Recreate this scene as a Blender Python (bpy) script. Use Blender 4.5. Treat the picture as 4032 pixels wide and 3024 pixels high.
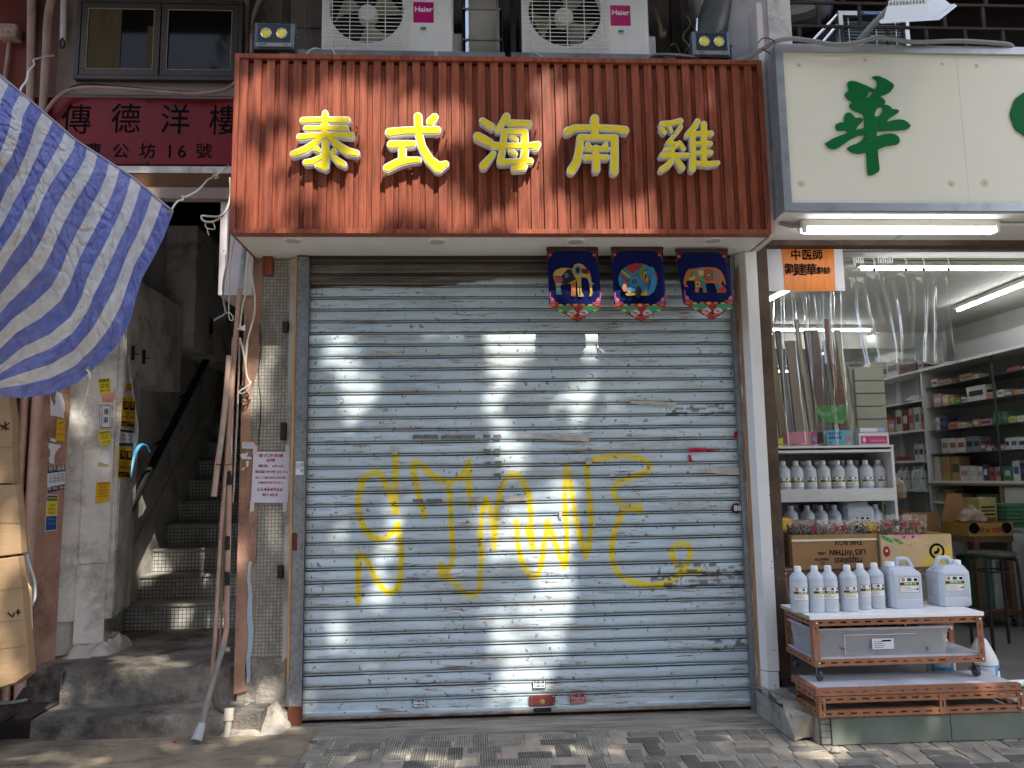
import bpy, math, random
import numpy as np
from mathutils import Vector, Matrix, noise as mn
random.seed(7); RNG = np.random.RandomState(7)
S = bpy.context.scene
for o in list(bpy.data.objects): bpy.data.objects.remove(o)
COL = S.collection
# ------------------------------------------------------------------ camera
HC, FP = 1.5, 3024.0
pit, yaw, rol = (math.radians(a) for a in (7.04, 3.02, -0.88))
cy, sy = math.cos(yaw), math.sin(yaw)
FW = Vector((sy*math.cos(pit), cy*math.cos(pit), math.sin(pit)))
_r0 = Vector((cy, -sy, 0)); _u0 = _r0.cross(FW)
RI = _r0*math.cos(rol) + _u0*math.sin(rol); UP = -_r0*math.sin(rol) + _u0*math.cos(rol)
cam = bpy.data.cameras.new('camera'); cam.sensor_width = 36; cam.lens = 27.0
cam.clip_start = .05; cam.clip_end = 400
co = bpy.data.objects.new('camera', cam); COL.objects.link(co); S.camera = co
co.matrix_world = Matrix(((RI.x, UP.x, -FW.x, 0), (RI.y, UP.y, -FW.y, 0), (RI.z, UP.z, -FW.z, HC), (0, 0, 0, 1)))
# ------------------------------------------------------------------ light
SUN = Vector((-.35, 1.0, -1.14))            # direction the sunlight travels
el = math.atan2(1.14, math.hypot(.35, 1)); az = math.atan2(.35, -1.0)   # azimuth of the sun from +Y towards +X
W = bpy.data.worlds.new('World'); S.world = W; W.use_nodes = True
wn = W.node_tree.nodes; sky = wn.new('ShaderNodeTexSky'); sky.sky_type = 'NISHITA'; sky.sun_disc = False
sky.sun_elevation = el; sky.sun_rotation = az; sky.air_density = 1.0; sky.dust_density = 2.5
wn['Background'].inputs[1].default_value = .15
W.node_tree.links.new(sky.outputs[0], wn['Background'].inputs[0])
sl = bpy.data.lights.new('sun', 'SUN'); sl.energy = 2.6; sl.angle = math.radians(.5); sl.color = (1, .93, .82)
so = bpy.data.objects.new('sun', sl); COL.objects.link(so); so.rotation_euler = SUN.to_track_quat('-Z', 'Y').to_euler(); so.location = (8, -10, 20)
S.view_settings.view_transform = 'Standard'; S.view_settings.look = 'None'
S.view_settings.exposure = 1.62; S.view_settings.gamma = 1; S.view_settings.use_curve_mapping = False
try:
    S.cycles.use_denoising = True; S.cycles.max_bounces = 8; S.cycles.transparent_max_bounces = 12
    S.cycles.sample_clamp_indirect = 6; S.cycles.caustics_reflective = False; S.cycles.caustics_refractive = False
except Exception: pass

# ------------------------------------------------------------------ survey helpers: a sight line met with a plane of the place
def ray(u, v): return RI*(u-2016) + UP*(1512-v) + FW*FP
def AY(u, v, y): d = ray(u, v); return Vector((0, 0, HC)) + d*(y/d.y)
def AX(u, v, x): d = ray(u, v); return Vector((0, 0, HC)) + d*(x/d.x)
def AZ(u, v, z): d = ray(u, v); return Vector((0, 0, HC)) + d*((z-HC)/d.z)

# ------------------------------------------------------------------ materials
MATS = {}
def mat(name, c1, c2=None, rough=.6, metal=0., sc=3., st=(1, 1, 1), bump=0., bs=60., bst=(1, 1, 1), dirt=0., dc=(.03, .025, .02), ds=2.5, dst=(1, 1, 1), dt=.55,
        spec=.5, trans=0., emis=None, es=0., alpha=1., pattern=None, ctr=(.35, .65), bd=.01):
    if name in MATS: return MATS[name]
    m = bpy.data.materials.new(name); m.use_nodes = True; N = m.node_tree.nodes; L = m.node_tree.links; p = N['Principled BSDF']
    c1 = tuple(c1[:3]); p.inputs['Roughness'].default_value = rough; p.inputs['Metallic'].default_value = metal
    p.inputs['Specular IOR Level'].default_value = spec if spec != .5 else (.12 if rough >= .7 else .28)
    p.inputs['Transmission Weight'].default_value = trans; p.inputs['Alpha'].default_value = alpha
    if emis: p.inputs['Emission Color'].default_value = (*emis, 1); p.inputs['Emission Strength'].default_value = es
    geo = N.new('ShaderNodeNewGeometry')
    def mapped(s):
        mp = N.new('ShaderNodeMapping'); mp.inputs['Scale'].default_value = s; L.new(geo.outputs['Position'], mp.inputs[0]); return mp.outputs[0]
    def noise(s, scale, det=5, rg=.6):
        n = N.new('ShaderNodeTexNoise'); n.inputs['Scale'].default_value = scale; n.inputs['Detail'].default_value = det; n.inputs['Roughness'].default_value = rg
        L.new(mapped(s), n.inputs['Vector']); return n.outputs['Fac']
    def ramp(f, a, b):
        r = N.new('ShaderNodeMapRange'); r.inputs['From Min'].default_value = a; r.inputs['From Max'].default_value = b; L.new(f, r.inputs['Value']); return r.outputs[0]
    def mix(f, a, b):
        x = N.new('ShaderNodeMix'); x.data_type = 'RGBA'
        if isinstance(f, float): x.inputs[0].default_value = f
        else: L.new(f, x.inputs[0])
        for i, c in ((6, a), (7, b)):
            if isinstance(c, tuple): x.inputs[i].default_value = (*c, 1)
            else: L.new(c, x.inputs[i])
        return x.outputs[2]
    tools = dict(N=N, L=L, geo=geo, mapped=mapped, noise=noise, ramp=ramp, mix=mix, p=p)
    cur = c1
    if c2: cur = mix(ramp(noise(st, sc), *ctr), c1, tuple(c2))
    if pattern: cur = pattern(tools, cur)
    if dirt > 0:
        f = ramp(noise(dst, ds, 8, .7), dt, dt+.18)
        mu = N.new('ShaderNodeMath'); mu.operation = 'MULTIPLY'; mu.inputs[1].default_value = dirt; L.new(f, mu.inputs[0])
        cur = mix(mu.outputs[0], cur, tuple(dc))
    if isinstance(cur, tuple): p.inputs['Base Color'].default_value = (*cur, 1)
    else: L.new(cur, p.inputs['Base Color'])
    if bump > 0 and 'bumped' not in tools:
        b = N.new('ShaderNodeBump'); b.inputs['Strength'].default_value = min(1, bump); b.inputs['Distance'].default_value = bd
        L.new(noise(bst, bs, 8, .65), b.inputs['Height']); L.new(b.outputs[0], p.inputs['Normal'])
    MATS[name] = m; return m

def fmul(t, a, b):
    m = t['N'].new('ShaderNodeMath'); m.operation = 'MULTIPLY'
    t['L'].new(a, m.inputs[0])
    if isinstance(b, float): m.inputs[1].default_value = b
    else: t['L'].new(b, m.inputs[1])
    return m.outputs[0]
def attr(t, name):
    a = t['N'].new('ShaderNodeAttribute'); a.attribute_name = name
    s = t['N'].new('ShaderNodeSeparateColor'); t['L'].new(a.outputs['Color'], s.inputs[0]); return s.outputs
def tilepat(axis='XZ', w=.0225, h=.0225, mort=.0022, c2=None, mc=(.12, .11, .1), bumpd=.0012, off=0.):
    def f(t, cur):
        N, L = t['N'], t['L']
        sp = N.new('ShaderNodeSeparateXYZ'); L.new(t['geo'].outputs['Position'], sp.inputs[0])
        cb = N.new('ShaderNodeCombineXYZ'); L.new(sp.outputs[axis[0]], cb.inputs[0]); L.new(sp.outputs[axis[1]], cb.inputs[1])
        b = N.new('ShaderNodeTexBrick'); b.offset = off; b.inputs['Scale'].default_value = 1; b.inputs['Brick Width'].default_value = w; b.inputs['Row Height'].default_value = h
        b.inputs['Mortar Size'].default_value = mort; b.inputs['Mortar Smooth'].default_value = .3
        L.new(cb.outputs[0], b.inputs['Vector'])
        b.inputs['Color1'].default_value = (1, 1, 1, 1); b.inputs['Color2'].default_value = (.78, .78, .76, 1); b.inputs['Mortar'].default_value = (1, 1, 1, 1)
        mm = N.new('ShaderNodeMix'); mm.data_type = 'RGBA'; mm.blend_type = 'MULTIPLY'; mm.inputs[0].default_value = 1
        if isinstance(cur, tuple): mm.inputs[6].default_value = (*cur, 1)
        else: L.new(cur, mm.inputs[6])
        L.new(b.outputs['Color'], mm.inputs[7])
        r = t['mix'](b.outputs['Fac'], mm.outputs[2], mc)
        bp = N.new('ShaderNodeBump'); bp.invert = True; bp.inputs['Strength'].default_value = .8; bp.inputs['Distance'].default_value = bumpd
        L.new(b.outputs['Fac'], bp.inputs['Height']); L.new(bp.outputs[0], t['p'].inputs['Normal']); t['bumped'] = 1
        return r
    return f

# ------------------------------------------------------------------ mesh helpers
ORG = {}
def org(o): return ORG.get(o.name, Vector((0, 0, 0))) if o else Vector((0, 0, 0))
def link(name, data, parent=None, **kw):
    o = bpy.data.objects.new(name, data); COL.objects.link(o)
    if parent: o.parent = parent; ORG[o.name] = org(parent)
    for k, v in kw.items(): o[k] = v
    return o
def thing(name, loc, label, category, group=None):
    o = bpy.data.objects.new(name, None); COL.objects.link(o); o.location = loc; o.empty_display_size = .1
    ORG[o.name] = Vector(loc); o['label'] = label; o['category'] = category
    if group: o['group'] = group
    return o
def tag(o, label, category, group=None):
    o['label'] = label; o['category'] = category
    if group: o['group'] = group
    return o
def struct(o): o['kind'] = 'structure'; return o
def copytree(o, loc=None, parent=None, label=None, rz=None):
    c = o.copy(); COL.objects.link(c); ORG[c.name] = org(o)
    if parent is not None: c.parent = parent
    if loc is not None: c.location = loc; ORG[c.name] = Vector(loc)
    if label: c['label'] = label
    if rz is not None: c.rotation_euler.z = rz
    for ch in list(o.children):
        copytree(ch, None, c)
    return c
class B:
    def __init__(s): s.v = []; s.f = []
    def add(s, vs, fs):
        k = len(s.v); s.v += [tuple(x) for x in vs]; s.f += [tuple(i+k for i in f) for f in fs]; return s
    def box(s, x0, x1, y0, y1, z0, z1):
        return s.hexa([(x0, y0, z0), (x1, y0, z0), (x1, y1, z0), (x0, y1, z0), (x0, y0, z1), (x1, y0, z1), (x1, y1, z1), (x0, y1, z1)])
    def hexa(s, p): return s.add(p, [(0, 3, 2, 1), (4, 5, 6, 7), (0, 1, 5, 4), (1, 2, 6, 5), (2, 3, 7, 6), (3, 0, 4, 7)])
    def quad(s, a, b, c, d): return s.add([a, b, c, d], [(0, 1, 2, 3)])
    def prism(s, pts, y0, y1):      # outline in x,z extruded along y
        n = len(pts); vs = [(x, y0, z) for x, z in pts] + [(x, y1, z) for x, z in pts]
        return s.add(vs, [tuple(range(n)), tuple(range(2*n-1, n-1, -1))] + [(i, i+n, (i+1) % n+n, (i+1) % n) for i in range(n)])
    def pathprism(s, pts3, d):      # planar outline of 3-D points extruded by vector d
        n = len(pts3); d = Vector(d); vs = [Vector(p) for p in pts3]; vs += [p+d for p in vs]
        return s.add(vs, [tuple(range(n)), tuple(range(2*n-1, n-1, -1))] + [(i, i+n, (i+1) % n+n, (i+1) % n) for i in range(n)])
    def tube(s, pts, r, n=8, sub=0):
        P = [Vector(p) for p in pts]
        if sub and len(P) > 2:
            Q = []
            for i in range(len(P)-1):
                a, b, c, d = P[max(0, i-1)], P[i], P[i+1], P[min(len(P)-1, i+2)]
                for k in range(sub):
                    t = k/sub; Q.append(.5*((2*b)+(c-a)*t+(2*a-5*b+4*c-d)*t*t+(3*b-a-3*c+d)*t**3))
            P = Q+[P[-1]]
        if isinstance(r, (list, tuple)) and len(r) != len(P): r = [float(q) for q in np.interp(np.linspace(0, len(r)-1, len(P)), range(len(r)), r)]
        vs = []; up = None
        for i, p in enumerate(P):
            t = (P[min(i+1, len(P)-1)]-P[max(0, i-1)]).normalized()
            if up is None: up = t.orthogonal().normalized()
            up = (up-t*up.dot(t)); up = up.normalized() if up.length > 1e-6 else t.orthogonal().normalized()
            w = t.cross(up); rr = r[i] if isinstance(r, (list, tuple)) else r
            vs += [p+(up*math.cos(2*math.pi*k/n)+w*math.sin(2*math.pi*k/n))*rr for k in range(n)]
        fs = [(i*n+k, i*n+(k+1) % n, (i+1)*n+(k+1) % n, (i+1)*n+k) for i in range(len(P)-1) for k in range(n)]
        fs += [tuple(range(n-1, -1, -1)), tuple(range((len(P)-1)*n, len(P)*n))]
        return s.add(vs, fs)
    def lathe(s, c, prof, n=20, axis='Z'):
        vs = []
        for r, z in prof:
            for k in range(n):
                a = 2*math.pi*k/n; x, y = r*math.cos(a), r*math.sin(a)
                vs.append((c[0]+x, c[1]+y, c[2]+z) if axis == 'Z' else (c[0]+x, c[1]-z, c[2]+y))
        fs = [(i*n+k, i*n+(k+1) % n, (i+1)*n+(k+1) % n, (i+1)*n+k) for i in range(len(prof)-1) for k in range(n)]
        if prof[0][0] > 1e-5: fs.append(tuple(range(n-1, -1, -1)))
        if prof[-1][0] > 1e-5: fs.append(tuple(range((len(prof)-1)*n, len(prof)*n)))
        return s.add(vs, fs)
    def mesh(s, name, m, off=Vector((0, 0, 0)), smooth=False):
        me = bpy.data.meshes.new(name); me.from_pydata([(v[0]-off.x, v[1]-off.y, v[2]-off.z) for v in s.v], [], s.f); me.materials.append(m)
        if smooth:
            me.polygons.foreach_set('use_smooth', [True]*len(me.polygons)); me.set_sharp_from_angle(angle=math.radians(38))
        return me
    def obj(s, name, m, parent=None, smooth=False, bevel=0, **kw):
        o = link(name, s.mesh(name, m, org(parent), smooth), parent, **kw)
        if bevel:
            b = o.modifiers.new('b', 'BEVEL'); b.width = bevel; b.segments = 2; b.limit_method = 'ANGLE'; b.angle_limit = .6
        return o
def bx(name, m, parent, *a, bevel=0, **kw): return B().box(*a).obj(name, m, parent, bevel=bevel, **kw)
def rough_up(o, amt, sc=3., seed=0):
    for v in o.data.vertices:
        n = mn.noise_vector(Vector(v.co)*sc+Vector((seed, 0, 0))); v.co += Vector(n)*amt
TC = {}
def tmesh(body, size=1., ext=.002, bold=0., spacing=1., align='CENTER'):
    key = (body, size, ext, bold, spacing, align)
    if key in TC: return TC[key].copy()
    c = bpy.data.curves.new('t', 'FONT'); c.body = body; c.size = size; c.extrude = ext; c.offset = bold; c.space_character = spacing
    c.align_x = align; c.align_y = 'CENTER'; c.resolution_u = 2
    o = bpy.data.objects.new('t', c); COL.objects.link(o)
    me = bpy.data.meshes.new_from_object(o.evaluated_get(bpy.context.evaluated_depsgraph_get()))
    bpy.data.objects.remove(o); TC[key] = me; return me.copy()
def text(name, body, m, parent, c, size, ext=.001, bold=0., spacing=1., rot=0., width=None, bendr=None, align='CENTER', face='Y', squash=1.):
    """flat lettering facing -Y (or -X) centred at c; optional fit to width; optional wrap round a cylinder of radius bendr"""
    me = tmesh(body, size, ext, bold, spacing, align); n = len(me.vertices); a = np.empty(n*3); me.vertices.foreach_get('co', a); a = a.reshape(-1, 3)
    if n and width: a[:, 0] *= width/max(1e-6, a[:, 0].max()-a[:, 0].min())
    a[:, 1] *= squash
    x, z, d = a[:, 0].copy(), a[:, 1].copy(), a[:, 2].copy()
    cr, sr = math.cos(rot), math.sin(rot); x, z = x*cr-z*sr, x*sr+z*cr
    out = np.empty_like(a); cc = Vector(c)-org(parent)
    if bendr:
        th = x/bendr; out[:, 0] = (bendr+d)*np.sin(th); out[:, 1] = -(bendr+d)*np.cos(th); out[:, 2] = z
    elif face == 'Y': out[:, 0] = x; out[:, 1] = -d; out[:, 2] = z
    else: out[:, 0] = -d; out[:, 1] = -x; out[:, 2] = z
    out += np.array(cc); me.vertices.foreach_set('co', out.ravel()); me.materials.clear(); me.materials.append(m)
    return link(name, me, parent)

# --- outlines from brush strokes: distance field, then marching squares
def sdf_contours(strokes, off=0., h=2.5, pad=12):
    segs = []
    for s in strokes:
        if len(s) == 1: s = [s[0], s[0]]
        for a, b in zip(s[:-1], s[1:]): segs.append((a, b))
    P = np.array([[p[0], p[1]] for s in strokes for p in s]); R = max(p[2] for s in strokes for p in s)+pad+off
    x0, y0 = P.min(0)-R; x1, y1 = P.max(0)+R
    X, Y = np.meshgrid(np.arange(x0, x1, h), np.arange(y0, y1, h)); D = np.full(X.shape, 1e9)
    for a, b in segs:
        ax, ay, ar = a; bx_, by, br = b; dx, dy = bx_-ax, by-ay; L2 = dx*dx+dy*dy+1e-9
        t = np.clip(((X-ax)*dx+(Y-ay)*dy)/L2, 0, 1); D = np.minimum(D, np.hypot(X-ax-t*dx, Y-ay-t*dy)-(ar+(br-ar)*t))
    D -= off; ins = D < 0; seg = {}
    def pt(i, j, k, l):
        a, b = D[i, j], D[k, l]; t = a/(a-b); return (round(float(X[i, j]+(X[k, l]-X[i, j])*t), 4), round(float(Y[i, j]+(Y[k, l]-Y[i, j])*t), 4))
    H, Wd = D.shape
    for i in range(H-1):
        for j in range(Wd-1):
            a, b, c, d = ins[i, j], ins[i, j+1], ins[i+1, j+1], ins[i+1, j]
            code = a*1+b*2+c*4+d*8
            if code in (0, 15): continue
            T = lambda: pt(i, j, i, j+1)
            Rr = lambda: pt(i, j+1, i+1, j+1)
            Bo = lambda: pt(i+1, j, i+1, j+1)
            Le = lambda: pt(i, j, i+1, j)
            tb = {1: [(Le, T)], 2: [(T, Rr)], 3: [(Le, Rr)], 4: [(Rr, Bo)], 5: [(Le, T), (Rr, Bo)], 6: [(T, Bo)], 7: [(Le, Bo)], 8: [(Bo, Le)], 9: [(Bo, T)], 10: [(Bo, Le), (T, Rr)], 11: [(Bo, Rr)], 12: [(Rr, Le)], 13: [(Rr, T)], 14: [(T, Le)]}
            for s, e in tb[code]:
                s, e = s(), e()
                if s != e: seg[s] = e
    loops = []
    while seg:
        s, e = seg.popitem(); lp = [s]; n = e
        while n in seg: lp.append(n); n = seg.pop(n)
        if len(lp) > 6: loops.append(lp[::2])
    return loops
def shape2d(name, loops, m, parent, to3, depth, nrm=Vector((0, -1, 0)), tri=None, bevel=0.):
    """fill outlines (even-odd) lying on a vertical plane facing -Y and give them depth"""
    c = bpy.data.curves.new('s', 'CURVE'); c.dimensions = '2D'; c.fill_mode = 'BOTH'; c.extrude = depth/2; c.bevel_depth = bevel
    yy = None
    for lp in loops:
        pts = [to3(*p) for p in lp]; yy = pts[0].y
        sp = c.splines.new('POLY'); sp.points.add(len(pts)-1); sp.use_cyclic_u = True
        for q, p in zip(sp.points, pts): q.co = (p.x, p.z, 0, 1)
    o = bpy.data.objects.new('s', c); COL.objects.link(o)
    me = bpy.data.meshes.new_from_object(o.evaluated_get(bpy.context.evaluated_depsgraph_get())); bpy.data.objects.remove(o)
    n = len(me.vertices); a = np.empty(n*3); me.vertices.foreach_get('co', a); a = a.reshape(-1, 3); of = org(parent)
    out = np.stack([a[:, 0]-of.x, yy-a[:, 2]-of.y, a[:, 1]-of.z], 1); me.vertices.foreach_set('co', out.ravel())
    me.materials.clear(); me.materials.append(m); return link(name, me, parent)
# ------------------------------------------------------------------ material library
wood = mat('wood_laminate', (.33, .088, .045), (.165, .044, .025), rough=.38, sc=3, st=(14, 14, 1.3), bump=.12, bs=8, bst=(30, 30, 2))
alu = mat('aluminium', (.45, .48, .52), (.36, .39, .42), rough=.35, metal=.6, sc=6, dirt=.3, ds=3)
galv = mat('galvanised_steel', (.30, .31, .32), (.20, .205, .21), rough=.5, metal=.5, sc=45, dirt=.55, ds=4, dc=(.07, .045, .03), bump=.1)
white = mat('white_board', (.72, .71, .70), (.64, .63, .62), rough=.45, sc=2, dirt=.35, ds=2.2, dst=(1, 1, .5), dc=(.3, .27, .24), dt=.6)
pinkwhite = mat('pinkish_white_panel', (.66, .60, .60), (.58, .52, .52), rough=.5, sc=3, dirt=.5, ds=4, dc=(.24, .2, .18), dt=.58)
creamac = mat('white_casing', (.70, .69, .66), (.64, .63, .6), rough=.3, sc=2, dirt=.3, ds=3, dc=(.3, .28, .24))
black = mat('black', (.012, .012, .013), rough=.5)
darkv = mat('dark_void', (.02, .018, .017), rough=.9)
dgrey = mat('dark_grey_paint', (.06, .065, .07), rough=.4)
mauve = mat('mauve_wall_panel', (.27, .22, .215), (.19, .155, .15), rough=.8, sc=3, st=(2, 1, .7), dirt=.7, ds=3, dc=(.12, .09, .08), bump=.25, bs=30)
pinkwall = mat('pink_wall', (.27, .15, .125), (.21, .11, .092), rough=.85, sc=2, dirt=.6, ds=3, dc=(.12, .07, .06), bump=.4, bs=25)
redwall = mat('red_wall', (.19, .055, .047), (.14, .04, .034), rough=.85, sc=2, dirt=.5, ds=3, dc=(.1, .04, .04), bump=.35, bs=25)
peach = mat('peach_paint', (.47, .275, .20), (.38, .21, .15), rough=.75, sc=4, dirt=.75, ds=3.2, dst=(2, 1, .8), dc=(.14, .085, .06), dt=.47, bump=.6, bs=24, bd=.015)
peachpipe = mat('peach_painted_pipe', (.46, .29, .225), (.36, .22, .165), rough=.6, sc=8, dirt=.7, ds=9, dst=(1, 1, .6), dc=(.5, .47, .42), dt=.56, bump=.3)
pinkpipe = mat('pink_painted_pipe', (.42, .29, .25), (.33, .22, .185), rough=.6, sc=6, dirt=.5, ds=6, dc=(.12, .08, .06), bump=.25)
whitepaint = mat('old_white_paint', (.78, .76, .73), (.64, .62, .59), rough=.8, sc=3, st=(1, 1, .6), dirt=.7, ds=3, dc=(.16, .14, .12), dt=.48, bump=.6, bs=20, bd=.015)
stairwall = mat('stained_plaster', (.60, .58, .53), (.44, .42, .38), rough=.9, sc=2, dirt=.75, ds=2.6, dc=(.1, .09, .075), dt=.5, bump=.5, bs=20)
concrete = mat('old_concrete', (.33, .29, .24), (.14, .125, .108), rough=.92, sc=2.6, dirt=.85, ds=3.4, dc=(.045, .04, .035), dt=.46, bump=1, bs=14, bd=.035)
palecon = mat('pale_cement_patch', (.44, .40, .34), (.27, .24, .20), rough=.92, sc=6, dirt=.6, ds=6, dc=(.1, .085, .07), bump=1, bs=18, bd=.03)
mosaic = mat('mosaic_tiles', (.46, .45, .41), (.34, .325, .28), rough=.4, sc=2.5, st=(2, 1, .7), dirt=.8, ds=2.4, dst=(2, 1, .8), dc=(.15, .12, .08), dt=.5, pattern=tilepat(mc=(.17, .155, .13), mort=.0024, bumpd=.003))
mosaic2 = mat('riser_mosaic', (.72, .73, .71), (.56, .56, .53), rough=.4, sc=3, dirt=.6, ds=4, dc=(.14, .125, .1), dt=.52, pattern=tilepat(w=.032, h=.032, mort=.0028, mc=(.05, .047, .042)))
asphalt = mat('asphalt', (.05, .05, .052), (.035, .035, .036), rough=.9, sc=8, bump=.5, bs=80)
cement = mat('cement_strip', (.33, .295, .245), (.20, .18, .155), rough=.9, sc=2.4, st=(.5, 3, 1), dirt=.8, ds=9, dst=(.25, 2.5, 1), dc=(.055, .05, .045), dt=.48, bump=.5, bs=18, bst=(.3, 2, 1))
grime = mat('greasy_pavement', (.34, .27, .19), (.15, .13, .10), rough=.85, sc=2.2, dirt=.6, ds=8, dst=(.6, 1.6, 1), dc=(.045, .04, .035), dt=.5, bump=.8, bs=16, bd=.02)
sand = mat('jointing_sand', (.42, .38, .31), (.27, .24, .195), rough=.95, sc=9, bump=.5, bs=90)
cardboard = mat('cardboard', (.35, .235, .135), (.28, .185, .10), rough=.75, sc=3, dirt=.25, ds=3, dc=(.3, .19, .1), bump=.3, bs=12, bst=(1, 1, 8))
carddark = mat('brown_cardboard', (.33, .185, .085), (.26, .14, .065), rough=.75, sc=3, dirt=.3, ds=3, dc=(.16, .09, .045), bump=.3, bs=12)
orangeiron = mat('copper_painted_iron', (.34, .15, .08), (.26, .11, .058), rough=.45, sc=5, dirt=.35, ds=7, dc=(.12, .055, .035), dt=.58)
rust = mat('rusty_steel', (.12, .085, .06), (.07, .05, .04), rough=.85, sc=5, dirt=.75, ds=9, dc=(.42, .40, .36), dt=.62, bump=.6, bs=30)
darkrust = mat('dark_rusted_iron', (.055, .04, .035), (.035, .028, .025), rough=.85, sc=8, dirt=.5, ds=6, dc=(.13, .06, .035))
steel = mat('stainless_steel', (.42, .41, .39), (.34, .33, .31), rough=.18, metal=1, sc=1.5, st=(1, 1, 3), bump=.15, bs=5)
chrome = mat('chrome', (.6, .6, .62), rough=.2, metal=1)
ledy = mat('yellow_led_phosphor', (.80, .74, .06), rough=.35)
silver = mat('silver_reflector', (.62, .63, .62), rough=.3, metal=.3)
glassd = mat('dark_window_glass', (.006, .006, .006), rough=.06, spec=.12)
curtainm = mat('dull_olive_curtain', (.10, .075, .042), (.075, .055, .03), rough=.9, sc=3, st=(8, 1, 1))
bronze = mat('bronze_window_frame', (.075, .058, .05), (.06, .046, .04), rough=.45, metal=.4)
redsign = mat('red_enamel_sign', (.24, .005, .006), (.13, .003, .005), rough=.45, spec=.25, sc=1.8, dirt=.35, ds=5, dc=(.2, .08, .06), dt=.62)
ltpink = mat('pale_pink_plaster', (.33, .26, .235), (.26, .205, .18), rough=.85, sc=3, dirt=.5, ds=4, dc=(.18, .14, .12), bump=.35)
tubeon = mat('lit_fluorescent_tube', (1, 1, 1), emis=(.93, .97, 1), es=5)
tubein = mat('lit_interior_tube', (1, 1, 1), emis=(.92, .97, 1), es=10.0)
fixt = mat('cream_light_batten', (.62, .60, .52), rough=.5)
signcream = mat('cream_acrylic', (.82, .79, .66), (.78, .75, .62), rough=.35, sc=1.2)
signgreen = mat('green_acrylic', (.003, .15, .035), (.002, .12, .028), rough=.5, sc=1, spec=.1)
yellowf = mat('yellow_acrylic_face', (.85, .66, .02), (.80, .62, .05), rough=.12, sc=3, spec=.6)
rimw = mat('white_metal_rim', (.78, .79, .78), rough=.25, metal=.15)
ceilm = mat('shop_ceiling', (.66, .65, .59), (.60, .59, .54), rough=.7, sc=2)
shopwall = mat('shop_wall', (.55, .54, .50), (.48, .47, .44), rough=.8, sc=3, dirt=.3)
shopfloor = mat('shop_floor', (.13, .13, .125), (.10, .10, .097), rough=.5, sc=4, dirt=.4, ds=5)
shelfw = mat('white_shelf_board', (.66, .66, .66), (.58, .58, .58), rough=.5, sc=3, dirt=.25, ds=5, dc=(.35, .33, .3))
shelfint = mat('grey_shelf_interior', (.30, .305, .33), rough=.6)
gshelf = mat('glass_shelf', (.05, .07, .06), rough=.1, spec=.6)
pet = mat('translucent_bottle_plastic', (.60, .645, .71), (.56, .605, .67), rough=.32, trans=.12, sc=3)
capw = mat('white_cap', (.80, .82, .84), rough=.4)
pvc = bpy.data.materials.new('clear_pvc'); pvc.use_nodes = True
_N = pvc.node_tree.nodes; _L = pvc.node_tree.links; _N.remove(_N['Principled BSDF'])
_t = _N.new('ShaderNodeBsdfTransparent'); _t.inputs[0].default_value = (.93, .93, .92, 1); _g = _N.new('ShaderNodeBsdfGlossy'); _g.inputs['Roughness'].default_value = .06
_d = _N.new('ShaderNodeBsdfDiffuse'); _d.inputs[0].default_value = (.5, .5, .5, 1)
_m0 = _N.new('ShaderNodeMixShader'); _m0.inputs[0].default_value = .08; _L.new(_t.outputs[0], _m0.inputs[1]); _L.new(_d.outputs[0], _m0.inputs[2])
_f = _N.new('ShaderNodeFresnel'); _f.inputs[0].default_value = 1.30; _m = _N.new('ShaderNodeMixShader'); _k = _N.new('ShaderNodeMath'); _k.operation = 'MULTIPLY'; _k.inputs[1].default_value = .6; _L.new(_f.outputs[0], _k.inputs[0]); _L.new(_k.outputs[0], _m.inputs[0]); _L.new(_m0.outputs[0], _m.inputs[1]); _L.new(_g.outputs[0], _m.inputs[2])
_L.new(_m.outputs[0], _N['Material Output'].inputs[0])
tubbox = mat('cloudy_clear_plastic', (.60, .61, .66), rough=.2, alpha=.47)
ink = mat('black_print', (.008, .008, .009), rough=.8, spec=.03)
redink = mat('dark_red_print', (.30, .012, .03), rough=.6)
paper = mat('white_paper', (.74, .73, .78), (.70, .69, .74), rough=.7, sc=5)
tape = mat('translucent_tape', (.62, .58, .55), rough=.3)
yellowp = mat('yellow_paper', (.72, .60, .04), (.66, .55, .05), rough=.7, sc=6)
orangep = mat('orange_yellow_paper', (.72, .42, .02), (.66, .38, .03), rough=.7, sc=6)
bluep = mat('blue_print', (.02, .07, .28), rough=.6)
dbluep = mat('navy_print', (.015, .02, .05), rough=.6)
def flat(n, c, r=.6): return mat(n, c, rough=r)
def plas(n, c): return mat(n, c, tuple(x*.8 for x in c), rough=.35, sc=5)

# ================================================================== SETTING
bx('ground', asphalt, None, -60, 60, -60, 5.3, -.30, -.012, kind='structure')
pv = bx('pavement', sand, None, -14, 14, -.6, 4.86, -.2, -.006, kind='structure')
kb = bx('kerb', concrete, None, -14, 14, -.78, -.603, -.2, -.001, kind='structure')
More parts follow.
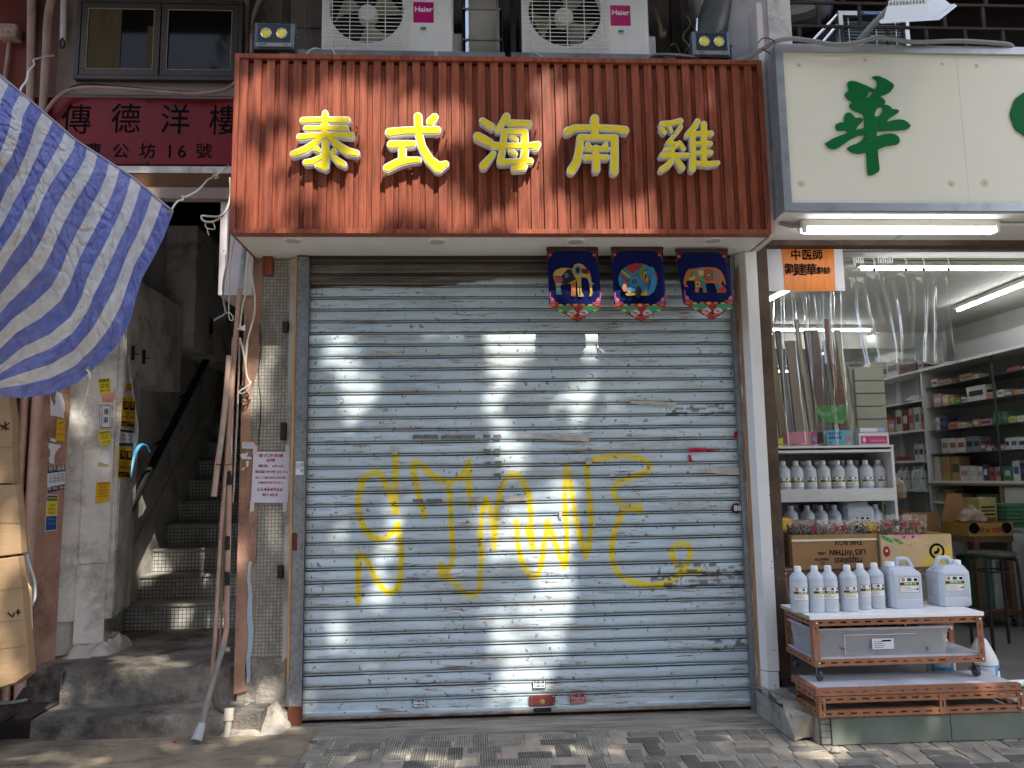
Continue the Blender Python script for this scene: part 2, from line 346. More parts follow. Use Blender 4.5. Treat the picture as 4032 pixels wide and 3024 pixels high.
# paving: individual setts near the shop fronts
pmats = [mat('sett_%s' % nm, c, tuple(x*.7 for x in c), rough=.8, sc=5, dirt=.45, ds=14, dc=(.04, .038, .035), dt=.5, pattern=tilepat('XY', w=.0135, h=a, mort=.0014, mc=mc, bumpd=.002)) for nm, c, a, mc in
         (('ribbed_grey', (.235, .215, .185), .2, (.48, .44, .36)), ('gridded_grey', (.165, .153, .135), .03, (.38, .35, .29)), ('charcoal', (.12, .113, .103), .2, (.27, .25, .21)))]
pmats.append(mat('sett_smooth', (.33, .295, .235), (.21, .19, .155), rough=.85, sc=6, dirt=.5, ds=10, dc=(.05, .045, .04), bump=.5, bs=40))
pmats.append(mat('sett_warm', (.40, .34, .265), (.27, .23, .18), rough=.85, sc=6, dirt=.5, ds=10, dc=(.06, .05, .045), bump=.5, bs=40))
def sett_mesh(w, d, m):
    b = B(); c = .005; t = .012
    b.add([(-w/2, -d/2, -t), (w/2, -d/2, -t), (w/2, d/2, -t), (-w/2, d/2, -t), (-w/2+c, -d/2+c, 0), (w/2-c, -d/2+c, 0), (w/2-c, d/2-c, 0), (-w/2+c, d/2-c, 0)],
          [(4, 5, 6, 7), (0, 1, 5, 4), (1, 2, 6, 5), (2, 3, 7, 6), (3, 0, 4, 7)])
    return b.mesh('sett', m)
sm = {}
for i, m in enumerate(pmats):
    for w, d in ((.2, .1), (.1, .2), (.1, .1)): sm[i, w, d] = sett_mesh(w-.009, d-.009, m)
AX_ANG = math.radians(-2)
cells = {}; rr = random.Random(3)
GX, GY = 60, 17
placed = []
for j in range(GY):
    for i in range(GX):
        if (i, j) in cells: continue
        opts = []
        if i+1 < GX and (i+1, j) not in cells: opts.append('h')
        if j+1 < GY and (i, j+1) not in cells: opts.append('v')
        if not opts: k = 's'
        else:
            pref = 'h' if ((i+j) % 4 < 2) else 'v'
            k = pref if pref in opts and rr.random() < .85 else rr.choice(opts)
        if k == 'h': cells[i, j] = cells[i+1, j] = 1; placed.append((i+1, j+.5, .2, .1))
        elif k == 'v': cells[i, j] = cells[i, j+1] = 1; placed.append((i+.5, j+1, .1, .2))
        else: cells[i, j] = 1; placed.append((i+.5, j+.5, .1, .1))
far = [B() for _ in pmats]; npv = 0
for gx, gy, w, d in placed:
    x = -1.5+gx*.1-.02*gy; y = 4.78-gy*.1-(gx-15)*.0035
    if x < -1.32 + .25*(4.78-y)*4*0.5: continue
    mi = rr.choices(range(5), (4, 4, 3, 2, 2))[0]
    if x > 1.6: mi = rr.choices(range(5), (2, 1, 1, 3, 4))[0]
    dz = rr.uniform(-.002, .003)
    if y > 4.15 and npv < 290:
        o = link('paving_sett', sm[mi, w, d], pv); o.location = (x, y, dz); o.rotation_euler = (rr.uniform(-.012, .012), rr.uniform(-.012, .012), AX_ANG+rr.uniform(-.012, .012)); npv += 1
    else:
        c, t = .005, .012
        far[mi].add([(x-w/2+.0045, y-d/2+.0045, -t), (x+w/2-.0045, y-d/2+.0045, -t), (x+w/2-.0045, y+d/2-.0045, -t), (x-w/2+.0045, y+d/2-.0045, -t), (x-w/2+.009, y-d/2+.009, dz), (x+w/2-.009, y-d/2+.009, dz), (x+w/2-.009, y+d/2-.009, dz), (x-w/2+.009, y+d/2-.009, dz)],
               [(4, 5, 6, 7), (0, 1, 5, 4), (1, 2, 6, 5), (2, 3, 7, 6), (3, 0, 4, 7)])
for mi, b in enumerate(far):
    if b.v: o = b.obj('distant_setts', pmats[mi], pv); o['kind'] = 'stuff'
# cement strip in front of the shutter, greasy slabs on the left
def sheet(name, m, x0, x1, y0, y1, z, nx, ny, amp, edge=None, parent=None, sc=2.5):
    vs = []; 
    for j in range(ny+1):
        for i in range(nx+1):
            x = x0+(x1-x0)*i/nx; y = y0+(y1-y0)*j/ny
            if edge and j == 0: y += mn.noise(Vector((x*4, 3, 0)))*edge
            vs.append((x, y, z+mn.noise(Vector((x*sc, y*sc, 1.3)))*amp - (0.012 if j == 0 else 0)))
    fs = [(j*(nx+1)+i, j*(nx+1)+i+1, (j+1)*(nx+1)+i+1, (j+1)*(nx+1)+i) for j in range(ny) for i in range(nx)]
    return B().add(vs, fs).obj(name, m, parent, smooth=True, kind='structure')
sheet('cement_strip', cement, -1.5, 2.02, 4.74, 5.3, .004, 90, 14, .004, .07)
sheet('left_pavement_slab', grime, -4.5, -.95, 4.0, 4.95, .008, 60, 18, .003, .12)
for k, (a, b_) in enumerate((((-1.75, 4.9), (-1.95, 4.55)), ((-1.2, 4.72), (-1.32, 4.3)))):
    pass
# tiny litter
for k, (u, v, c) in enumerate(((1415+0, 3008, 'magenta'), (688, 2922, 'red'))):
    p = AZ(u if k else 1951, v if k else 2984, .012)
    o = B().add([(p.x-.012, p.y-.006, .014), (p.x+.012, p.y-.008, .012), (p.x+.009, p.y+.008, .018), (p.x-.01, p.y+.007, .013), (p.x, p.y, .02)], [(0, 1, 4), (1, 2, 4), (2, 3, 4), (3, 0, 4), (3, 2, 1, 0)]).obj('petal', flat(c+'_petal', (.6, .02, .2) if c == 'magenta' else (.45, .02, .02)), None)
    tag(o, '%s petal lying on the pavement %s' % (c, 'in front of the shutter' if k == 0 else 'beside the lowest step'), 'petal')
# asphalt road marking side etc. stays outside the view

# ---- facade masses
back = struct(bx('upper_wall', mauve, None, -1.58, 2.12, 5.24, 5.5, 3.02, 7.5))
for k, x in enumerate((-.75, .05, .78, 1.36, 1.66)):        # vertical seams and battens of the panelled wall
    bx('wall_batten', mauve, back, x, x+.018, 5.232, 5.24, 4.15, 7.3)
bx('wall_batten', mauve, back, -1.58, 2.1, 5.228, 5.232, 4.74, 4.755)
lw = struct(bx('pink_upper_wall', pinkwall, None, -4.6, -1.59, 5.2, 5.5, 4.16, 7.5))
rw = struct(bx('red_wall', redwall, None, -6.5, -3.02, 5.15, 5.19, .0, 7.5))
struct(bx('door_lintel_wall', ltpink, None, -3.02, -1.59, 5.13, 5.6, 3.40, 4.158))
# window surround
ws = bx('window_surround', ltpink, None, -2.84, -1.55, 5.145, 5.198, 4.17, 5.3, kind='structure')
# window
w0 = thing('window', (-2.1, 5.12, 4.26), 'dark bronze two pane window above the red name board', 'window')
X0, X1, Z0, Z1 = -2.705, -1.575, 4.262, 4.86
def frame(name, m, parent, x0, x1, z0, z1, w, y0, y1, bevel=.002):
    b = B(); b.box(x0, x1, y0, y1, z0, z0+w); b.box(x0, x1, y0, y1, z1-w, z1); b.box(x0, x0+w, y0, y1, z0+w, z1-w); b.box(x1-w, x1, y0, y1, z0+w, z1-w)
    return b.obj(name, m, parent, bevel=bevel)
frame('window_frame', bronze, w0, X0, X1, Z0, Z1, .03, 5.10, 5.143)
xm = -2.135
for (a, b_) in ((X0+.033, xm-.004), (xm+.004, X1-.033)):
    s_ = frame('sash', bronze, w0, a, b_, Z0+.033, Z1-.033, .04, 5.105, 5.135)
    frame('bead', mat('pale_window_bead', (.30, .25, .17), rough=.5), s_, a+.041, b_-.041, Z0+.075, Z1-.075, .005, 5.104, 5.109, bevel=0)
    bx('pane', glassd, s_, a+.042, b_-.042, 5.118, 5.122, Z0+.076, Z1-.076)
bx('curtain', curtainm, w0, X0+.08, X0+.30, 5.1115, 5.1165, Z0+.08, Z1-.08)
bx('curtain', curtainm, w0, xm-.09, xm-.05, 5.1115, 5.1165, Z0+.08, Z1-.2)
# red name board
rs = thing('name_board', (-2.3, 5.10, 3.65), 'dark red name board with black characters over the stair entrance', 'sign')
bx('board', redsign, rs, -3.3, -1.56, 5.10, 5.126, 3.652, 4.128, bevel=.003)
for ch, u, v in (('傳', 300, 478), ('德', 495, 475), ('洋', 690, 478), ('樓', 880, 482)):
    p = AY(u, v, 5.098); text('character', ch, ink, rs, p, .205, .0015, 0, squash=1.12)
for ch, u, v, s in (('曹', 367, 598, .115), ('公', 475, 598, .115), ('坊', 580, 598, .115), ('1', 668, 598, .13), ('6', 716, 598, .13), ('號', 802, 598, .115)):
    p = AY(u, v, 5.098); text('character', ch, ink, rs, p, s, .0015)
for u, v in ((585, 398), (580, 640)): B().lathe(AY(u, v, 5.098), [(.009, 0), (.008, .004), (0, .006)], 8, 'Y').obj('bolt', darkrust, rs)
# lintel bands under the red board
struct(bx('white_ledge', whitepaint, None, -3.2, -1.5, 5.075, 5.128, AY(600, 680, 5.075).z, AY(600, 654, 5.075).z))
struct(bx('brown_fascia', mat('brown_fascia', (.14, .07, .035), (.10, .05, .028), rough=.7, sc=2), None, -3.2, -1.5, 5.08, 5.6, 3.478, 3.588))
struct(bx('doorway_beam', ltpink, None, -3.3, -1.5, 5.06, 5.6, 3.40, 3.476))
# ---- steps and stair well
def slab(name, m, x0, x1, y0, y1, z0, z1, n=48, amp=.008, parent=None, ragged=.0):
    """block whose top front arris is chipped"""
    vs = []; ny = 8; nz = 5
    for i in range(n+1):
        x = x0+(x1-x0)*i/n
        col = []
        for k in range(nz+1):
            z = z0+(z1-z0)*k/nz; f = k/nz
            y = y0+mn.noise(Vector((x*5, z*9, 1)))*amp
            if k == nz: y += .006+max(0, mn.noise(Vector((x*7, 4, 2))))*ragged*1.6; z -= .004
            if k == nz-1 and ragged: y += max(0, mn.noise(Vector((x*7, 4, 2))))*ragged
            col.append((x, y, z))
        for k in range(1, ny+1):
            y = y0+.02+(y1-y0-.02)*k/ny; col.append((x, y, z1+mn.noise(Vector((x*3, y*4, 5)))*amp*.6))
        vs += col
    c = nz+1+ny; fs = [(i*c+k, (i+1)*c+k, (i+1)*c+k+1, i*c+k+1) for i in range(n) for k in range(c-1)]
    b = B().add(vs, fs); b.quad((x0, y0, z0), (x0, y1, z0), (x0, y1, z1-.004), (x0, y0, z1-.004)); b.quad((x1, y0, z0), (x1, y1, z0), (x1, y1, z1-.004), (x1, y0, z1-.004))
    return b.obj(name, m, parent, smooth=True)
def mound(name, m, x0, x1, y0, y1, z0, h, label, seed, cat='rubble', n=26):
    vs = []
    for j in range(n+1):
        for i in range(n+1):
            gx, gy = i/n, j/n; x, y = x0+(x1-x0)*gx, y0+(y1-y0)*gy; e = min(1, 5*min(gx, 1-gx))*min(1, 1.6*gy)
            q = Vector((x*7+seed, y*7, 0)); zz = z0-.012+h*(e**.7)*(.75+.5*mn.noise(q)+.22*mn.noise(q*3.3)+.10*mn.noise(q*8))
            vs.append((x+.02*mn.noise(q*2), y+.03*mn.noise(q*1.7+Vector((5, 0, 0))), zz))
    c = n+1; fs = [(j*c+i, j*c+i+1, (j+1)*c+i+1, (j+1)*c+i) for j in range(n) for i in range(n)]
    o = B().add(vs, fs).obj(name, m, None, smooth=True); tag(o, label, cat); return o
struct(bx('landing_slab', concrete, None, -3.6, -2.61, 5.37, 7.2, 0, .322))
es = thing('entrance_steps', (-2.1, 4.9, 0), 'two worn grimy concrete steps below the stair entrance', 'steps')
slab('lower_step', concrete, -2.62, -1.28, 4.885, 5.25, -.02, .128, n=110, parent=es, ragged=.045, amp=.012)
slab('upper_step', concrete, -2.62, -1.53, 5.2, 6.62, .0, .331, n=110, parent=es, ragged=.085, amp=.014)
stn = thing('staircase', (-2.2, 6.55, .33), 'steep staircase with white mosaic risers climbing into the dark', 'staircase')
y, z = 6.56, .331
nose = mat('worn_step_nosing', (.42, .41, .36), (.33, .32, .28), rough=.5, sc=8, dirt=.4, ds=8)
for k in range(11):
    z1 = z+.201
    st_ = bx('step', concrete, stn, -2.83, -1.45, y+.006, y+.9, z-.05, z1-.024)
    bx('riser', mosaic2, st_, -2.828, -1.452, y, y+.005, z+.001, z1-.024)
    for q in range(3): bx('nosing', nose, st_, -2.828+q*.459, -2.828+q*.459+.455, y-.014, y+.3, z1-.023, z1, bevel=.005)
    z = z1; y += .262
struct(bx('stair_wall_inner', stairwall, None, -2.95, -2.833, 6.5, 11, .3, 6))
struct(bx('stair_wall_outer', stairwall, None, -1.44, -1.3, 5.6, 11, .0, 6))
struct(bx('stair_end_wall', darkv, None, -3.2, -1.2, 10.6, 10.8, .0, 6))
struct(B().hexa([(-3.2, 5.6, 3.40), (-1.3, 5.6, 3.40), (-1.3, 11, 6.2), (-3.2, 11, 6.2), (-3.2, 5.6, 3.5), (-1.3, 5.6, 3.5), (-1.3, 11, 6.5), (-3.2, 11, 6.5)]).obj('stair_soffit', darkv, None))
# sloping dado edge on the stair wall
B().pathprism([(-2.831, 6.2, .62), (-2.831, 9.2, 2.95), (-2.831, 9.2, 2.975), (-2.831, 6.2, .645)], (.008, 0, 0)).obj('dado_edge', nose, None)
tag(bpy.data.objects['dado_edge'], 'thin cream edging strip sloping up the stair wall', 'trim')
# handrail
hr = thing('handrail', (-2.78, 6.2, 1.3), 'black handrail sloping up the left wall of the stairs', 'handrail')
a, b_ = AX(508, 2010, -2.70), AX(795, 1450, -2.70)
d = (b_-a); B().tube([a-d*.02, a+d*1.25], .034, 10).obj('rail', black, hr, smooth=True)
for t in (.1, .45, .8): p = a+d*t; B().tube([p, p+Vector((-.1, 0, -.06))], .01, 6).obj('bracket', black, hr)
# blue hose
hp = [(510, 1880), (520, 1830), (530, 1790), (545, 1762), (560, 1752), (575, 1760), (585, 1780)]
o = B().tube([AX(u, v, -2.64) for u, v in hp], .015, 8, sub=4).obj('hose', plas('light_blue_hose', (.10, .42, .72)), None, smooth=True); tag(o, 'light blue hose looped over the black handrail', 'hose')
# white jamb with posters
jb = thing('door_jamb', (-2.7, 5.7, .33), 'old white painted jamb boards covered in posters left of the stairs', 'door frame')
pj = [(-2.92, 5.63), (-2.60, 5.75), (-2.575, 5.77), (-2.70, 6.35), (-2.83, 6.50), (-3.1, 6.5)]
def vert_prism(name, m, parent, pts, z0, z1, **k):
    return B().add([(x, y, z0) for x, y in pts]+[(x, y, z1) for x, y in pts], [tuple(range(len(pts)-1, -1, -1)), tuple(range(len(pts), 2*len(pts)))]+[(i, (i+1) % len(pts), (i+1) % len(pts)+len(pts), i+len(pts)) for i in range(len(pts))]).obj(name, m, parent, **k)
vert_prism('jamb_core', whitepaint, jb, pj, .56, 3.4)
# proud boards on the face and the side
def board_on(a, b_, z0, z1, t, name, m, parent, off=.0):
    a, b_ = Vector((a[0], a[1], 0)), Vector((b_[0], b_[1], 0)); d = (b_-a).normalized(); n = Vector((d.y, -d.x, 0))
    p = [a+n*off, b_+n*off, b_+n*(off+t), a+n*(off+t)]
    return vert_prism(name, m, parent, [(q.x, q.y) for q in p], z0, z1, bevel=.003)
F0, F1 = Vector((-2.92, 5.63)), Vector((-2.60, 5.75)); G0, G1 = Vector((-2.575, 5.77)), Vector((-2.70, 6.35))
L_ = lambda a, b_, t: (a.x+(b_.x-a.x)*t, a.y+(b_.y-a.y)*t)
board_on(L_(F0, F1, .42), L_(F0, F1, .98), .95, 2.75, .012, 'board', whitepaint, jb)
board_on(L_(F0, F1, .40), L_(F0, F1, .96), .40, .945, .008, 'board', whitepaint, jb)
board_on(L_(G0, G1, .02), L_(G0, G1, .9), .60, 1.02, .008, 'board', whitepaint, jb)
board_on(L_(G0, G1, .02), L_(G0, G1, .98), 1.03, 2.75, .010, 'board', whitepaint, jb)
vert_prism('jamb_foot', stairwall, jb, [(-2.9, 5.66), (-2.74, 5.735), (-2.78, 6.4), (-3, 6.4)], .33, .56)
lump = mound('broken_concrete', stairwall, -2.86, -2.50, 5.60, 5.95, .325, .17, 'broken concrete lump at the foot of the white jamb', 2)
# peach column on the far left with its two pipes
pc = thing('peach_column', (-2.86, 5.45, .3), 'peach painted column at the left edge carrying torn posters', 'column')
vert_prism('shaft', peach, pc, [(-2.93, 5.36), (-2.865, 5.60), (-3.1, 5.8), (-3.3, 5.36)], .0, 3.4)
for k, (u, r) in enumerate(((75, .03), (128, .035))):
    p = AY(u, 1900, 5.3); o = B().tube([(p.x, 5.3, .1), (p.x-.0, 5.3, 5.4)], r, 12).obj('drain_pipe', peachpipe, None, smooth=True)
    tag(o, ('thinner' if k == 0 else 'thicker')+' peach drain pipe beside the peach column', 'pipe')
struct(bx('left_recess_wall', peach, None, -6, -2.95, 5.37, 5.5, 0, 3.4))
# upper-left pipes, socket
def pipe(name, pts, r, m, label, cat='pipe', sub=0, n=10, parts=()):
    o = B().tube(pts, r, n, sub).obj(name, m, None, smooth=True); tag(o, label, cat); return o
pipe('wall_pipe', [AY(125, -60, 5.08), AY(122, 300, 5.08), AY(118, 500, 5.08), AY(118, 760, 5.08)], .028, pinkpipe, 'straight pale pink pipe down the red wall behind the tarpaulin', sub=3)
pipe('wall_pipe', [AY(215, -60, 5.06), AY(190, 60, 5.06), AY(182, 200, 5.06), AY(175, 330, 5.06), AY(168, 480, 5.06), AY(160, 800, 5.06)], .026, pinkpipe, 'bent pink pipe with clips between the window and the red wall', sub=3)
pipe('wall_pipe', [AY(180, 440, 5.04), AY(225, 385, 5.04), AY(290, 350, 5.04), AY(420, 345, 5.04), AY(600, 358, 5.04), AY(760, 368, 5.04), AY(880, 355, 5.04), AY(925, 325, 5.04)], .012, pinkpipe, 'thin cream conduit curving over the top of the red name board', 'conduit', sub=5)
pipe('cable', [AY(215, 395, 5.05), AY(300, 335, 5.05), AY(450, 338, 5.05), AY(650, 356, 5.05), AY(820, 362, 5.05), AY(905, 345, 5.05), AY(935, 300, 5.05)], .005, darkrust, 'thin brown cable running under the window ledge', 'cable', sub=5, n=6)
pipe('conduit', [AY(250, -20, 5.1), AY(247, 160, 5.1)], .02, pinkwhite, 'grey pipe stub hanging left of the bronze window')
pipe('hook', [AY(247, 150, 5.08), AY(238, 165, 5.07), AY(238, 182, 5.07), AY(246, 190, 5.07), AY(254, 178, 5.07), AY(252, 160, 5.08)], .006, darkrust, 'rusty ring hook below the grey pipe stub', 'hook', sub=4)
so_ = thing('socket_box', (AY(38, 130, 5.1)), 'pink painted socket box high on the red wall', 'socket')
p = AY(38, 130, 5.1); bx('box', pinkpipe, so_, p.x-.065, p.x+.065, 5.06, 5.15, p.z-.05, p.z+.05, bevel=.012)
for q in ((-.03, .02), (.0, .03), (.03, .02), (-.02, -.015), (.015, -.015)): B().lathe((p.x+q[0], 5.06, p.z+q[1]), [(.005, .001), (0, .0015)], 6, 'Y').obj('screw_hole', darkrust, so_)
B().tube([(p.x-.01, 5.12, p.z-.05), (p.x-.03, 5.12, p.z-.5)], .013, 8).obj('conduit', pinkpipe, so_, smooth=True)
# metal cabinet right of the stair entrance, below the wooden sign
cb = thing('meter_cabinet', (-1.6, 5.1, 2.75), 'pale metal cabinet beside the wooden sign above the stair entrance', 'cabinet')
bx('body', pinkwhite, cb, -1.685, -1.46, 5.1, 5.75, 2.745, 3.395, bevel=.003)
for z_ in (3.33, 3.05, 2.80): 
    B().lathe((-1.655, 5.1, z_), [(.005, 0), (0, .004)], 8, 'Y').obj('rivet', darkrust, cb)
# meter boxes on the left wall of the stair
mb = thing('meter_box', (-2.7, 6.0, 2.2), 'dusty white meter box with latches on the left stair wall', 'meter box')
bx('body', whitepaint, mb, -2.83, -2.62, 5.8, 7.0, 2.32, 3.1, bevel=.004)
bx('door', whitepaint, mb, -2.619, -2.607, 5.85, 6.8, 2.42, 3.05, bevel=.003)
for y_ in (5.95, 6.15): 
    l_ = bx('latch', darkrust, mb, -2.606, -2.59, y_, y_+.03, 2.45, 2.56); B().tube([(-2.59, y_+.015, 2.5), (-2.575, y_+.07, 2.5)], .005, 6).obj('bolt', darkrust, l_)
mb2 = thing('meter_box', (-2.6, 7.5, 2.8), 'second meter box deeper in the dark stairwell', 'meter box')
bx('body', whitepaint, mb2, -2.83, -2.55, 7.1, 9.0, 2.75, 3.9, bevel=.004)
for y_ in (7.5, 8.2): bx('latch', darkrust, mb2, -2.55, -2.53, y_, y_+.04, 2.95, 3.1)
# ---- pier between stair and shutter
pr = thing('pier', (-1.36, 5.12, 0), 'narrow pier half peach paint half dirty mosaic beside the shutter', 'pillar')
bx('core', palecon, pr, -1.50, -1.165, 5.135, 5.62, 0, 3.0)
# ragged boundary between paint and mosaic
def rag(z, a, s=0): return a+.018*mn.noise(Vector((z*5, s, 0)))+.008*mn.noise(Vector((z*22, s+3, 0)))
def bx_edge(z):                       # boundary x of paint against mosaic
    pts = [(.17, -1.43), (.35, -1.44), (.5, -1.415), (.83, -1.41), (1.17, -1.395), (1.74, -1.39), (1.79, -1.45), (2.0, -1.462), (2.2, -1.43), (2.36, -1.412), (3.0, -1.405)]
    for (za, xa), (zb, xb) in zip(pts[:-1], pts[1:]):
        if za <= z <= zb: return xa+(xb-xa)*(z-za)/(zb-za)
    return -1.33
zs = [.20+i*(2.8/120) for i in range(121)]
edge = [(rag(z, bx_edge(z)), z) for z in zs]
B().prism([(-1.515, .18)]+edge+[(-1.515, 3.0)], 5.118, 5.136).obj('peach_paint_coat', peach, pr)
B().add([(-1.515, 5.118, .18), (-1.515, 5.62, .18), (-1.515, 5.62, 3.0), (-1.515, 5.118, 3.0)], [(0, 1, 2, 3)]).obj('side_coat', peach, pr)
ms = bx('mosaic_facing', mosaic, pr, -1.49, -1.192, 5.126, 5.134, .40, 2.998)
bx('cement_foot', palecon, pr, -1.44, -1.19, 5.122, 5.134, .05, .398)
bx('cement_joint', stairwall, pr, -1.215, -1.167, 5.110, 5.134, .1, 2.998)
# peeled light-blue sliver
e2 = [(rag(z, -1.425, 9)-.012-.010*abs(mn.noise(Vector((z*3, 8, 0)))), z) for z in [.25+i*.03 for i in range(26)]]
B().prism(e2+[(x+.014+.02*max(0, 1-abs(z-.6)/.45), z) for x, z in reversed(e2)], 5.113, 5.117).obj('blue_paint_patch', flat('old_light_blue_paint', (.36, .47, .55)), pr)
# pockets / hinges cut in the mosaic
for (u, v, hh) in ((1127, 1290, .07), (1120, 1700, .115), (1107, 2250, .08)):
    p = AY(u, v, 5.12); bx('steel_lug', darkrust, pr, p.x-.018, p.x+.016, 5.085, 5.128, p.z-hh/2, p.z+hh/2, bevel=.003)
p = AY(1057, 1050, 5.1); bx('wood_bracket', wood, pr, p.x-.03, p.x+.03, 5.07, 5.12, p.z-.06, p.z+.08)
mound('cement_hump', palecon, -1.56, -1.13, 4.84, 5.14, .0, .15, 'crumbling cement hump at the foot of the mosaic pier', 7)
B().prism([(-1.37, .12), (-1.19, .10), (-1.19, .40), (-1.22, .36), (-1.30, .34), (-1.37, .2)], 5.10, 5.124).obj('cement_patch', palecon, pr)
# crack following the mosaic
B().tube([AY(1023+6*math.sin(k*1.7), 1030+k*70, 5.124) for k in range(14)], .0028, 5).obj('crack', darkv, pr)
# ---- guides and timber strips
gl = bx('shutter_guide', galv, None, -1.150, -1.078, 5.035, 5.11, .12, 2.99); tag(gl, 'galvanised steel guide channel left of the shutter', 'channel')
bx('rusted_foot', mat('rust_brown', (.13, .045, .025), (.09, .03, .02), rough=.85, sc=12), gl, -1.155, -1.073, 5.030, 5.112, 0, .118, bevel=.004)
bx('rust_patch', MATS['rust_brown'], gl, -1.148, -1.118, 5.031, 5.034, 1.07, 1.18)
bx('channel_lip', galv, gl, -1.079, -1.073, 5.028, 5.034, .12, 2.98)
ts = bx('timber_strip', mat('raw_timber', (.52, .29, .13), (.42, .22, .10), rough=.7, sc=4, st=(10, 10, 1)), None, -1.166, -1.152, 5.03, 5.10, .27, 2.985); tag(ts, 'thin raw timber strip beside the left shutter guide', 'timber')
gr = bx('shutter_guide', galv, None, 1.772, 1.812, 5.03, 5.11, .0, 2.985); tag(gr, 'narrow grey steel guide right of the shutter', 'channel')
tr = B().prism([(1.806+.008*mn.noise(Vector((z_*9, 1, 0))), z_) for z_ in [i*.07+.1 for i in range(41)]]+[(1.835, 2.95), (1.83, .1)], 5.0, 5.028).obj('timber_strip', mat('splintered_timber', (.40, .24, .13), (.28, .17, .10), rough=.85, sc=9, st=(5, 5, 1), dirt=.6, ds=8, dc=(.4, .38, .35)), None); tag(tr, 'splintered timber strip between the shutter and the white pillar', 'timber')
# white boxed pillar
wp = thing('boxed_pillar', (1.87, 4.95, 0), 'white boxed pillar between the shutter and the pharmacy', 'pillar')
def pil(x0f, x1f, z0, z1, name):
    xb = 1.79
    vert_prism(name, white, wp, [(x0f, 4.95), (x1f, 4.95), (x1f+.004, 5.2), (xb, 5.2), (xb-.012, 5.08)], z0, z1, bevel=.003)
pil(1.850, 1.928, .268, 3.001, 'upper_panel'); pil(1.848, 1.922, .012, .264, 'lower_panel')
for v_ in (980+60, 1460, 1950, 2210, 2236, 2560, 2700):
    p = AY(3000+(v_-1000)*.032, v_, 4.949); B().lathe((p.x+.0, 4.95, p.z), [(.0045, 0), (0, .002)], 6, 'Y').obj('screw', darkrust, wp)
# rusty steel jamb of the pharmacy
jm = thing('steel_jamb', (1.99, 5.03, 0), 'flaking rusty steel jamb at the pharmacy opening', 'door frame')
bx('flange', rust, jm, 1.955, 2.035, 5.03, 5.10, .18, 3.06, bevel=.004)
bx('web', darkrust, jm, 1.932, 1.954, 5.02, 5.2, .05, 3.06)
bx('foot_plate', darkrust, jm, 1.95, 2.05, 4.98, 5.12, .165, .2)
_bz = AY(3300, 966, 5.03).z
hb = thing('steel_beam', (2.9, 5.05, 3.06), 'flaking painted steel beam above the pharmacy opening', 'beam')
bx('flange', rust, hb, 1.93, 5.8, 5.03, 5.12, _bz, 3.112, bevel=.004)
bx('web', galv, hb, 1.93, 5.8, 5.13, 5.16, 3.06, 3.15)
# ================================================================== THE ROLLER SHUTTER
def strokepts(orig, s, pts): return [(orig[0]+x*s, orig[1]+y*s) for x, y in pts]
GA_ = lambda *p: [AY(1100+x*.4822, 1700+y*.4822, 5.045) for x, y in p]
GB_ = lambda *p: [AY(2000+x*.4822, 1700+y*.4822, 5.045) for x, y in p]
GR = [
 (GA_((945, 200), (945, 400), (940, 520), (947, 665)), .0155),
 (GA_((945, 660), (900, 520), (850, 400), (820, 350), (790, 330), (750, 333), (710, 360), (680, 400), (655, 450), (640, 560), (645, 650), (665, 740), (700, 810), (760, 865), (810, 880), (870, 865), (930, 820), (955, 790), (965, 750), (980, 850), (990, 1000), (990, 1150), (980, 1240), (960, 1290), (910, 1320), (865, 1305), (820, 1255), (780, 1190), (720, 1070), (685, 1015), (650, 1000), (640, 1050), (638, 1200), (640, 1390)), .0145),
 (GA_((1180, 690), (1170, 640), (1140, 540), (1110, 400), (1095, 300), (1095, 255), (1130, 252), (1170, 285), (1230, 345), (1310, 400), (1400, 410), (1480, 380), (1530, 310), (1550, 245), (1545, 420), (1562, 610)), .0145),
 (GA_((1385, 430), (1390, 560), (1400, 700), (1412, 850), (1415, 1000), (1405, 1090), (1370, 1160), (1335, 1200), (1315, 1150), (1315, 1090), (1345, 1130), (1345, 1190), (1410, 1215), (1480, 1290), (1540, 1340), (1600, 1345), (1635, 1290), (1645, 1150), (1648, 1000), (1643, 850), (1652, 700), (1668, 600), (1690, 545), (1712, 580), (1733, 680), (1745, 800), (1755, 950), (1760, 830), (1780, 600), (1810, 470), (1860, 375), (1900, 352), (1940, 352), (1990, 390), (2020, 470), (2045, 600), (2055, 700), (2060, 900)), .0125),
 (GB_((170, 500), (185, 650), (195, 800), (207, 960), (160, 790)), .014),
 (GB_((70, 740), (75, 820), (85, 930), (110, 1040), (150, 1130), (195, 1185), (240, 1180), (270, 1110), (290, 980), (310, 850), (325, 735), (355, 810), (385, 900), (425, 1020), (465, 1115), (482, 1000), (485, 850), (475, 700), (468, 450), (485, 290), (505, 380), (540, 600), (575, 780), (605, 920), (642, 1015), (670, 910), (685, 750), (668, 500), (645, 300), (665, 255), (720, 222), (850, 197), (950, 193), (1050, 205), (1130, 235), (1172, 285), (1150, 325), (1080, 355), (950, 395), (885, 430), (865, 480), (885, 540), (930, 590), (1000, 612), (1080, 608), (1085, 650), (1040, 640), (975, 630), (935, 665), (905, 740), (870, 850), (850, 980), (858, 1060), (890, 1140), (940, 1195), (1050, 1240), (1200, 1262), (1300, 1245), (1390, 1190), (1450, 1120), (1490, 1050), (1500, 980), (1475, 930), (1430, 915), (1385, 930), (1350, 980), (1355, 1030), (1385, 1095), (1440, 1135), (1500, 1145), (1580, 1143)), .0135),
]
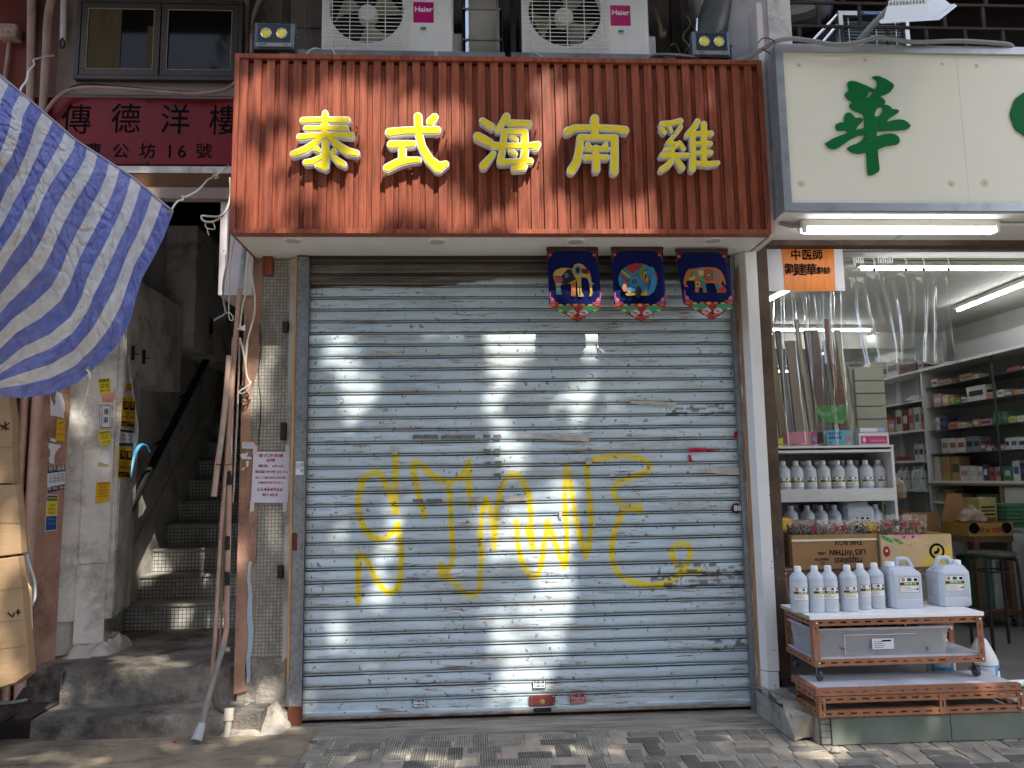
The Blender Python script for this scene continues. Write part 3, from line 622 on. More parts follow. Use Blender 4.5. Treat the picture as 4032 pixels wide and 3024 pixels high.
def paintmix(t, cur):
    o = attr(t, 'pt'); N, L = t['N'], t['L']
    # worn, chipped enamel: horizontal scrapes
    n1 = t['ramp'](t['noise']((1.8, 1, 26), 2.6, 7, .74), .565, .60)
    n2 = t['ramp'](t['noise']((1, 1, 1.5), 2.2, 3, .5), .44, .56)
    scr = fmul(t, n1, n2)
    n3 = t['ramp'](t['noise']((1, 1, 1), 34, 2, .5), .66, .70)      # pin chips
    n4 = t['ramp'](t['noise']((.6, 1, 5), 3.4, 4, .6), .48, .72)    # grey rubbed areas
    cur = t['mix'](fmul(t, n4, .40), cur, (.36, .36, .33))
    n5 = t['ramp'](t['noise']((.7, 1, 16), 3.1, 6, .68), .55, .68); cur = t['mix'](fmul(t, n5, .42), cur, (.23, .17, .115))
    n6 = t['ramp'](t['noise']((.35, 1, .5), 1.9, 2, .5), .40, .62); cur = t['mix'](fmul(t, n6, .30), cur, (.62, .68, .70))
    cur = t['mix'](o[0], cur, (.72, .55, .006))
    rustc = t['mix'](t['ramp'](t['noise']((1, 1, 1), 7, 3), .4, .6), (.12, .105, .095), (.20, .085, .04))
    cur = t['mix'](fmul(t, scr, .9), cur, rustc)
    cur = t['mix'](fmul(t, n3, .8), cur, (.12, .10, .09))
    bare = t['mix'](t['ramp'](t['noise']((1, 1, 6), 5, 6), .35, .7), (.10, .085, .07), (.045, .033, .026))
    cur = t['mix'](o[1], cur, bare)
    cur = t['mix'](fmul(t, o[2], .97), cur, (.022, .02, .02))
    return cur
slatm = mat('blue_shutter_enamel', (.475, .59, .665), (.415, .52, .60), rough=.36, sc=1.6, st=(1, 1, 4), pattern=paintmix, bump=.12, bs=4, bst=(1, 1, 5), metal=.0, spec=.6, dirt=.5, ds=3.2, dst=(.5, 1, 3), dc=(.24, .22, .18), dt=.47)
sh = thing('roller_shutter', (.35, 5.07, 0), 'pale blue steel roller shutter with yellow spray paint scrawl', 'shutter')
PITCH = .0807; XA, XB = -1.074, 1.776; NS = 36; Z00 = .125
prof = [(0, .015), (.05, .015), (.062, .002), (.09, -.003), (.145, -.003), (.178, .002), (.19, .015), (.232, .015), (.245, -.001), (.27, -.0045), (.45, -.0065), (.62, -.0065), (.80, -.0045), (.985, -.001), (1.0, .012)]
NX = 330; xs = np.linspace(XA, XB, NX+1)
segA, segB, segR = [], [], []
for pts, r in GR:
    for a, b_ in zip(pts[:-1], pts[1:]): segA.append((a.x, a.z)); segB.append((b_.x, b_.z)); segR.append(r*1.28)
segA, segB, segR = np.array(segA), np.array(segB), np.array(segR)
def paint_at(X, Z):
    P = np.stack([X.ravel(), Z.ravel()], 1); D = np.full(len(P), 9.)
    for a, b_, r in zip(segA, segB, segR):
        if P[:, 1].max() < min(a[1], b_[1])-.05 or P[:, 1].min() > max(a[1], b_[1])+.05: continue
        ab = b_-a; t = np.clip(((P-a)@ab)/(ab@ab+1e-9), 0, 1); D = np.minimum(D, np.hypot(*(P-a-t[:, None]*ab).T)-r)
    wob = .0025*np.sin(P[:, 0]*37+P[:, 1]*23)+.002*np.sin(P[:, 0]*91-P[:, 1]*71); D = D-wob; core = np.clip(.62-D/.011, 0, 1); halo = .2*np.exp(-np.clip(D, 0, 1)/.012); return np.maximum(core, halo*(D < .05)).reshape(X.shape)
def slat(k, z0, h, pf, top=False, name='slat', bottom=False):
    zz = np.array([z0+t*h for t, _ in pf]); yy = np.array([5.075+d for _, d in pf])
    X, Z = np.meshgrid(xs, zz); Y = np.repeat(yy[:, None], NX+1, 1).copy()
    sag = .0016*np.sin(X*3.1+k*1.7)+.001*np.sin(X*9+k)      # slight unevenness of each slat
    Z = Z+sag*.6; Y = Y+.0022*np.sin(X*2.3+k*2.9)+.0012*np.sin(X*7+k*5)
    n, c = X.shape; co_ = np.stack([X, Y, Z], 2).reshape(-1, 3)-np.array(org(sh))
    i, j = np.meshgrid(np.arange(n-1), np.arange(c-1), indexing='ij'); a = (i*c+j).ravel(); F = np.stack([a, a+1, a+c+1, a+c], 1)
    me = bpy.data.meshes.new(name); me.vertices.add(len(co_)); me.vertices.foreach_set('co', co_.ravel().astype('f'))
    me.loops.add(F.size); me.loops.foreach_set('vertex_index', F.ravel()); me.polygons.add(len(F))
    me.polygons.foreach_set('loop_start', np.arange(0, F.size, 4)); me.polygons.foreach_set('loop_total', np.full(len(F), 4)); me.update(); me.validate()
    me.polygons.foreach_set('use_smooth', [True]*len(me.polygons)); me.set_sharp_from_angle(angle=math.radians(55))
    ca = np.zeros((n*c, 4), 'f'); ca[:, 3] = 1
    ca[:, 0] = paint_at(X, Z).ravel()
    edge_z = 2.80+.012*np.sin(xs*6)+.02*np.sin(xs*2.2)+.02*np.sin(xs*1.1+1)
    ca[:, 1] = np.clip((Z-edge_z[None, :])/.006, 0, 1).ravel()
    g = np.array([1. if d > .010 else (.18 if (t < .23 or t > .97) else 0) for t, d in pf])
    if bottom: g = g*0; ca[:, 1] = 0
    if k in (3, 8, 9, 22):
        q = np.array([[mn.noise(Vector((x*13, z*46, k)))+.5*mn.noise(Vector((x*41, z*90, k))) for x in xs] for z in zz]); lim = {8: 1.15, 9: 1.2, 3: 1.5, 22: 1.3}.get(k, -2)
        ca[:, 1] = np.maximum(ca[:, 1], ((q > (.12 if not bottom else .20)) & (X > lim)).astype(float).ravel()*.85)
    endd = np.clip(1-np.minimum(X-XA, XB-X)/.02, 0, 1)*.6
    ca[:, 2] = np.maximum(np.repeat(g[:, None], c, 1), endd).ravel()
    at_ = me.attributes.new('pt', 'FLOAT_COLOR', 'POINT'); at_.data.foreach_set('color', ca.ravel())
    me.materials.append(slatm); return link(name, me, sh)
for k in range(NS): slat(k, Z00+k*PITCH, PITCH, prof)
slat(99, .034, .091, [(0, .004), (.08, -.012), (.12, -.016), (.38, -.016), (.42, -.006), (.97, -.006), (1, .014)], name='bottom_rail', bottom=True)
B().tube([(XA, 5.058, .036), (XB, 5.058, .036)], .008, 8).obj('foot_bar', mat('rusted_rail', (.28, .22, .18), (.14, .085, .06), rough=.8, sc=9, st=(1, 1, 1)), sh)
bx('drop_shadow_gap', darkv, sh, XA, XB, 5.085, 5.12, .0, 3.0)
bx('shutter_box', darkrust, sh, -1.16, 1.85, 5.06, 5.12, 2.975, 3.002)
# riveted lock plate
lk = thing('lock_plate', AY(2135, 2757, 5.05), 'red rusty lock plate riveted to the foot of the shutter', 'lock')
p = AY(2135, 2757, 5.05)
bx('plate', mat('worn_red_plate', (.20, .035, .03), (.11, .035, .03), rough=.5, sc=22, dirt=.4, ds=20, dc=(.3, .25, .22)), lk, p.x-.083, p.x+.083, 5.047, 5.053, p.z-.033, p.z+.033, bevel=.003)
B().lathe((p.x+.002, 5.047, p.z-.008), [(.015, 0), (.015, .003), (.006, .004), (0, .004)], 14, 'Y').obj('keyhole', mat('brass', (.45, .33, .12), rough=.4, metal=.7), lk, smooth=True)
for a in (-1, 1):
    for c in (-1, 1): B().lathe((p.x+a*.07, 5.047, p.z+c*.022), [(.006, 0), (.005, .003), (0, .005)], 8, 'Y').obj('rivet', chrome, lk, smooth=True)
bx('slot', darkv, lk, p.x-.055, p.x+.055, 5.04, 5.05, .038, .062)
# stickers on the shutter
def sticker(u, v, w, h, bg, border, lines, label, y=5.052, name='sticker', tilt=0.):
    p = AY(u, v, y); t = thing(name, p, label, 'sticker')
    bx('backing', border, t, p.x-w/2, p.x+w/2, y, y+.0015, p.z-h/2, p.z+h/2); bx('label_face', bg, t, p.x-w/2+.004, p.x+w/2-.004, y-.001, y, p.z-h/2+.004, p.z+h/2-.004)
    for (tx, dz, s, wd) in lines: text('lettering', tx, ink, t, (p.x, y-.0014, p.z+dz*h), s, .0004, .0004, width=wd)
    return t
sticker(1652, 2768, .083, .051, paper, ink, [('維修拉閘', .22, .017, .066), ('91489169', -.2, .017, .062)], 'small black bordered sticker alone at the left of the shutter foot')
sticker(2123, 2695, .083, .050, paper, ink, [('維修拉閘', .22, .017, .066), ('91489169', -.2, .016, .062)], 'small black bordered sticker directly above the lock plate', y=5.056)
sticker(2275, 2750, .098, .062, mat('pink_paper', (.52, .25, .24), rough=.7), redink, [('維修拉閘', .24, .021, .078), ('69111711', -.18, .027, .086)], 'red framed number sticker right of the lock plate')
p = AY(2905, 2002, 5.05); t88 = thing('number_plate', p, 'small maroon plate reading 88 at the right edge of the shutter', 'sign')
B().lathe((p.x-.008, 5.058, p.z), [(.036, 0), (.036, .003), (0, .003)], 8, 'Y').obj('plate', mat('maroon', (.05, .012, .01), rough=.4), t88); text('numeral', '88', white, t88, (p.x, 5.053, p.z), .052, .0006, .001, width=.05)
# torn paper remnants glued on the slats
tcream = mat('torn_cream_paper', (.50, .46, .40), (.34, .32, .28), rough=.85, sc=14); tred = mat('torn_red_paper', (.38, .015, .03), rough=.8); tgrey = mat('old_glue_marks', (.17, .18, .18), (.11, .115, .115), rough=.8, sc=20)
def torn(pts, m, parent=sh, y=5.0545):
    P = [AY(u, v, y) for u, v in pts]; Q = []
    for a, b_ in zip(P, P[1:]+P[:1]):
        for k in range(6):
            q = a.lerp(b_, k/6); nz = mn.noise_vector(q*60)*.006; Q.append(Vector((q.x+nz.x, y, q.z+nz.z)))
    B().pathprism(Q, (0, .001, 0)).obj('torn_paper', m, parent)
torn([(2035, 1708), (2310, 1712), (2322, 1722), (2320, 1738), (2220, 1735), (2110, 1725), (2040, 1722)], tcream)
torn([(1770, 1960), (1900, 1957), (1905, 1973), (1790, 1976)], tcream); torn([(1975, 1957), (2070, 1952), (2080, 1970), (1990, 1976)], tcream)
torn([(2482, 1578), (2600, 1580), (2665, 1588), (2660, 1600), (2600, 1594), (2490, 1590)], tcream)
torn([(2305, 1800), (2333, 1803), (2330, 1830), (2308, 1828)], tcream); torn([(1537, 1757), (1566, 1757), (1566, 1790), (1540, 1788)], tcream)
torn([(2400, 1863), (2424, 1865), (2418, 1877), (2404, 1876)], tcream); torn([(2200, 2012), (2213, 2014), (2214, 2042), (2202, 2040)], tcream); torn([(2335, 2060), (2345, 2060), (2342, 2075), (2334, 2073)], tcream)
torn([(2710, 1766), (2840, 1768), (2800, 1776), (2715, 1780)], tred); torn([(2709, 1792), (2722, 1792), (2724, 1818), (2712, 1816)], tred); torn([(2890, 1703), (2903, 1700), (2903, 1725), (2892, 1727)], tred); torn([(2706, 1855), (2712, 1855), (2711, 1866), (2706, 1866)], tred)
torn([(2760, 1848), (2912, 1840), (2912, 1870), (2850, 1868), (2770, 1860)], tcream)
for a in ((1625, 1712, 100, 16), (1737, 1714, 133, 15), (1902, 1712, 28, 14), (1942, 1712, 30, 14), (1905, 1768, 26, 18), (1947, 1768, 26, 20), (1908, 1818, 24, 18), (1950, 1816, 26, 17), (1945, 1864, 26, 15), (1626, 1966, 42, 12), (1678, 1966, 64, 14), (2308, 1768, 20, 11), (1600, 2275, 50, 10), (1220, 2342, 38, 9)):
    u, v, w, h = a; torn([(u, v), (u+w, v-1), (u+w, v+h), (u, v+h)], tgrey)
# vertical pen ticks at the left of the slats
for k in range(4, 33, 1):
    if k in (15, 16): continue
    z_ = Z00+k*PITCH+.045; bx('pen_tick', black, sh, -1.031, -1.0275, 5.0605, 5.0615, z_-.008, z_+.012)

# ================================================================== WOODEN SIGN
SX0, SX1, SZ0, SZ1, SY = -1.462, 1.897, 3.007, 4.172, 4.610
sg = thing('wooden_sign', (.2, SY, SZ0), 'red brown slatted wooden sign box over the roller shutter', 'sign')
def miter(x0, x1, z0, z1, w, y0, y1):
    return [[(x0, z1), (x1, z1), (x1-w, z1-w), (x0+w, z1-w)], [(x0, z0), (x0+w, z0+w), (x1-w, z0+w), (x1, z0)], [(x0, z0), (x0, z1), (x0+w, z1-w), (x0+w, z0+w)], [(x1, z0), (x1-w, z0+w), (x1-w, z1-w), (x1, z1)]]
for q in miter(SX0, SX1, SZ0, SZ1, .030, 0, 0): B().prism(list(reversed(q)), SY-.012, SY+.06).obj('trim', wood, sg, bevel=.002)
bx('backing', darkv, sg, SX0+.01, SX1-.01, SY+.052, SY+.058, SZ0+.01, SZ1-.01)
bx('end_board', wood, sg, SX0, SX0+.012, SY+.061, 5.12, SZ0, SZ1); 
nsl = 40; pt_ = (SX1-SX0-.062)/nsl; sb = B(); z0_, z1_ = SZ0+.031, SZ1-.031
w1 = pt_*.60
sb.hexa([(.001, 0, z0_), (w1-.001, 0, z0_), (w1+.002, .022, z0_), (-.002, .022, z0_), (.001, 0, z1_), (w1-.001, 0, z1_), (w1+.002, .022, z1_), (-.002, .022, z1_)])
sb.box(w1+.0022, pt_-.0022, .017, .022, z0_, z1_-.022); sb.box(w1+pt_*.17, w1+pt_*.24, .012, .017, z0_, z1_-.022)
slm = sb.mesh('slat', wood)
for k in range(nsl):
    o = link('slat', slm, sg); o.location = Vector((SX0+.031+k*pt_, SY+random.uniform(-.0008, .0008), 0))-org(sg)
sf = bx('soffit', white, sg, SX0+.02, SX1-.012, SY+.062, 5.16, SZ0-.003, SZ0+.004)
for u, v in ((1154, 946), (1721, 950), (2266, 950), (2804, 946)):
    p = AZ(u, v, SZ0-.003); d_ = B().lathe((p.x, p.y, SZ0-.010), [(.0, .0005), (.050, .0), (.052, -.003), (.062, -.003), (.066, .007)], 28).obj('downlight', white, sf, smooth=True)
    B().lathe((p.x, p.y, SZ0-.0112), [(0, 0), (.048, .0), (.049, .002)], 24).obj('diffuser', mat('frosted_diffuser', (.42, .43, .46), rough=.3), sg, smooth=True)
struct(bx('white_reveal', pinkwhite, None, 1.8985, 1.9375, SY+.03, 5.0, 3.0, 4.6))
struct(B().hexa([(1.70, 4.95, 4.19), (2.0, 4.72, 4.19), (2.0, 5.2, 4.19), (1.70, 5.2, 4.19), (1.55, 4.95, 5.6), (2.0, 4.72, 5.6), (2.0, 5.2, 5.6), (1.55, 5.2, 5.6)]).obj('white_pier_above', pinkwhite, None))
# ---- the five raised characters
ZA = lambda x, y: AY(900+x*.4973, y*.4973, 4.542); ZB = lambda x, y: AY(1900+x*.4973, y*.4973, 4.542)
CH = [
 ('泰', ZA, [[(765, 895, 22), (765, 950, 32), (762, 1070, 30)], [(590, 955, 26), (700, 950, 24), (940, 953, 27)], [(616, 1018, 23), (925, 1014, 23)], [(565, 1085, 26), (750, 1072, 24), (975, 1072, 24)],
  [(745, 1070, 27), (690, 1130, 26), (610, 1185, 30), (512, 1222, 26)], [(800, 1085, 27), (860, 1150, 29), (940, 1200, 33), (1012, 1215, 26)], [(767, 1125, 30), (770, 1240, 30), (758, 1318, 36), (708, 1308, 25)],
  [(692, 1176, 26), (725, 1200, 17)], [(842, 1188, 22), (805, 1222, 17)], [(755, 1235, 20), (665, 1282, 26), (612, 1288, 25)], [(822, 1237, 20), (870, 1280, 28), (912, 1303, 25)]]),
 ('式', ZA, [[(1500, 925, 32), (1505, 1060, 31), (1530, 1160, 32), (1590, 1268, 37), (1660, 1328, 44), (1718, 1300, 27)], [(1632, 928, 28), (1600, 965, 34)], [(1275, 1050, 34), (1400, 1036, 30), (1650, 1032, 32)],
  [(1290, 1146, 34), (1460, 1140, 27)], [(1375, 1150, 30), (1375, 1270, 32)], [(1258, 1332, 34), (1335, 1292, 34), (1420, 1272, 28), (1508, 1266, 22)]]),
 ('海', ZB, [[(-1, 957, 24), (72, 1005, 28)], [(-38, 1082, 34), (55, 1130, 32)], [(8, 1312, 32), (86, 1220, 22)], [(190, 925, 30), (120, 1035, 22)], [(215, 977, 28), (365, 980, 27)], [(172, 1046, 27), (160, 1180, 25), (140, 1280, 28)],
  [(172, 1044, 24), (330, 1046, 26)], [(332, 1048, 30), (336, 1200, 30), (318, 1320, 36), (250, 1336, 26)], [(90, 1156, 30), (200, 1156, 24), (370, 1156, 26), (440, 1142, 22), (420, 1170, 30)], [(138, 1286, 25), (378, 1276, 25)], [(232, 1090, 23), (266, 1110, 20)], [(224, 1197, 22), (258, 1220, 20)]]),
 ('南', ZB, [[(888, 940, 32), (890, 1080, 29)], [(672, 1042, 30), (730, 1015, 27), (900, 1012, 24), (1060, 1020, 27), (1130, 1032, 30)], [(775, 1095, 28), (765, 1200, 30), (742, 1290, 33), (704, 1348, 34)], [(780, 1088, 24), (1045, 1092, 26)], [(1045, 1096, 29), (1045, 1230, 30), (1043, 1355, 33)],
  [(832, 1145, 19), (850, 1168, 17)], [(978, 1142, 18), (958, 1165, 17)], [(822, 1180, 20), (988, 1180, 20)], [(815, 1247, 22), (985, 1247, 22)], [(900, 1172, 24), (900, 1340, 31)]]),
 ('雞', ZB, [[(1422, 984, 25), (1500, 975, 23), (1568, 957, 23)], [(1418, 1020, 19), (1442, 1048, 19)], [(1484, 1014, 17), (1496, 1040, 15)], [(1570, 1004, 18), (1532, 1058, 17)], [(1512, 1080, 17), (1468, 1135, 20), (1530, 1140, 18)], [(1560, 1130, 18), (1500, 1180, 19), (1448, 1188, 21)], [(1568, 1140, 17), (1592, 1178, 20)],
  [(1420, 1232, 24), (1620, 1230, 21)], [(1502, 1192, 20), (1508, 1262, 23), (1468, 1310, 26), (1420, 1342, 25)], [(1542, 1272, 22), (1580, 1328, 27)], [(1702, 962, 24), (1682, 1002, 25), (1622, 1068, 23)], [(1662, 1062, 24), (1666, 1200, 25), (1662, 1338, 28)], [(1752, 985, 26), (1752, 1290, 24)],
  [(1680, 1060, 21), (1808, 1058, 24)], [(1680, 1138, 19), (1800, 1138, 23)], [(1680, 1213, 18), (1806, 1208, 22)], [(1680, 1292, 20), (1800, 1300, 25), (1862, 1290, 20)]])]
for ch, to3, st in CH:
    st = [[(x, y, r) for x, y, r in s] for s in st]
    k_ = 3 if ch == '雞' else 0; body = sdf_contours(st, off=3.5-k_); face = sdf_contours(st, off=-6.5-k_*.4)
    rim = shape2d('letter', [l for l in body], rimw, sg, lambda x, y: AY(0, 0, 1) if 0 else Vector((to3(x, y).x, 4.563, to3(x, y).z)), .046)
    shape2d('letter_face', face, yellowf, rim, lambda x, y: Vector((to3(x, y).x, 4.5375, to3(x, y).z)), .006)
    x_ = [to3(p[0], p[1]) for s in st for p in s]; lo = min(p.x for p in x_); hi = max(p.x for p in x_); zl = min(p.z for p in x_); zh = max(p.z for p in x_)
    for (fx, fz) in ((-.03, .35), (1.03, .2), (1.02, .62), (.42, -.06), (.98, .80)):
        B().tube([(lo+(hi-lo)*fx, SY+.0, zl+(zh-zl)*fz), (lo+(hi-lo)*fx, 4.575, zl+(zh-zl)*fz)], .0055, 8).obj('stud', chrome, rim)
# ================================================================== THREE BANNERS
navy = mat('navy_cloth', (.006, .012, .105), (.004, .008, .07), rough=.75, sc=3, bump=.2, bs=4)
C = dict(gold=flat('banner_gold', (0.446, 0.288, 0.065)), dark=flat('banner_black', (0.014, 0.011, 0.022)), red=flat('banner_red', (0.324, 0.022, 0.029)), blue=flat('banner_sky_blue', (0.036, 0.202, 0.360)), orange=flat('banner_orange', (0.396, 0.122, 0.036)),
         green=flat('banner_green', (0.043, 0.238, 0.079)), pink=flat('banner_pink', (0.432, 0.216, 0.202)), rose=flat('banner_rose', (0.324, 0.058, 0.115)), yel=flat('banner_yellow', (0.446, 0.346, 0.058)), white=flat('banner_white', (0.432, 0.396, 0.374)), teal=flat('banner_teal', (0.043, 0.158, 0.173)), maroon=flat('banner_maroon', (0.115, 0.014, 0.014)))
BY = 4.86
def banner(pts, label, art):
    P = [AY(2100+x*.3843, 950+y*.3843, BY) for x, y in pts]; tl, tr, br, tip, bl = P
    o0 = Vector(((tl.x+tr.x)/2, BY, tl.z)); t = thing('banner', o0, label, 'banner')
    # cloth: gently waved sheet with a pointed hem
    vs = []; nx, nz = 14, 16
    for j in range(nz+1):
        f = j/nz
        for i in range(nx+1):
            g = i/nx; top = tl.lerp(tr, g); bot = (bl.lerp(tip, g*2) if g < .5 else tip.lerp(br, g*2-1)); q = top.lerp(bot, f)
            y_ = BY+.006*math.sin(g*7+o0.x*5)*f+.004*math.sin(g*13+f*3)*f; vs.append((q.x, y_, q.z))
    fs = [(j*(nx+1)+i, (j+1)*(nx+1)+i, (j+1)*(nx+1)+i+1, j*(nx+1)+i+1) for j in range(nz) for i in range(nx)]
    cl = B().add(vs, fs).obj('cloth', navy, t, smooth=True); md = cl.modifiers.new('s', 'SOLIDIFY'); md.thickness = .0012
    bx('rod', mat('dark_brown_rod', (.05, .03, .02), rough=.6), t, tl.x-.002, tr.x+.002, BY-.008, BY+.012, tl.z-.022, tl.z+.004, bevel=.004)
    cnt = [0]
    def pc(m, poly, name='printed_figure', lift=0.):
        cnt[0] += 1; y_ = BY-.0115-.0006*cnt[0]-lift; Q = [AY(2100+x*.3843, 950+y*.3843, y_) for x, y in poly]
        B().pathprism(Q, (0, .0005, 0)).obj(name, C[m], t)
    def ell(m, cx, cy_, rx, ry, n=18, a0=0, a1=360, name='printed_flower'): pc(m, [(cx+rx*math.cos(math.radians(a0+(a1-a0)*k/n)), cy_-ry*math.sin(math.radians(a0+(a1-a0)*k/n))) for k in range(n if a1-a0 == 360 else n+1)], name)
    art(pc, ell)
    # border ornaments
    x0, y0 = pts[0]; x1 = pts[1][0]; bx0, by0 = pts[4]; bx1 = pts[2][0]; tx, ty = pts[3]
    for s, xx in ((1, x0), (-1, x1)):
        for q in ((0, 28, 95, 12), (8, 40, 60, 14), (16, 60, 34, 24), (4, 84, 22, 30), (0, 114, 12, 30)): pc('maroon' if q[1] != 60 else 'orange', [(xx+s*q[0], y0+q[1]), (xx+s*(q[0]+q[2]), y0+q[1]), (xx+s*(q[0]+q[2]), y0+q[1]+q[3]), (xx+s*q[0], y0+q[1]+q[3])][::s], 'printed_corner')
    for s, xx in ((1, bx0), (-1, bx1)):
        yy = by0
        for q in ((2, -140, 14, 60), (6, -90, 30, 40), (10, -60, 48, 32), (14, -40, 78, 18)): pc('rose', [(xx+s*q[0], yy+q[1]), (xx+s*(q[0]+q[2]), yy+q[1]+4), (xx+s*(q[0]+q[2]), yy+q[1]+q[3]), (xx+s*q[0], yy+q[1]+q[3])][::s], 'printed_corner')
        ell('pink', xx+s*36, yy-62, 15, 13)
    w = bx1-bx0
    pc('red', [(bx0+2, by0-18), (bx0+w*.16, by0-26), (bx0+w*.3, by0+6), (bx0+w*.5, by0-28), (bx0+w*.7, by0+2), (bx0+w*.86, by0-24), (bx1-2, by0-18), (bx1-4, by0+4), (tx, ty-4), (bx0+4, by0+4)], 'printed_border')
    for k in range(7): ell('yel' if k % 2 else 'orange', bx0+w*(.08+.14*k), by0-8+4*(k % 2), w*.045, 12)
    for s in (-1, 1):
        ell('green', tx+s*w*.24, by0+34, w*.17, 34); ell('teal', tx+s*w*.25, by0+36, w*.11, 20); ell('green', tx+s*w*.25, by0+38, w*.08, 13)
        for a in range(5): ell('pink' if a % 2 else 'white', tx+s*w*.115+math.cos(a*1.26)*w*.05, by0+72+math.sin(a*1.26)*16, w*.05, 16)
        ell('rose', tx+s*w*.115, by0+72, w*.03, 9)
        ell('yel', tx+s*w*.33, by0+28+22, w*.04, 12)
    for k in range(6): ell(('yel', 'orange', 'red')[k % 3], tx+(k-2.5)*w*.05, by0+108+10*(k % 2), w*.03, 10)
    ell('red', tx, ty-40, w*.05, 18)
    return t
def art1(pc, ell):
    pc('gold', [(205, 330), (230, 295), (290, 272), (345, 272), (400, 285), (420, 240), (465, 226), (510, 240), (545, 280), (575, 310), (590, 370), (600, 440), (607, 540), (590, 566), (572, 562), (582, 520), (575, 440), (555, 380), (520, 368), (490, 372), (490, 440), (495, 520), (515, 552), (515, 567), (460, 567), (455, 520), (450, 430), (440, 380), (435, 420), (435, 520), (430, 562), (385, 562), (388, 500), (385, 430), (330, 440), (285, 440), (275, 470), (285, 520), (298, 545), (238, 545), (235, 480), (225, 420), (205, 370)])
    pc('dark', [(210, 355), (290, 355), (350, 285), (392, 290), (420, 360), (440, 388), (400, 410), (340, 440), (300, 436), (250, 400)])
    pc('rose', [(210, 362), (290, 362), (310, 400), (280, 430), (232, 420)]); pc('teal', [(236, 455), (275, 455), (292, 540), (240, 540)]); pc('orange', [(392, 430), (436, 400), (433, 556), (390, 556)])
    ell('blue', 455, 296, 34, 44); ell('dark', 455, 296, 20, 30); pc('maroon', [(495, 280), (555, 285), (575, 330), (520, 335), (498, 315)]); ell('teal', 340, 350, 22, 28)
    pc('white', [(560, 385), (600, 425), (625, 432), (612, 444), (580, 432)]); [ell('dark', 478, 470+k*22, 8, 8) for k in range(4)]
def art2(pc, ell):
    ell('blue', 1070, 390, 202, 165); pc('red', [(935, 270), (1010, 232), (1100, 228), (1130, 245), (1020, 330)]); pc('red', [(1222, 300), (1262, 320), (1280, 380), (1240, 390)])
    pc('navy2' if 0 else 'teal', [(900, 300), (935, 272), (1022, 345), (1080, 300), (1060, 380), (1000, 390)]); pc('yel', [(898, 305), (908, 292), (1010, 375), (1000, 388)]); pc('red', [(880, 345), (890, 325), (985, 400), (975, 430)])
    ell('green', 1120, 330, 40, 70); ell('red', 1160, 360, 50, 75); ell('yel', 1160, 365, 36, 58); ell('maroon', 1162, 370, 26, 44); ell('gold', 1168, 385, 15, 24); ell('blue', 1205, 330, 46, 70)
    for a in range(8): ell('blue', 1037+38*math.cos(a*.785), 412+38*math.sin(a*.785), 17, 17)
    ell('dark', 1037, 412, 24, 24); ell('teal', 1037, 412, 14, 14)
    for x in (985, 1150):
        for a in range(5): ell('blue', x+32*math.cos(.4+a*.6), 515-30*math.sin(.4+a*.6), 15, 15)
        ell('orange', x, 518, 24, 20); ell('yel', x, 520, 12, 12)
    ell('orange', 935, 475, 22, 40); pc('yel', [(940, 535), (1045, 530), (1050, 552), (960, 558)]); pc('yel', [(1100, 530), (1175, 530), (1168, 558), (1100, 552)])
    ell('dark', 1075, 515, 33, 62, name='printed_figure')
    pc('blue', [(1215, 300), (1255, 350), (1268, 430), (1240, 510), (1180, 560), (1165, 530), (1200, 470)])
def art3(pc, ell):
    pc('orange', [(1560, 330), (1590, 285), (1660, 278), (1720, 268), (1800, 264), (1870, 272), (1920, 300), (1950, 350), (1975, 440), (1968, 450), (1935, 400), (1925, 440), (1960, 470), (1982, 500), (1965, 528), (1880, 528), (1885, 480), (1850, 430), (1780, 430), (1762, 440), (1770, 490), (1780, 522), (1740, 524), (1735, 480), (1700, 470), (1695, 522), (1655, 522), (1660, 440), (1640, 400), (1600, 405), (1575, 400), (1560, 440), (1590, 465), (1560, 468), (1537, 430), (1545, 380)])
    ell('blue', 1720, 325, 44, 44); ell('yel', 1720, 325, 30, 32); ell('red', 1795, 345, 52, 60); ell('green', 1795, 345, 38, 42); ell('red', 1795, 345, 28, 30); ell('yel', 1795, 345, 12, 12); ell('blue', 1870, 350, 32, 44); ell('orange', 1870, 350, 20, 28)
    ell('green', 1640, 330, 20, 30); ell('green', 1720, 390, 34, 16); pc('teal', [(1700, 415), (1760, 410), (1775, 500), (1745, 520), (1735, 450)]); pc('teal', [(1850, 430), (1915, 440), (1900, 500), (1880, 500)]); ell('yel', 1685, 440, 26, 30); ell('maroon', 1685, 440, 12, 14); ell('red', 1945, 495, 26, 28); pc('yel', [(1590, 390), (1650, 345), (1660, 380), (1620, 400)])
banner([(138, 68), (660, 72), (698, 655), (455, 825), (165, 660)], 'navy pointed banner with a yellow elephant, leftmost of the three under the sign', art1)
banner([(798, 66), (1328, 72), (1358, 655), (1105, 822), (828, 660)], 'navy pointed banner with a round blue and red elephant', art2)
banner([(1458, 82), (1988, 84), (2055, 660), (1832, 806), (1542, 640)], 'navy pointed banner with a red patchwork elephant, nearest the white pillar', art3)
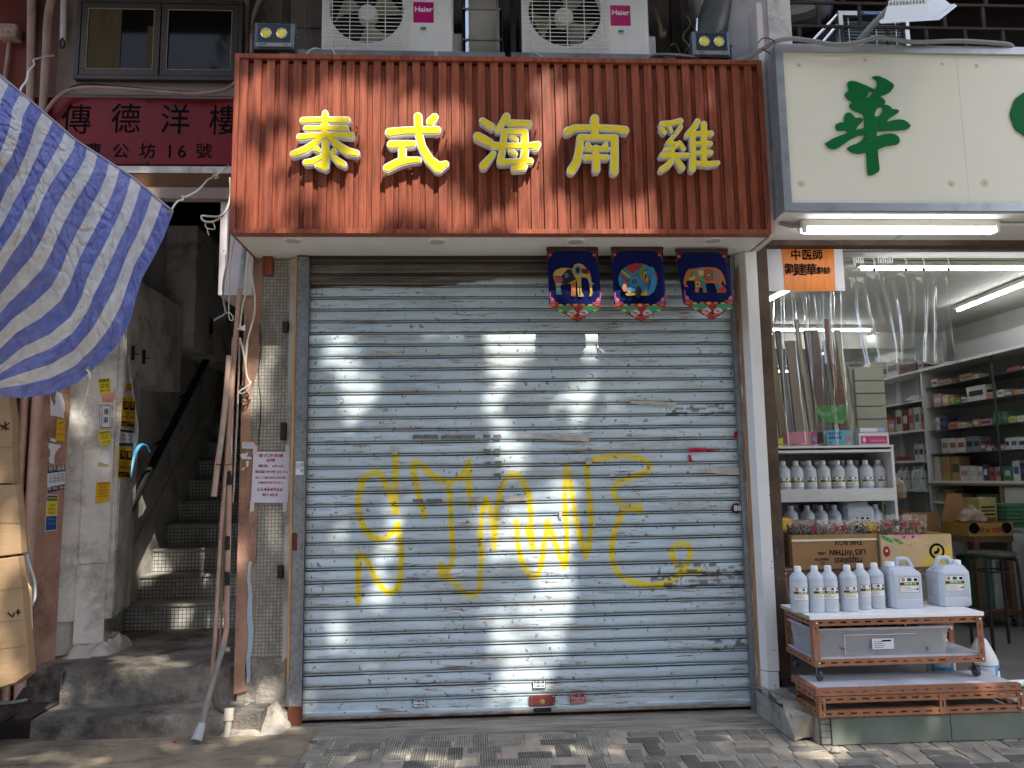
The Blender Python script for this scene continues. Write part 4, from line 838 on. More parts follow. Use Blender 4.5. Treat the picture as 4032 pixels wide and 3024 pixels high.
# ================================================================== ABOVE THE SIGN
ag = thing('steel_shelf', (.3, 4.72, 4.22), 'weathered grey steel angle shelf carrying the air conditioners', 'shelf')
for x0, x1 in ((-1.22, .235), (.275, 1.36)):
    bx('angle', mat('weathered_grey_steel', (.24, .27, .30), (.16, .17, .18), rough=.6, sc=6, metal=.3, dirt=.7, ds=10, dst=(.6, 1, 1), dc=(.09, .05, .035), dt=.5), ag, x0, x1, 4.70, 4.708, 4.20, 4.262)
    bx('flange', MATS['weathered_grey_steel'], ag, x0, x1, 4.708, 5.2, 4.25, 4.262)
bx('strut', darkrust, ag, -1.225, -1.18, 4.78, 4.83, 4.18, 5.2); bx('strut', black, ag, .28, .315, 4.80, 4.85, 4.18, 5.2); bx('strut', darkrust, ag, 1.43, 1.50, 5.0, 5.05, 4.1, 5.4); bx('strut', darkrust, ag, -.03, -.0, 5.0, 5.05, 4.1, 5.4)
magenta = mat('magenta_badge', (.42, .012, .14), rough=.25); fanm = mat('fan_blade_plastic', (.30, .30, .22), rough=.5)
def ac(x0, z0, label, rot):
    t = thing('air_conditioner', (x0+.42, 4.98, z0), label, 'air conditioner', 'outdoor units on the steel shelf'); w, h, y0, y1 = .86, .60, 4.76, 5.06
    fr = .245; cx, cz = x0+.292, z0+.30
    # front panel with a round opening
    N_ = 40; outer = []; inner = []
    for k in range(N_):
        a = 2*math.pi*k/N_+math.pi/4; c_, s_ = math.cos(a), math.sin(a); inner.append((cx+fr*c_, y0, cz+fr*s_))
        m_ = max(abs(c_)/(1), abs(s_)); ox, oz = c_/m_, s_/m_; outer.append((cx+(.29*ox), y0, cz+(.298*oz)))
    b = B(); b.add(outer+inner+[(p[0], y0+.05, p[2]) for p in inner], [(k, k+N_, (k+1) % N_+N_, (k+1) % N_) for k in range(N_)]+[(k+N_, k+2*N_, (k+1) % N_+2*N_, (k+1) % N_+N_) for k in range(N_)])
    b.quad((cx+.29, y0, z0+.002), (cx+.29, y0, z0+h-.002), (x0+w-.03, y0, z0+h-.002), (x0+w-.03, y0, z0+.002))
    b.add([(x0+w-.03, y0, z0+.002), (x0+w-.012, y0+.006, z0+.002), (x0+w, y0+.03, z0+.002), (x0+w, y1, z0+.002), (x0+w-.03, y0, z0+h), (x0+w-.012, y0+.006, z0+h), (x0+w, y0+.03, z0+h), (x0+w, y1, z0+h)], [(0, 4, 5, 1), (1, 5, 6, 2), (2, 6, 7, 3)])
    b.quad((x0+.002, y0, z0+.002), (x0+.002, y0, z0+h), (x0+.002, y1, z0+h), (x0+.002, y1, z0+.002)); b.quad((x0, y0, z0+h), (x0+w, y0, z0+h), (x0+w, y1, z0+h), (x0, y1, z0+h)); b.quad((x0, y0+.002, z0+.002), (x0, y1, z0+.002), (x0+w, y1, z0+.002), (x0+w, y0+.002, z0+.002))
    b.obj('casing', creamac, t, smooth=False)
    bx('base_pan', creamac, t, x0-.008, x0+w+.008, y0-.012, y1, z0-.022, z0, bevel=.006)
    for q in (.2, .5, .8): bx('foot', galv, t, x0+w*q-.03, x0+w*q+.03, y0+.02, y1, z0-.038, z0-.022)
    g = B()                                              # wire guard
    for k in range(21):
        zz = cz-.27+k*.0275; g.tube([(cx-.275, y0-.014, zz), (cx+.285, y0-.014, zz)], .0028, 5)
    guard = g.obj('guard_wires', creamac, t); guard['kind'] = 'stuff'
    for k in range(5): B().tube([(cx-.22+k*.115, y0-.018, cz-.295), (cx-.22+k*.115, y0-.018, cz+.3)], .003, 5).obj('guard_bar', creamac, t)
    fan = B().lathe((cx, y0+.06, cz), [(.0, .025), (.055, .02), (.065, 0), (.065, -.05)], 24, 'Y').obj('fan_hub', creamac, t, smooth=True)
    for k in range(3):
        a0 = rot+k*2.094; vs = []
        for i in range(7):
            r = .06+.175*i/6
            for s_ in (-1, 1):
                a = a0+s_*(.32+.30*i/6)+.25*i/6; vs.append((cx+r*math.cos(a), y0+.085-s_*.028, cz+r*math.sin(a)))
        B().add(vs, [(2*i, 2*i+1, 2*i+3, 2*i+2) for i in range(6)]).obj('fan_blade', fanm, fan, smooth=True)
    bx('fan_shroud', black, t, cx-.27, cx+.27, y0+.14, y0+.15, z0+.02, z0+h-.02)
    bd = bx('badge', magenta, t, x0+w-.262, x0+w-.128, y0-.002, y0, z0+.205, z0+.33+.02)
    text('lettering', 'Haier', mat('badge_white', (.75, .72, .73), rough=.3), bd, (x0+w-.195, y0-.0025, z0+.205+.092), .05, .0005, .0012, width=.118)
    st_ = B().lathe((x0+w-.195, y0-.002, z0+.155), [(.028, 0), (.028, .0008), (0, .0008)], 24, 'Y').obj('round_sticker', mat('sticker_pale_green', (.55, .62, .56), rough=.5), t)
    bx('map_print', mat('sticker_green', (.03, .17, .10), rough=.5), st_, x0+w-.214, x0+w-.178, y0-.0034, y0-.003, z0+.156, z0+.172); text('lettering', 'MAXI', redink, st_, (x0+w-.196, y0-.0034, z0+.148), .013, .0003)
    bx('valve_cover', creamac, t, x0+w+.002, x0+w+.06, 4.85, 5.0, z0+.04, z0+.19, bevel=.008)
    return t
ac(-.962, 4.292, 'white outdoor air conditioner on the shelf beside the left floodlight', .5); ac(.352, 4.292, 'white outdoor air conditioner on the shelf nearer the right floodlight', 1.15)
struct(bx('added_shade_slab_left', mat('dim_concrete', (.16, .14, .125), (.12, .105, .095), rough=.9), None, -6.2, -1.5, 3.9, 5.2, 5.35, 5.5)); struct(bx('added_shade_slab_right', MATS['dim_concrete'], None, -1.5, 2.3, 4.2, 5.24, 5.38, 5.52))  # unseen slabs added above the view to keep sky light off the upper wall
# ducts
dk = thing('steel_duct', (.1, 4.85, 4.2), 'shiny stainless steel duct rising between the two air conditioners', 'duct')
B().add([(-.03, 4.80, 4.235), (.215, 4.80, 4.235), (.215, 5.05, 4.235), (-.03, 5.05, 4.235), (-.03, 4.80, 5.4), (.215, 4.80, 5.4), (.215, 5.05, 5.4), (-.03, 5.05, 5.4)], [(0, 3, 2, 1), (4, 5, 6, 7), (0, 1, 5, 4), (1, 2, 6, 5), (2, 3, 7, 6), (3, 0, 4, 7)]).obj('sheet_casing', steel, dk, bevel=.03)
for z_ in (4.40, 4.62, 4.85): bx('joint_band', steel, dk, -.036, .221, 4.794, 5.056, z_, z_+.012, bevel=.003)
for x_ in (-.044, .222): bx('side_strap', black, dk, x_, x_+.008, 4.82, 4.86, 4.24, 4.9)
dk2 = thing('grey_duct', (1.6, 4.9, 4.3), 'slanting grey sheet metal duct behind the right floodlight', 'duct')
a, b_ = AY(2790, 160, 4.95), AY(2870, -120, 4.95); B().tube([a+(a-b_)*.3, a, b_, b_+(b_-a)], .115, 14).obj('tube_casing', mat('dull_zinc', (.22, .22, .22), (.15, .15, .15), rough=.5, metal=.5, sc=4), dk2, smooth=True)
B().tube([a+(a-b_)*.1, a+(a-b_)*.08], .122, 14).obj('joint_band', MATS['dull_zinc'], dk2)
# floodlights
def flood(u, v, label, sgn):
    p = AY(u, v, 4.70); w, h = .252, .178; x0, x1, z0, z1 = p.x-w/2, p.x+w/2, p.z-h/2, p.z+h/2; y = 4.68
    t = thing('floodlight', (p.x, y, z0), label, 'floodlight', 'twin lens floodlights on top of the sign')
    b = B(); i = .022
    b.add([(x0, y, z0), (x1, y, z0), (x1, y, z1), (x0, y, z1), (x0+i, y-.014, z0+i*1.5), (x1-i, y-.014, z0+i*1.5), (x1-i, y-.014, z1-i*.6), (x0+i, y-.014, z1-i*.6), (x0, y+.05, z0), (x1, y+.05, z0), (x1, y+.05, z1), (x0, y+.05, z1)],
          [(0, 1, 5, 4), (1, 2, 6, 5), (2, 3, 7, 6), (3, 0, 4, 7), (0, 8, 9, 1), (1, 9, 10, 2), (2, 10, 11, 3), (3, 11, 8, 0), (8, 11, 10, 9)])
    b.obj('housing', mat('floodlight_grey', (.16, .18, .20), rough=.35, metal=.3), t)
    bx('front_glass', mat('slate_front_glass', (.045, .06, .07), rough=.12, spec=.7), t, x0+i, x1-i, y-.0145, y-.004, z0+i*1.5, z1-i*.6)
    bx('lower_strip', mat('floodlight_silver_strip', (.26, .28, .29), rough=.4), t, x0+i*.6, x1-i*.6, y-.0165, y-.0147, z0+.010, z0+.036)
    text('lettering', '100W', ink, t, (x0+.055, y-.017, z0+.022), .018, .0003); text('lettering', 'IP66', ink, t, (x1-.05, y-.017, z0+.022), .012, .0003)
    for q in (-.049, .049):
        e = B().lathe((p.x+q, y-.0145, p.z+.012), [(.0, .001), (.026, .001), (.036, .006), (.036, .0)], 8, 'Y').obj('reflector', silver, t); e.rotation_euler = (0, 0, 0)
        B().lathe((p.x+q, y-.0165, p.z+.012), [(.024, .0), (.024, .002), (0, .002)], 20, 'Y').obj('led_chip', ledy, t)
    for q in (-.07, .07):
        for zz in (z0-.006, z1-.002): bx('clip', dgrey, t, p.x+q-.006, p.x+q+.006, y-.008, y+.01, zz, zz+.01)
    b = B(); b.box(x0-.012, x0-.006, y+.005, y+.03, z0-.03, p.z+.01); b.box(x1+.006, x1+.012, y+.005, y+.03, z0-.03, p.z+.01); b.box(x0-.012, x1+.012, y+.005, y+.03, z0-.036, z0-.03); b.obj('bracket', dgrey, t)
    for s_ in (x0-.018, x1+.018): B().tube([(s_-.006, y+.018, p.z), (s_+.006, y+.018, p.z)], .006, 8).obj('pivot_bolt', chrome, t)
    return t
flood(1084, 150, 'grey floodlight with two yellow lenses at the left end of the sign', 1)
flood(2796, 182, 'grey floodlight with two yellow lenses at the right end of the sign', -1)
B().tube([AY(2740, 125, 4.72), AY(2742, 75, 4.75)], .01, 8).obj('lamp_stem', chrome, None); tag(bpy.data.objects['lamp_stem'], 'short chrome stem standing behind the right floodlight', 'rod')
# cables in the upper zone
cabg = mat('grey_cable', (.22, .21, .20), rough=.6); cabw = mat('cream_cable', (.55, .52, .43), rough=.6); cabp = mat('corrugated_grey_conduit', (.26, .26, .26), rough=.6)
def cable(pts, r, m, label, y=4.62, sub=5, n=7, name='cable'):
    P = [AY(u, v, yy[0] if yy else y) for u, v, *yy in pts]; o = B().tube(P, r, n, sub).obj(name, m, None, smooth=True); tag(o, label, 'cable'); return o
cable([(1206, 218), (1218, 200), (1240, 190), (1262, 195, 4.72), (1290, 205, 4.75)], .005, cabw, 'cream cable loop on the sign top beside the left air conditioner')
cable([(1300, 194, 4.7), (1312, 200), (1321, 220)], .004, cabw, 'short cream cable dropping behind the sign under the left air conditioner')
cable([(1716, 228), (1712, 208), (1722, 204), (1720, 228)], .003, cabw, 'thin pale wire loop poking over the sign near the steel duct')
cable([(2540, 240, 4.7), (2570, 218, 4.7), (2640, 216, 4.68), (2710, 222, 4.68), (2760, 230, 4.7)], .011, cabg, 'thick grey cable lying on the sign top near the right floodlight')
cable([(2590, 242, 4.64), (2640, 238, 4.63), (2700, 236, 4.63), (2760, 243, 4.64), (2870, 243, 4.64), (2900, 240, 4.64), (2960, 215, 4.6), (3010, 190, 4.55)], .0045, cabw, 'long thin cream cable behind the right floodlight')
cable([(2110, 212, 4.7), (2128, 220, 4.66), (2142, 236, 4.63)], .004, cabw, 'cream cable end under the right air conditioner')
cable([(1060, -30, 5.1), (1010, 60, 5.0), (985, 130, 5.0), (970, 215, 4.75)], .006, mat('brown_cable', (.10, .07, .05), rough=.6), 'dark brown cable hanging left of the left floodlight')
cable([(1040, -30, 5.15), (1000, 60, 5.15), (990, 215, 5.1)], .014, pinkpipe, 'pale pipe behind the left floodlight')
cable([(1207, -20, 5.2), (1203, 90, 5.19), (1212, 200, 5.19)], .006, cabg, 'grey wire down the panelled wall beside the left air conditioner')
cable([(2580, 40, 5.1), (2600, 100, 5.05), (2605, 145, 5.0), (2620, 120, 5.05)], .016, mat('foam_lagged_pipe', (.40, .34, .22), (.25, .2, .12), rough=.8, sc=20), 'yellowed lagged pipe bending behind the right air conditioner')
for k, pts in enumerate((((2700, 120), (2690, 150), (2712, 180), (2700, 205)), ((2640, 180), (2660, 175), (2680, 215), (2690, 232)), ((2705, 60), (2720, 95), (2690, 140)))):
    cable([(u, v, 5.0) for u, v in pts], .008, MATS['foam_lagged_pipe'], ('torn strip of yellow foam behind the right floodlight', 'curled yellow tie hanging by the right floodlight', 'high scrap of yellow foam on the rusty strut')[k], name='foam_strip')
# the conduit sweeping over to the pharmacy
cable([(2900, 240, 4.62), (2950, 222, 4.58), (3000, 195, 4.5), (3050, 165, 4.44), (3110, 152, 4.44), (3200, 162, 4.44), (3290, 176, 4.44), (3380, 168, 4.44), (3450, 148, 4.44), (3520, 155, 4.46), (3600, 166, 4.46), (3750, 162, 4.46), (3850, 165, 4.46), (3960, 174, 4.47), (3985, 184, 4.49)], .0145, cabp, 'grey corrugated conduit wandering along the top of the pharmacy sign', n=10, name='conduit')
for k, pts in enumerate((((2985, 170), (3005, 150), (3040, 156), (3052, 168)), ((3000, 192), (3025, 205), (3032, 212)))):
    cable([(u, v, 4.43) for u, v in pts], .0035, darkrust, ('thin wire tie above the conduit joint', 'thin wire tie below the conduit joint')[k], name='wire_tie')
# ---- recess above pharmacy sign with rusty grille
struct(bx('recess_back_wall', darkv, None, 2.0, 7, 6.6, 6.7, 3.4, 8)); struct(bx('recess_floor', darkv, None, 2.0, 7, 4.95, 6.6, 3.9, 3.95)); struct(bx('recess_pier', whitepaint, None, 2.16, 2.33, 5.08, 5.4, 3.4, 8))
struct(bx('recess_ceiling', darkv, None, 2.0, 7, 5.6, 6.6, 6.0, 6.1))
gt = thing('rusty_grille', (3.2, 5.1, 4.5), 'rusty window grille of flat bars above the pharmacy sign', 'grille')
for v in (20, 112, 190): 
    z_ = AY(3500, v-2, 5.1).z; bx('cross_bar', darkrust, gt, 2.33, 5.2, 5.09, 5.105, z_-.008, z_+.012)
for k, (u, r) in enumerate(((3143, 1), (3222, 0), (3312, 1), (3385, 0), (3490, 1), (3556, 0), (3640, 1), (3717, 0), (3792, 1), (3870, 0), (3940, 1))):
    x_ = AY(u, 60, 5.1).x; za = AY(3500, 110 if r else 18, 5.1).z; zb = AY(3500, 190 if r else 112, 5.1).z; bx('upright', darkrust, gt, x_-.012, x_+.012, 5.092, 5.11, zb, za)
for k, (u) in enumerate((3143, 3318, 3500, 3700, 3880)): x_ = AY(u, 0, 5.1).x; bx('upright', darkrust, gt, x_-.012, x_+.012, 5.092, 5.11, AY(3500, 18, 5.1).z, 5.4)
bu = thing('boxed_unit', (3.0, 5.5, 4.3), 'grey framed cooling unit with blue slatted front behind the grille', 'air conditioner')
p0, p1 = AY(3295, 48, 5.5), AY(3580, 175, 5.5)
frame('unit_frame', alu, bu, p0.x, p1.x, p1.z-.1, p0.z, .035, 5.48, 5.54, 0); bx('body', dgrey, bu, p0.x+.02, p1.x-.02, 5.55, 6.1, p1.z-.1, p0.z)
nb = mat('teal_slat', (.03, .075, .085), rough=.4)
for k in range(10): bx('slat', nb, bu, p0.x+.06, p1.x-.05, 5.505, 5.52, p1.z-.06+k*.026, p1.z-.06+k*.026+.016)
for x_ in (p0.x+.08, p0.x+.3, p0.x+.46): bx('guard_rod', creamac, bu, x_, x_+.004, 5.49, 5.496, p1.z-.08, p0.z-.05)
bl = bx('name_plate', bluep, bu, p0.x+.19, p0.x+.33, 5.47, 5.479, p0.z-.035, p0.z-.008); text('lettering', 'Panasonic', white, bl, (p0.x+.26, 5.469, p0.z-.021), .022, .0004, width=.10)
for pts in (((3295, 60), (3200, 160)), ((3295, 100), (3240, 165))): B().tube([AY(u, v, 5.5) for u, v in pts], .012, 6).obj('strut', alu, bu)
fd = B(); P = [AY(3085, 100, 5.6), AY(3150, 85, 5.6), AY(3200, 50, 5.6), AY(3220, -60, 5.6)]
o = fd.tube(P, .14, 16, 14).obj('flexible_duct', black, None); tag(o, 'black ribbed flexible duct in the dark recess', 'duct')
# lamp over the pharmacy sign
lp = thing('area_lamp', AY(3600, 60, 4.3), 'pale square outdoor lamp on an arm above the pharmacy sign', 'lamp')
q = [(3465, 92), (3770, 24), (3745, 22), (3700, 0), (3520, -5), (3480, 60)]
A0, A1, A2, A3 = AY(3467, 93, 4.25), AY(3700, 79, 4.25), AY(3770, 24, 4.55), AY(3545, 40, 4.55)
up_ = Vector((0, .02, .03)); B().hexa([A0, A1, A2, A3, A0+up_, A1+up_, A2+up_, A3+up_]).obj('rim', creamac, lp, bevel=.004)
ins = lambda t: [(A0+A1+A2+A3)/4*(t)+p_*(1-t) for p_ in (A0, A1, A2, A3)]
i1 = ins(.14); nd = Vector((0, -.001, -.003)); B().hexa([p_+nd for p_ in i1]+[p_+nd*.2 for p_ in i1]).obj('diffuser', fixt, lp)
i2 = ins(.12); i3 = [p_+Vector((0, .05, .13)) for p_ in ins(.32)]; B().hexa([p_+up_*1.02 for p_ in i2]+i3).obj('housing', creamac, lp)
for k in range(12):
    a = i3[0].lerp(i3[1], (k+.5)/12); c_ = i3[3].lerp(i3[2], (k+.5)/12); B().hexa([a+Vector((-.005, 0, 0)), a+Vector((.005, 0, 0)), c_+Vector((.005, 0, 0)), c_+Vector((-.005, 0, 0)), a+Vector((-.005, 0, .03)), a+Vector((.005, 0, .03)), c_+Vector((.005, 0, .03)), c_+Vector((-.005, 0, .03))]).obj('cooling_fin', creamac, lp)
B().tube([AY(3380, 165, 4.5), AY(3440, 95, 4.5), AY(3505, 28, 4.5), AY(3530, -20, 4.5)], .021, 10, 3).obj('arm', cabg, lp, smooth=True)

# ================================================================== PHARMACY SIGN
ps = thing('pharmacy_sign', (3.2, 4.485, 3.11), 'cream acrylic sign box in an aluminium frame with green characters', 'sign')
PX0, PX1, PZ0, PZ1 = 1.938, 5.2, 3.118, 4.218
for q in miter(PX0, PX1, PZ0, PZ1, .052, 0, 0): B().prism(list(reversed(q)), 4.480, 4.56).obj('frame_bar', alu, ps, bevel=.002)
bx('box_side', alu, ps, PX0, PX0+.01, 4.561, 5.03, PZ0, PZ1); bx('box_top', alu, ps, PX0+.011, PX1, 4.561, 5.03, PZ1-.01, PZ1); 
for a, b_ in ((PX0+.05, 3.1325), (3.1345, 5.16)): bx('sign_panel', signcream, ps, a, b_, 4.496, 4.50, PZ0+.05, PZ1-.05)
stain = mat('yellow_glue_stain', (.55, .53, .34), (.62, .62, .50), rough=.6, sc=30)
for x, y, r in ((480, 500, 18), (988, 460, 17), (1580, 490, 15), (1843, 505, 20), (497, 1410, 30), (1650, 1410, 28), (1905, 1405, 34)):
    p = AY(2900+x*.5125, y*.5125, 4.4955); B().lathe((p.x, 4.4958, p.z), [(r*.00077, 0), (r*.0007, .0003), (0, .0004)], 14, 'Y').obj('glue_stain', stain, ps)
    B().lathe((p.x, 4.4953, p.z-.003), [(.004, 0), (0, .002)], 6, 'Y').obj('screw', galv, ps)
HW = [(850, 640), (862, 627), (885, 622), (912, 626), (940, 635), (1000, 660), (1060, 688), (1078, 670), (1085, 645), (1080, 622), (1070, 607), (1045, 597), (1048, 590), (1065, 585), (1100, 588), (1150, 610), (1195, 638), (1210, 655), (1205, 675), (1180, 708), (1150, 724), (1100, 740), (1135, 765), (1143, 785), (1135, 805), (1160, 808), (1185, 822), (1195, 838), (1235, 842), (1250, 855), (1240, 868), (1205, 890), (1170, 912), (1152, 938), (1200, 925), (1250, 918), (1290, 924), (1318, 942), (1338, 967), (1325, 985), (1300, 995), (1250, 1000), (1150, 1003), (1075, 1010), (1077, 1048), (1130, 1032), (1185, 1026), (1220, 1034), (1245, 1052), (1255, 1078), (1248, 1100), (1230, 1110), (1205, 1113), (1150, 1122), (1085, 1148), (1088, 1200), (1098, 1300), (1092, 1320), (1050, 1342), (1030, 1347), (1015, 1342), (1008, 1320), (1003, 1240), (1000, 1168), (960, 1178), (925, 1180), (880, 1166), (856, 1148), (852, 1135), (870, 1122), (925, 1103), (965, 1075), (988, 1045), (985, 1030), (930, 1046), (880, 1068), (830, 1103), (795, 1128), (760, 1143), (735, 1145), (708, 1130), (680, 1102), (740, 1065), (800, 1040), (858, 1022), (858, 1012), (848, 1000), (800, 1003), (772, 998), (762, 980), (763, 958), (780, 946), (800, 942), (828, 938), (830, 900), (838, 875), (852, 865), (872, 866), (890, 880), (912, 905), (950, 905), (968, 910), (973, 920), (955, 948), (930, 972), (915, 1000), (985, 983), (985, 920), (975, 875), (940, 862), (900, 848), (880, 832), (868, 812), (872, 800), (905, 787), (865, 768), (842, 745), (834, 728), (840, 712), (862, 702), (864, 690), (862, 665)]
HH = [[(1015, 698), (1050, 702), (1035, 732), (1015, 748), (998, 752), (1010, 728)], [(1080, 832), (1105, 818), (1127, 822), (1128, 845), (1112, 872), (1088, 895), (1062, 896), (1062, 870)], [(1062, 948), (1078, 936), (1095, 932), (1085, 948), (1064, 958)], [(962, 1085), (985, 1064), (994, 1066), (990, 1075)]]
toC = lambda x, y: Vector((AY(2900+x*.5125, y*.5125, 4.488).x, 4.490, AY(2900+x*.5125, y*.5125, 4.488).z))
shape2d('character', [HW]+HH, signgreen, ps, toC, .010)
sdf2 = sdf_contours([[(2235, 765, 62), (2222, 820, 98), (2217, 875, 110), (2222, 930, 96), (2235, 985, 58)], [(2300, 760, 40), (2420, 760, 40)], [(2360, 640, 40), (2360, 1200, 44)]], h=5)
shape2d('character', sdf2, signgreen, ps, toC, .010)
struct(bx('pharmacy_soffit', white, None, 1.94, 6.2, 4.50, 5.03, 3.106, 3.117)); bx('soffit_seam', dgrey, None, 2.93, 2.934, 4.5, 5.03, 3.1045, 3.106, kind='structure')
# twin fluorescent batten under the soffit
def batten(name, x0, x1, y, z, two, label, m=tubeon):
    t = thing(name, ((x0+x1)/2, y, z), label, 'light fixture')
    bx('batten', fixt, t, x0, x1, y-.03, y+.05, z-.045, z, bevel=.004)
    for k in range(2 if two else 1):
        yy = y-.022+k*.055; zz = z-.066+.004*k; B().tube([(x0+.03, yy, zz), (x1-.03, yy, zz)], .0135, 12).obj('tube', m, t, smooth=True)
        for xe in (x0+.008, x1-.03): bx('lamp_holder', creamac, t, xe, xe+.022, yy-.012, yy+.012, zz-.016, z-.02)
    return t
lo = AZ(3195, 895, 3.03); hi = AZ(3950, 900, 3.03)
batten('twin_tube_light', lo.x-.03, hi.x+.02, 4.63, 3.104, True, 'lit twin fluorescent tube light under the pharmacy soffit')
B().tube([(lo.x-.02, 4.64, 3.075), (lo.x-.09, 4.65, 3.08), (lo.x-.15, 4.66, 3.102)], .014, 8, 3).obj('cable_tail', cabg, None, smooth=True); tag(bpy.data.objects['cable_tail'], 'grey cable entry at the left end of the twin tube light', 'cable')
_cd = B().tube([(hi.x+.02, 4.64, 3.085), (6, 4.64, 3.085)], .012, 8).obj('conduit', creamac, None); tag(_cd, 'white conduit running right from the twin tube light', 'conduit')
# ================================================================== PHARMACY INTERIOR
FZ = .165
struct(bx('shop_floor', shopfloor, None, 1.96, 6.2, 4.75, 13.2, .02, FZ)); 
struct(bx('shop_ceiling', ceilm, None, 1.96, 6.4, 5.13, 13.2, 3.26, 3.3)); struct(bx('shop_back_wall', shopwall, None, 1.8, 6.4, 13.0, 13.1, 0, 3.3))
struct(bx('shop_right_wall', shopwall, None, 5.95, 6.05, 4.5, 13.1, 0, 4.2)); struct(bx('shop_left_wall', shopwall, None, 1.84, 1.93, 5.13, 13.1, 0, 3.3))
struct(bx('ceiling_beam', ceilm, None, 1.96, 6.0, 9.3, 9.6, 3.06, 3.26))
# platform plinth
pl = thing('plinth', (2.6, 4.4, 0), 'low plinth faced with green stone tiles under the pharmacy step', 'plinth')
gtile = mat('green_stone_tile', (.10, .125, .10), (.17, .19, .16), rough=.35, sc=2.2, dirt=.4, ds=4, dc=(.25, .24, .21), dt=.58)
bx('core', palecon, pl, 1.92, 6.2, 4.42, 5.02, 0, .150)
for a, b_ in ((1.985, 2.668), (2.672, 3.36), (3.364, 4.05)): bx('tile', gtile, pl, a, b_, 4.385, 4.415, .004, .150, bevel=.002)
for k in range(4): bx('side_tile', mat('old_side_tile', (.22, .21, .18), (.14, .135, .12), rough=.6, sc=8, dirt=.5), pl, 1.93+.0*k, 1.982, 4.395, 4.44, .006+.036*k, .006+.036*k+.033, bevel=.002)
rub = slab('broken_plinth_corner', palecon, 1.80, 1.99, 4.47, 5.0, 0, .15, n=14, amp=.03, ragged=.06); tag(rub, 'broken grey concrete corner left of the green tiles', 'rubble'); rough_up(rub, .045, 9, 4)
pw = thing('threshold_pipe', (3.4, 4.9, .18), 'white pipe lying along the pharmacy threshold', 'pipe'); B().tube([(3.08, 4.80, .19), (5.8, 4.82, .19)], .022, 10).obj('pipe', capw, pw, smooth=True)
for k, (u, v, r) in enumerate(((3150, 2870, .022), (3290, 2955, .03))):
    p = AZ(u, v, .01); o = B().lathe((p.x, p.y, 0), [(r*.8, 0), (r, .01), (r*.6, .022), (0, .024)], 7).obj('stone', palecon, None); o.scale = (1.5, .8, 1) if 0 else (1, 1, 1); rough_up(o, .01, 30, k)
    tag(o, ('small white pebble beside the broken plinth corner', 'flat concrete chip below the green tile corner')[k], 'stone')
# ---- slotted angle iron
def slotted(name, parent, a, b_, w, nrm, m=orangeiron, upv=Vector((0, 0, 1)), pitch=.072, flange=True):
    """bar from a to b, face width w along upv, real slots; nrm = outward face normal"""
    a, b_ = Vector(a), Vector(b_); L0 = (b_-a).length; d = (b_-a)/L0; nrm = Vector(nrm); t = .003; b = B()
    def blk(s0, s1, h0, h1):
        p = [a+d*s0+upv*h0, a+d*s1+upv*h0, a+d*s1+upv*h1, a+d*s0+upv*h1]; q = [x-nrm*t for x in p]
        b.hexa([p[0], p[1], q[1], q[0], p[3], p[2], q[2], q[3]])
    blk(0, L0, 0, w*.40); blk(0, L0, w*.64, w)
    n = max(1, int(L0/pitch)); sl_ = pitch*.52; s = 0; off = (L0-n*pitch)/2
    e = off+pitch*.24; blk(0, e, w*.40, w*.64)
    for k in range(n):
        s0 = off+k*pitch+pitch*.24+sl_; s1 = off+(k+1)*pitch+pitch*.24 if k < n-1 else L0
        if s1 > s0: blk(s0, min(s1, L0), w*.40, w*.64)
    if flange:
        p = [a+upv*w, b_+upv*w, b_+upv*(w-t), a+upv*(w-t)]; q = [x-nrm*.035 for x in p]; p = [x-nrm*t for x in p]; b.hexa([p[3], p[2], q[2], q[3], p[0], p[1], q[1], q[0]])
    return b.obj(name, m, parent)
def bolt(parent, p, r=.008): B().lathe(p, [(r, 0), (r*.9, .004), (0, .006)], 8, 'Y').obj('bolt', chrome, parent, smooth=True)
X_, Z_ = Vector((1, 0, 0)), Vector((0, 0, 1))
def rack(t, x0, x1, y0, y1, zb, zt, w, boards, mid=False, legs=True):
    for z in (zb, zt-w):
        slotted('rail', t, (x0, y0, z), (x1, y0, z), w, (0, -1, 0)); slotted('rail', t, (x1, y1, z), (x0, y1, z), w, (0, 1, 0))
        slotted('side_rail', t, (x0, y1, z), (x0, y0, z), w, (-1, 0, 0)); slotted('side_rail', t, (x1, y0, z), (x1, y1, z), w, (1, 0, 0))
    for x in [x0, x1-w]+([(x0+x1)/2+.1] if mid else []):
        slotted('post', t, (x+w, y0-.0035, zb), (x+w, y0-.0035, zt), w, (0, -1, 0), upv=-X_, flange=False); slotted('post', t, (x, y1+.0035, zb), (x, y1+.0035, zt), w, (0, 1, 0), upv=X_, flange=False)
    for x in (x0-.0035, ): slotted('post', t, (x, y0, zb), (x, y0, zt), w, (-1, 0, 0), upv=Vector((0, 1, 0)), flange=False)
    for x in (x1+.0035, ): slotted('post', t, (x, y0, zb), (x, y0, zt), w, (1, 0, 0), upv=Vector((0, 1, 0)), flange=False)
    for x in (x0+.02, x1-.02):
        for z in (zb+w/2, zt-w/2): bolt(t, (x, y0-.007, z))
# low step rack
st1 = thing('step_rack', (2.5, 4.4, .155), 'low copper painted slotted iron step rack with a white board top', 'rack')
rack(st1, 1.915, 3.095, 4.37, 4.68, .156, .268, .036, None, mid=True)
bx('board', mat('dirty_white_board', (.56, .56, .60), (.47, .47, .50), rough=.55, sc=4, dirt=.5, ds=7, dst=(.5, 1, 1), dc=(.2, .2, .2), dt=.5), st1, 1.905, 3.078, 4.378, 4.70, .285, .303)
slotted('lip_rail', st1, (1.900, 4.366, .272), (3.085, 4.366, .272), .037, (0, -1, 0)); slotted('lip_rail', st1, (1.898, 4.70, .272), (1.898, 4.37, .272), .034, (-1, 0, 0))
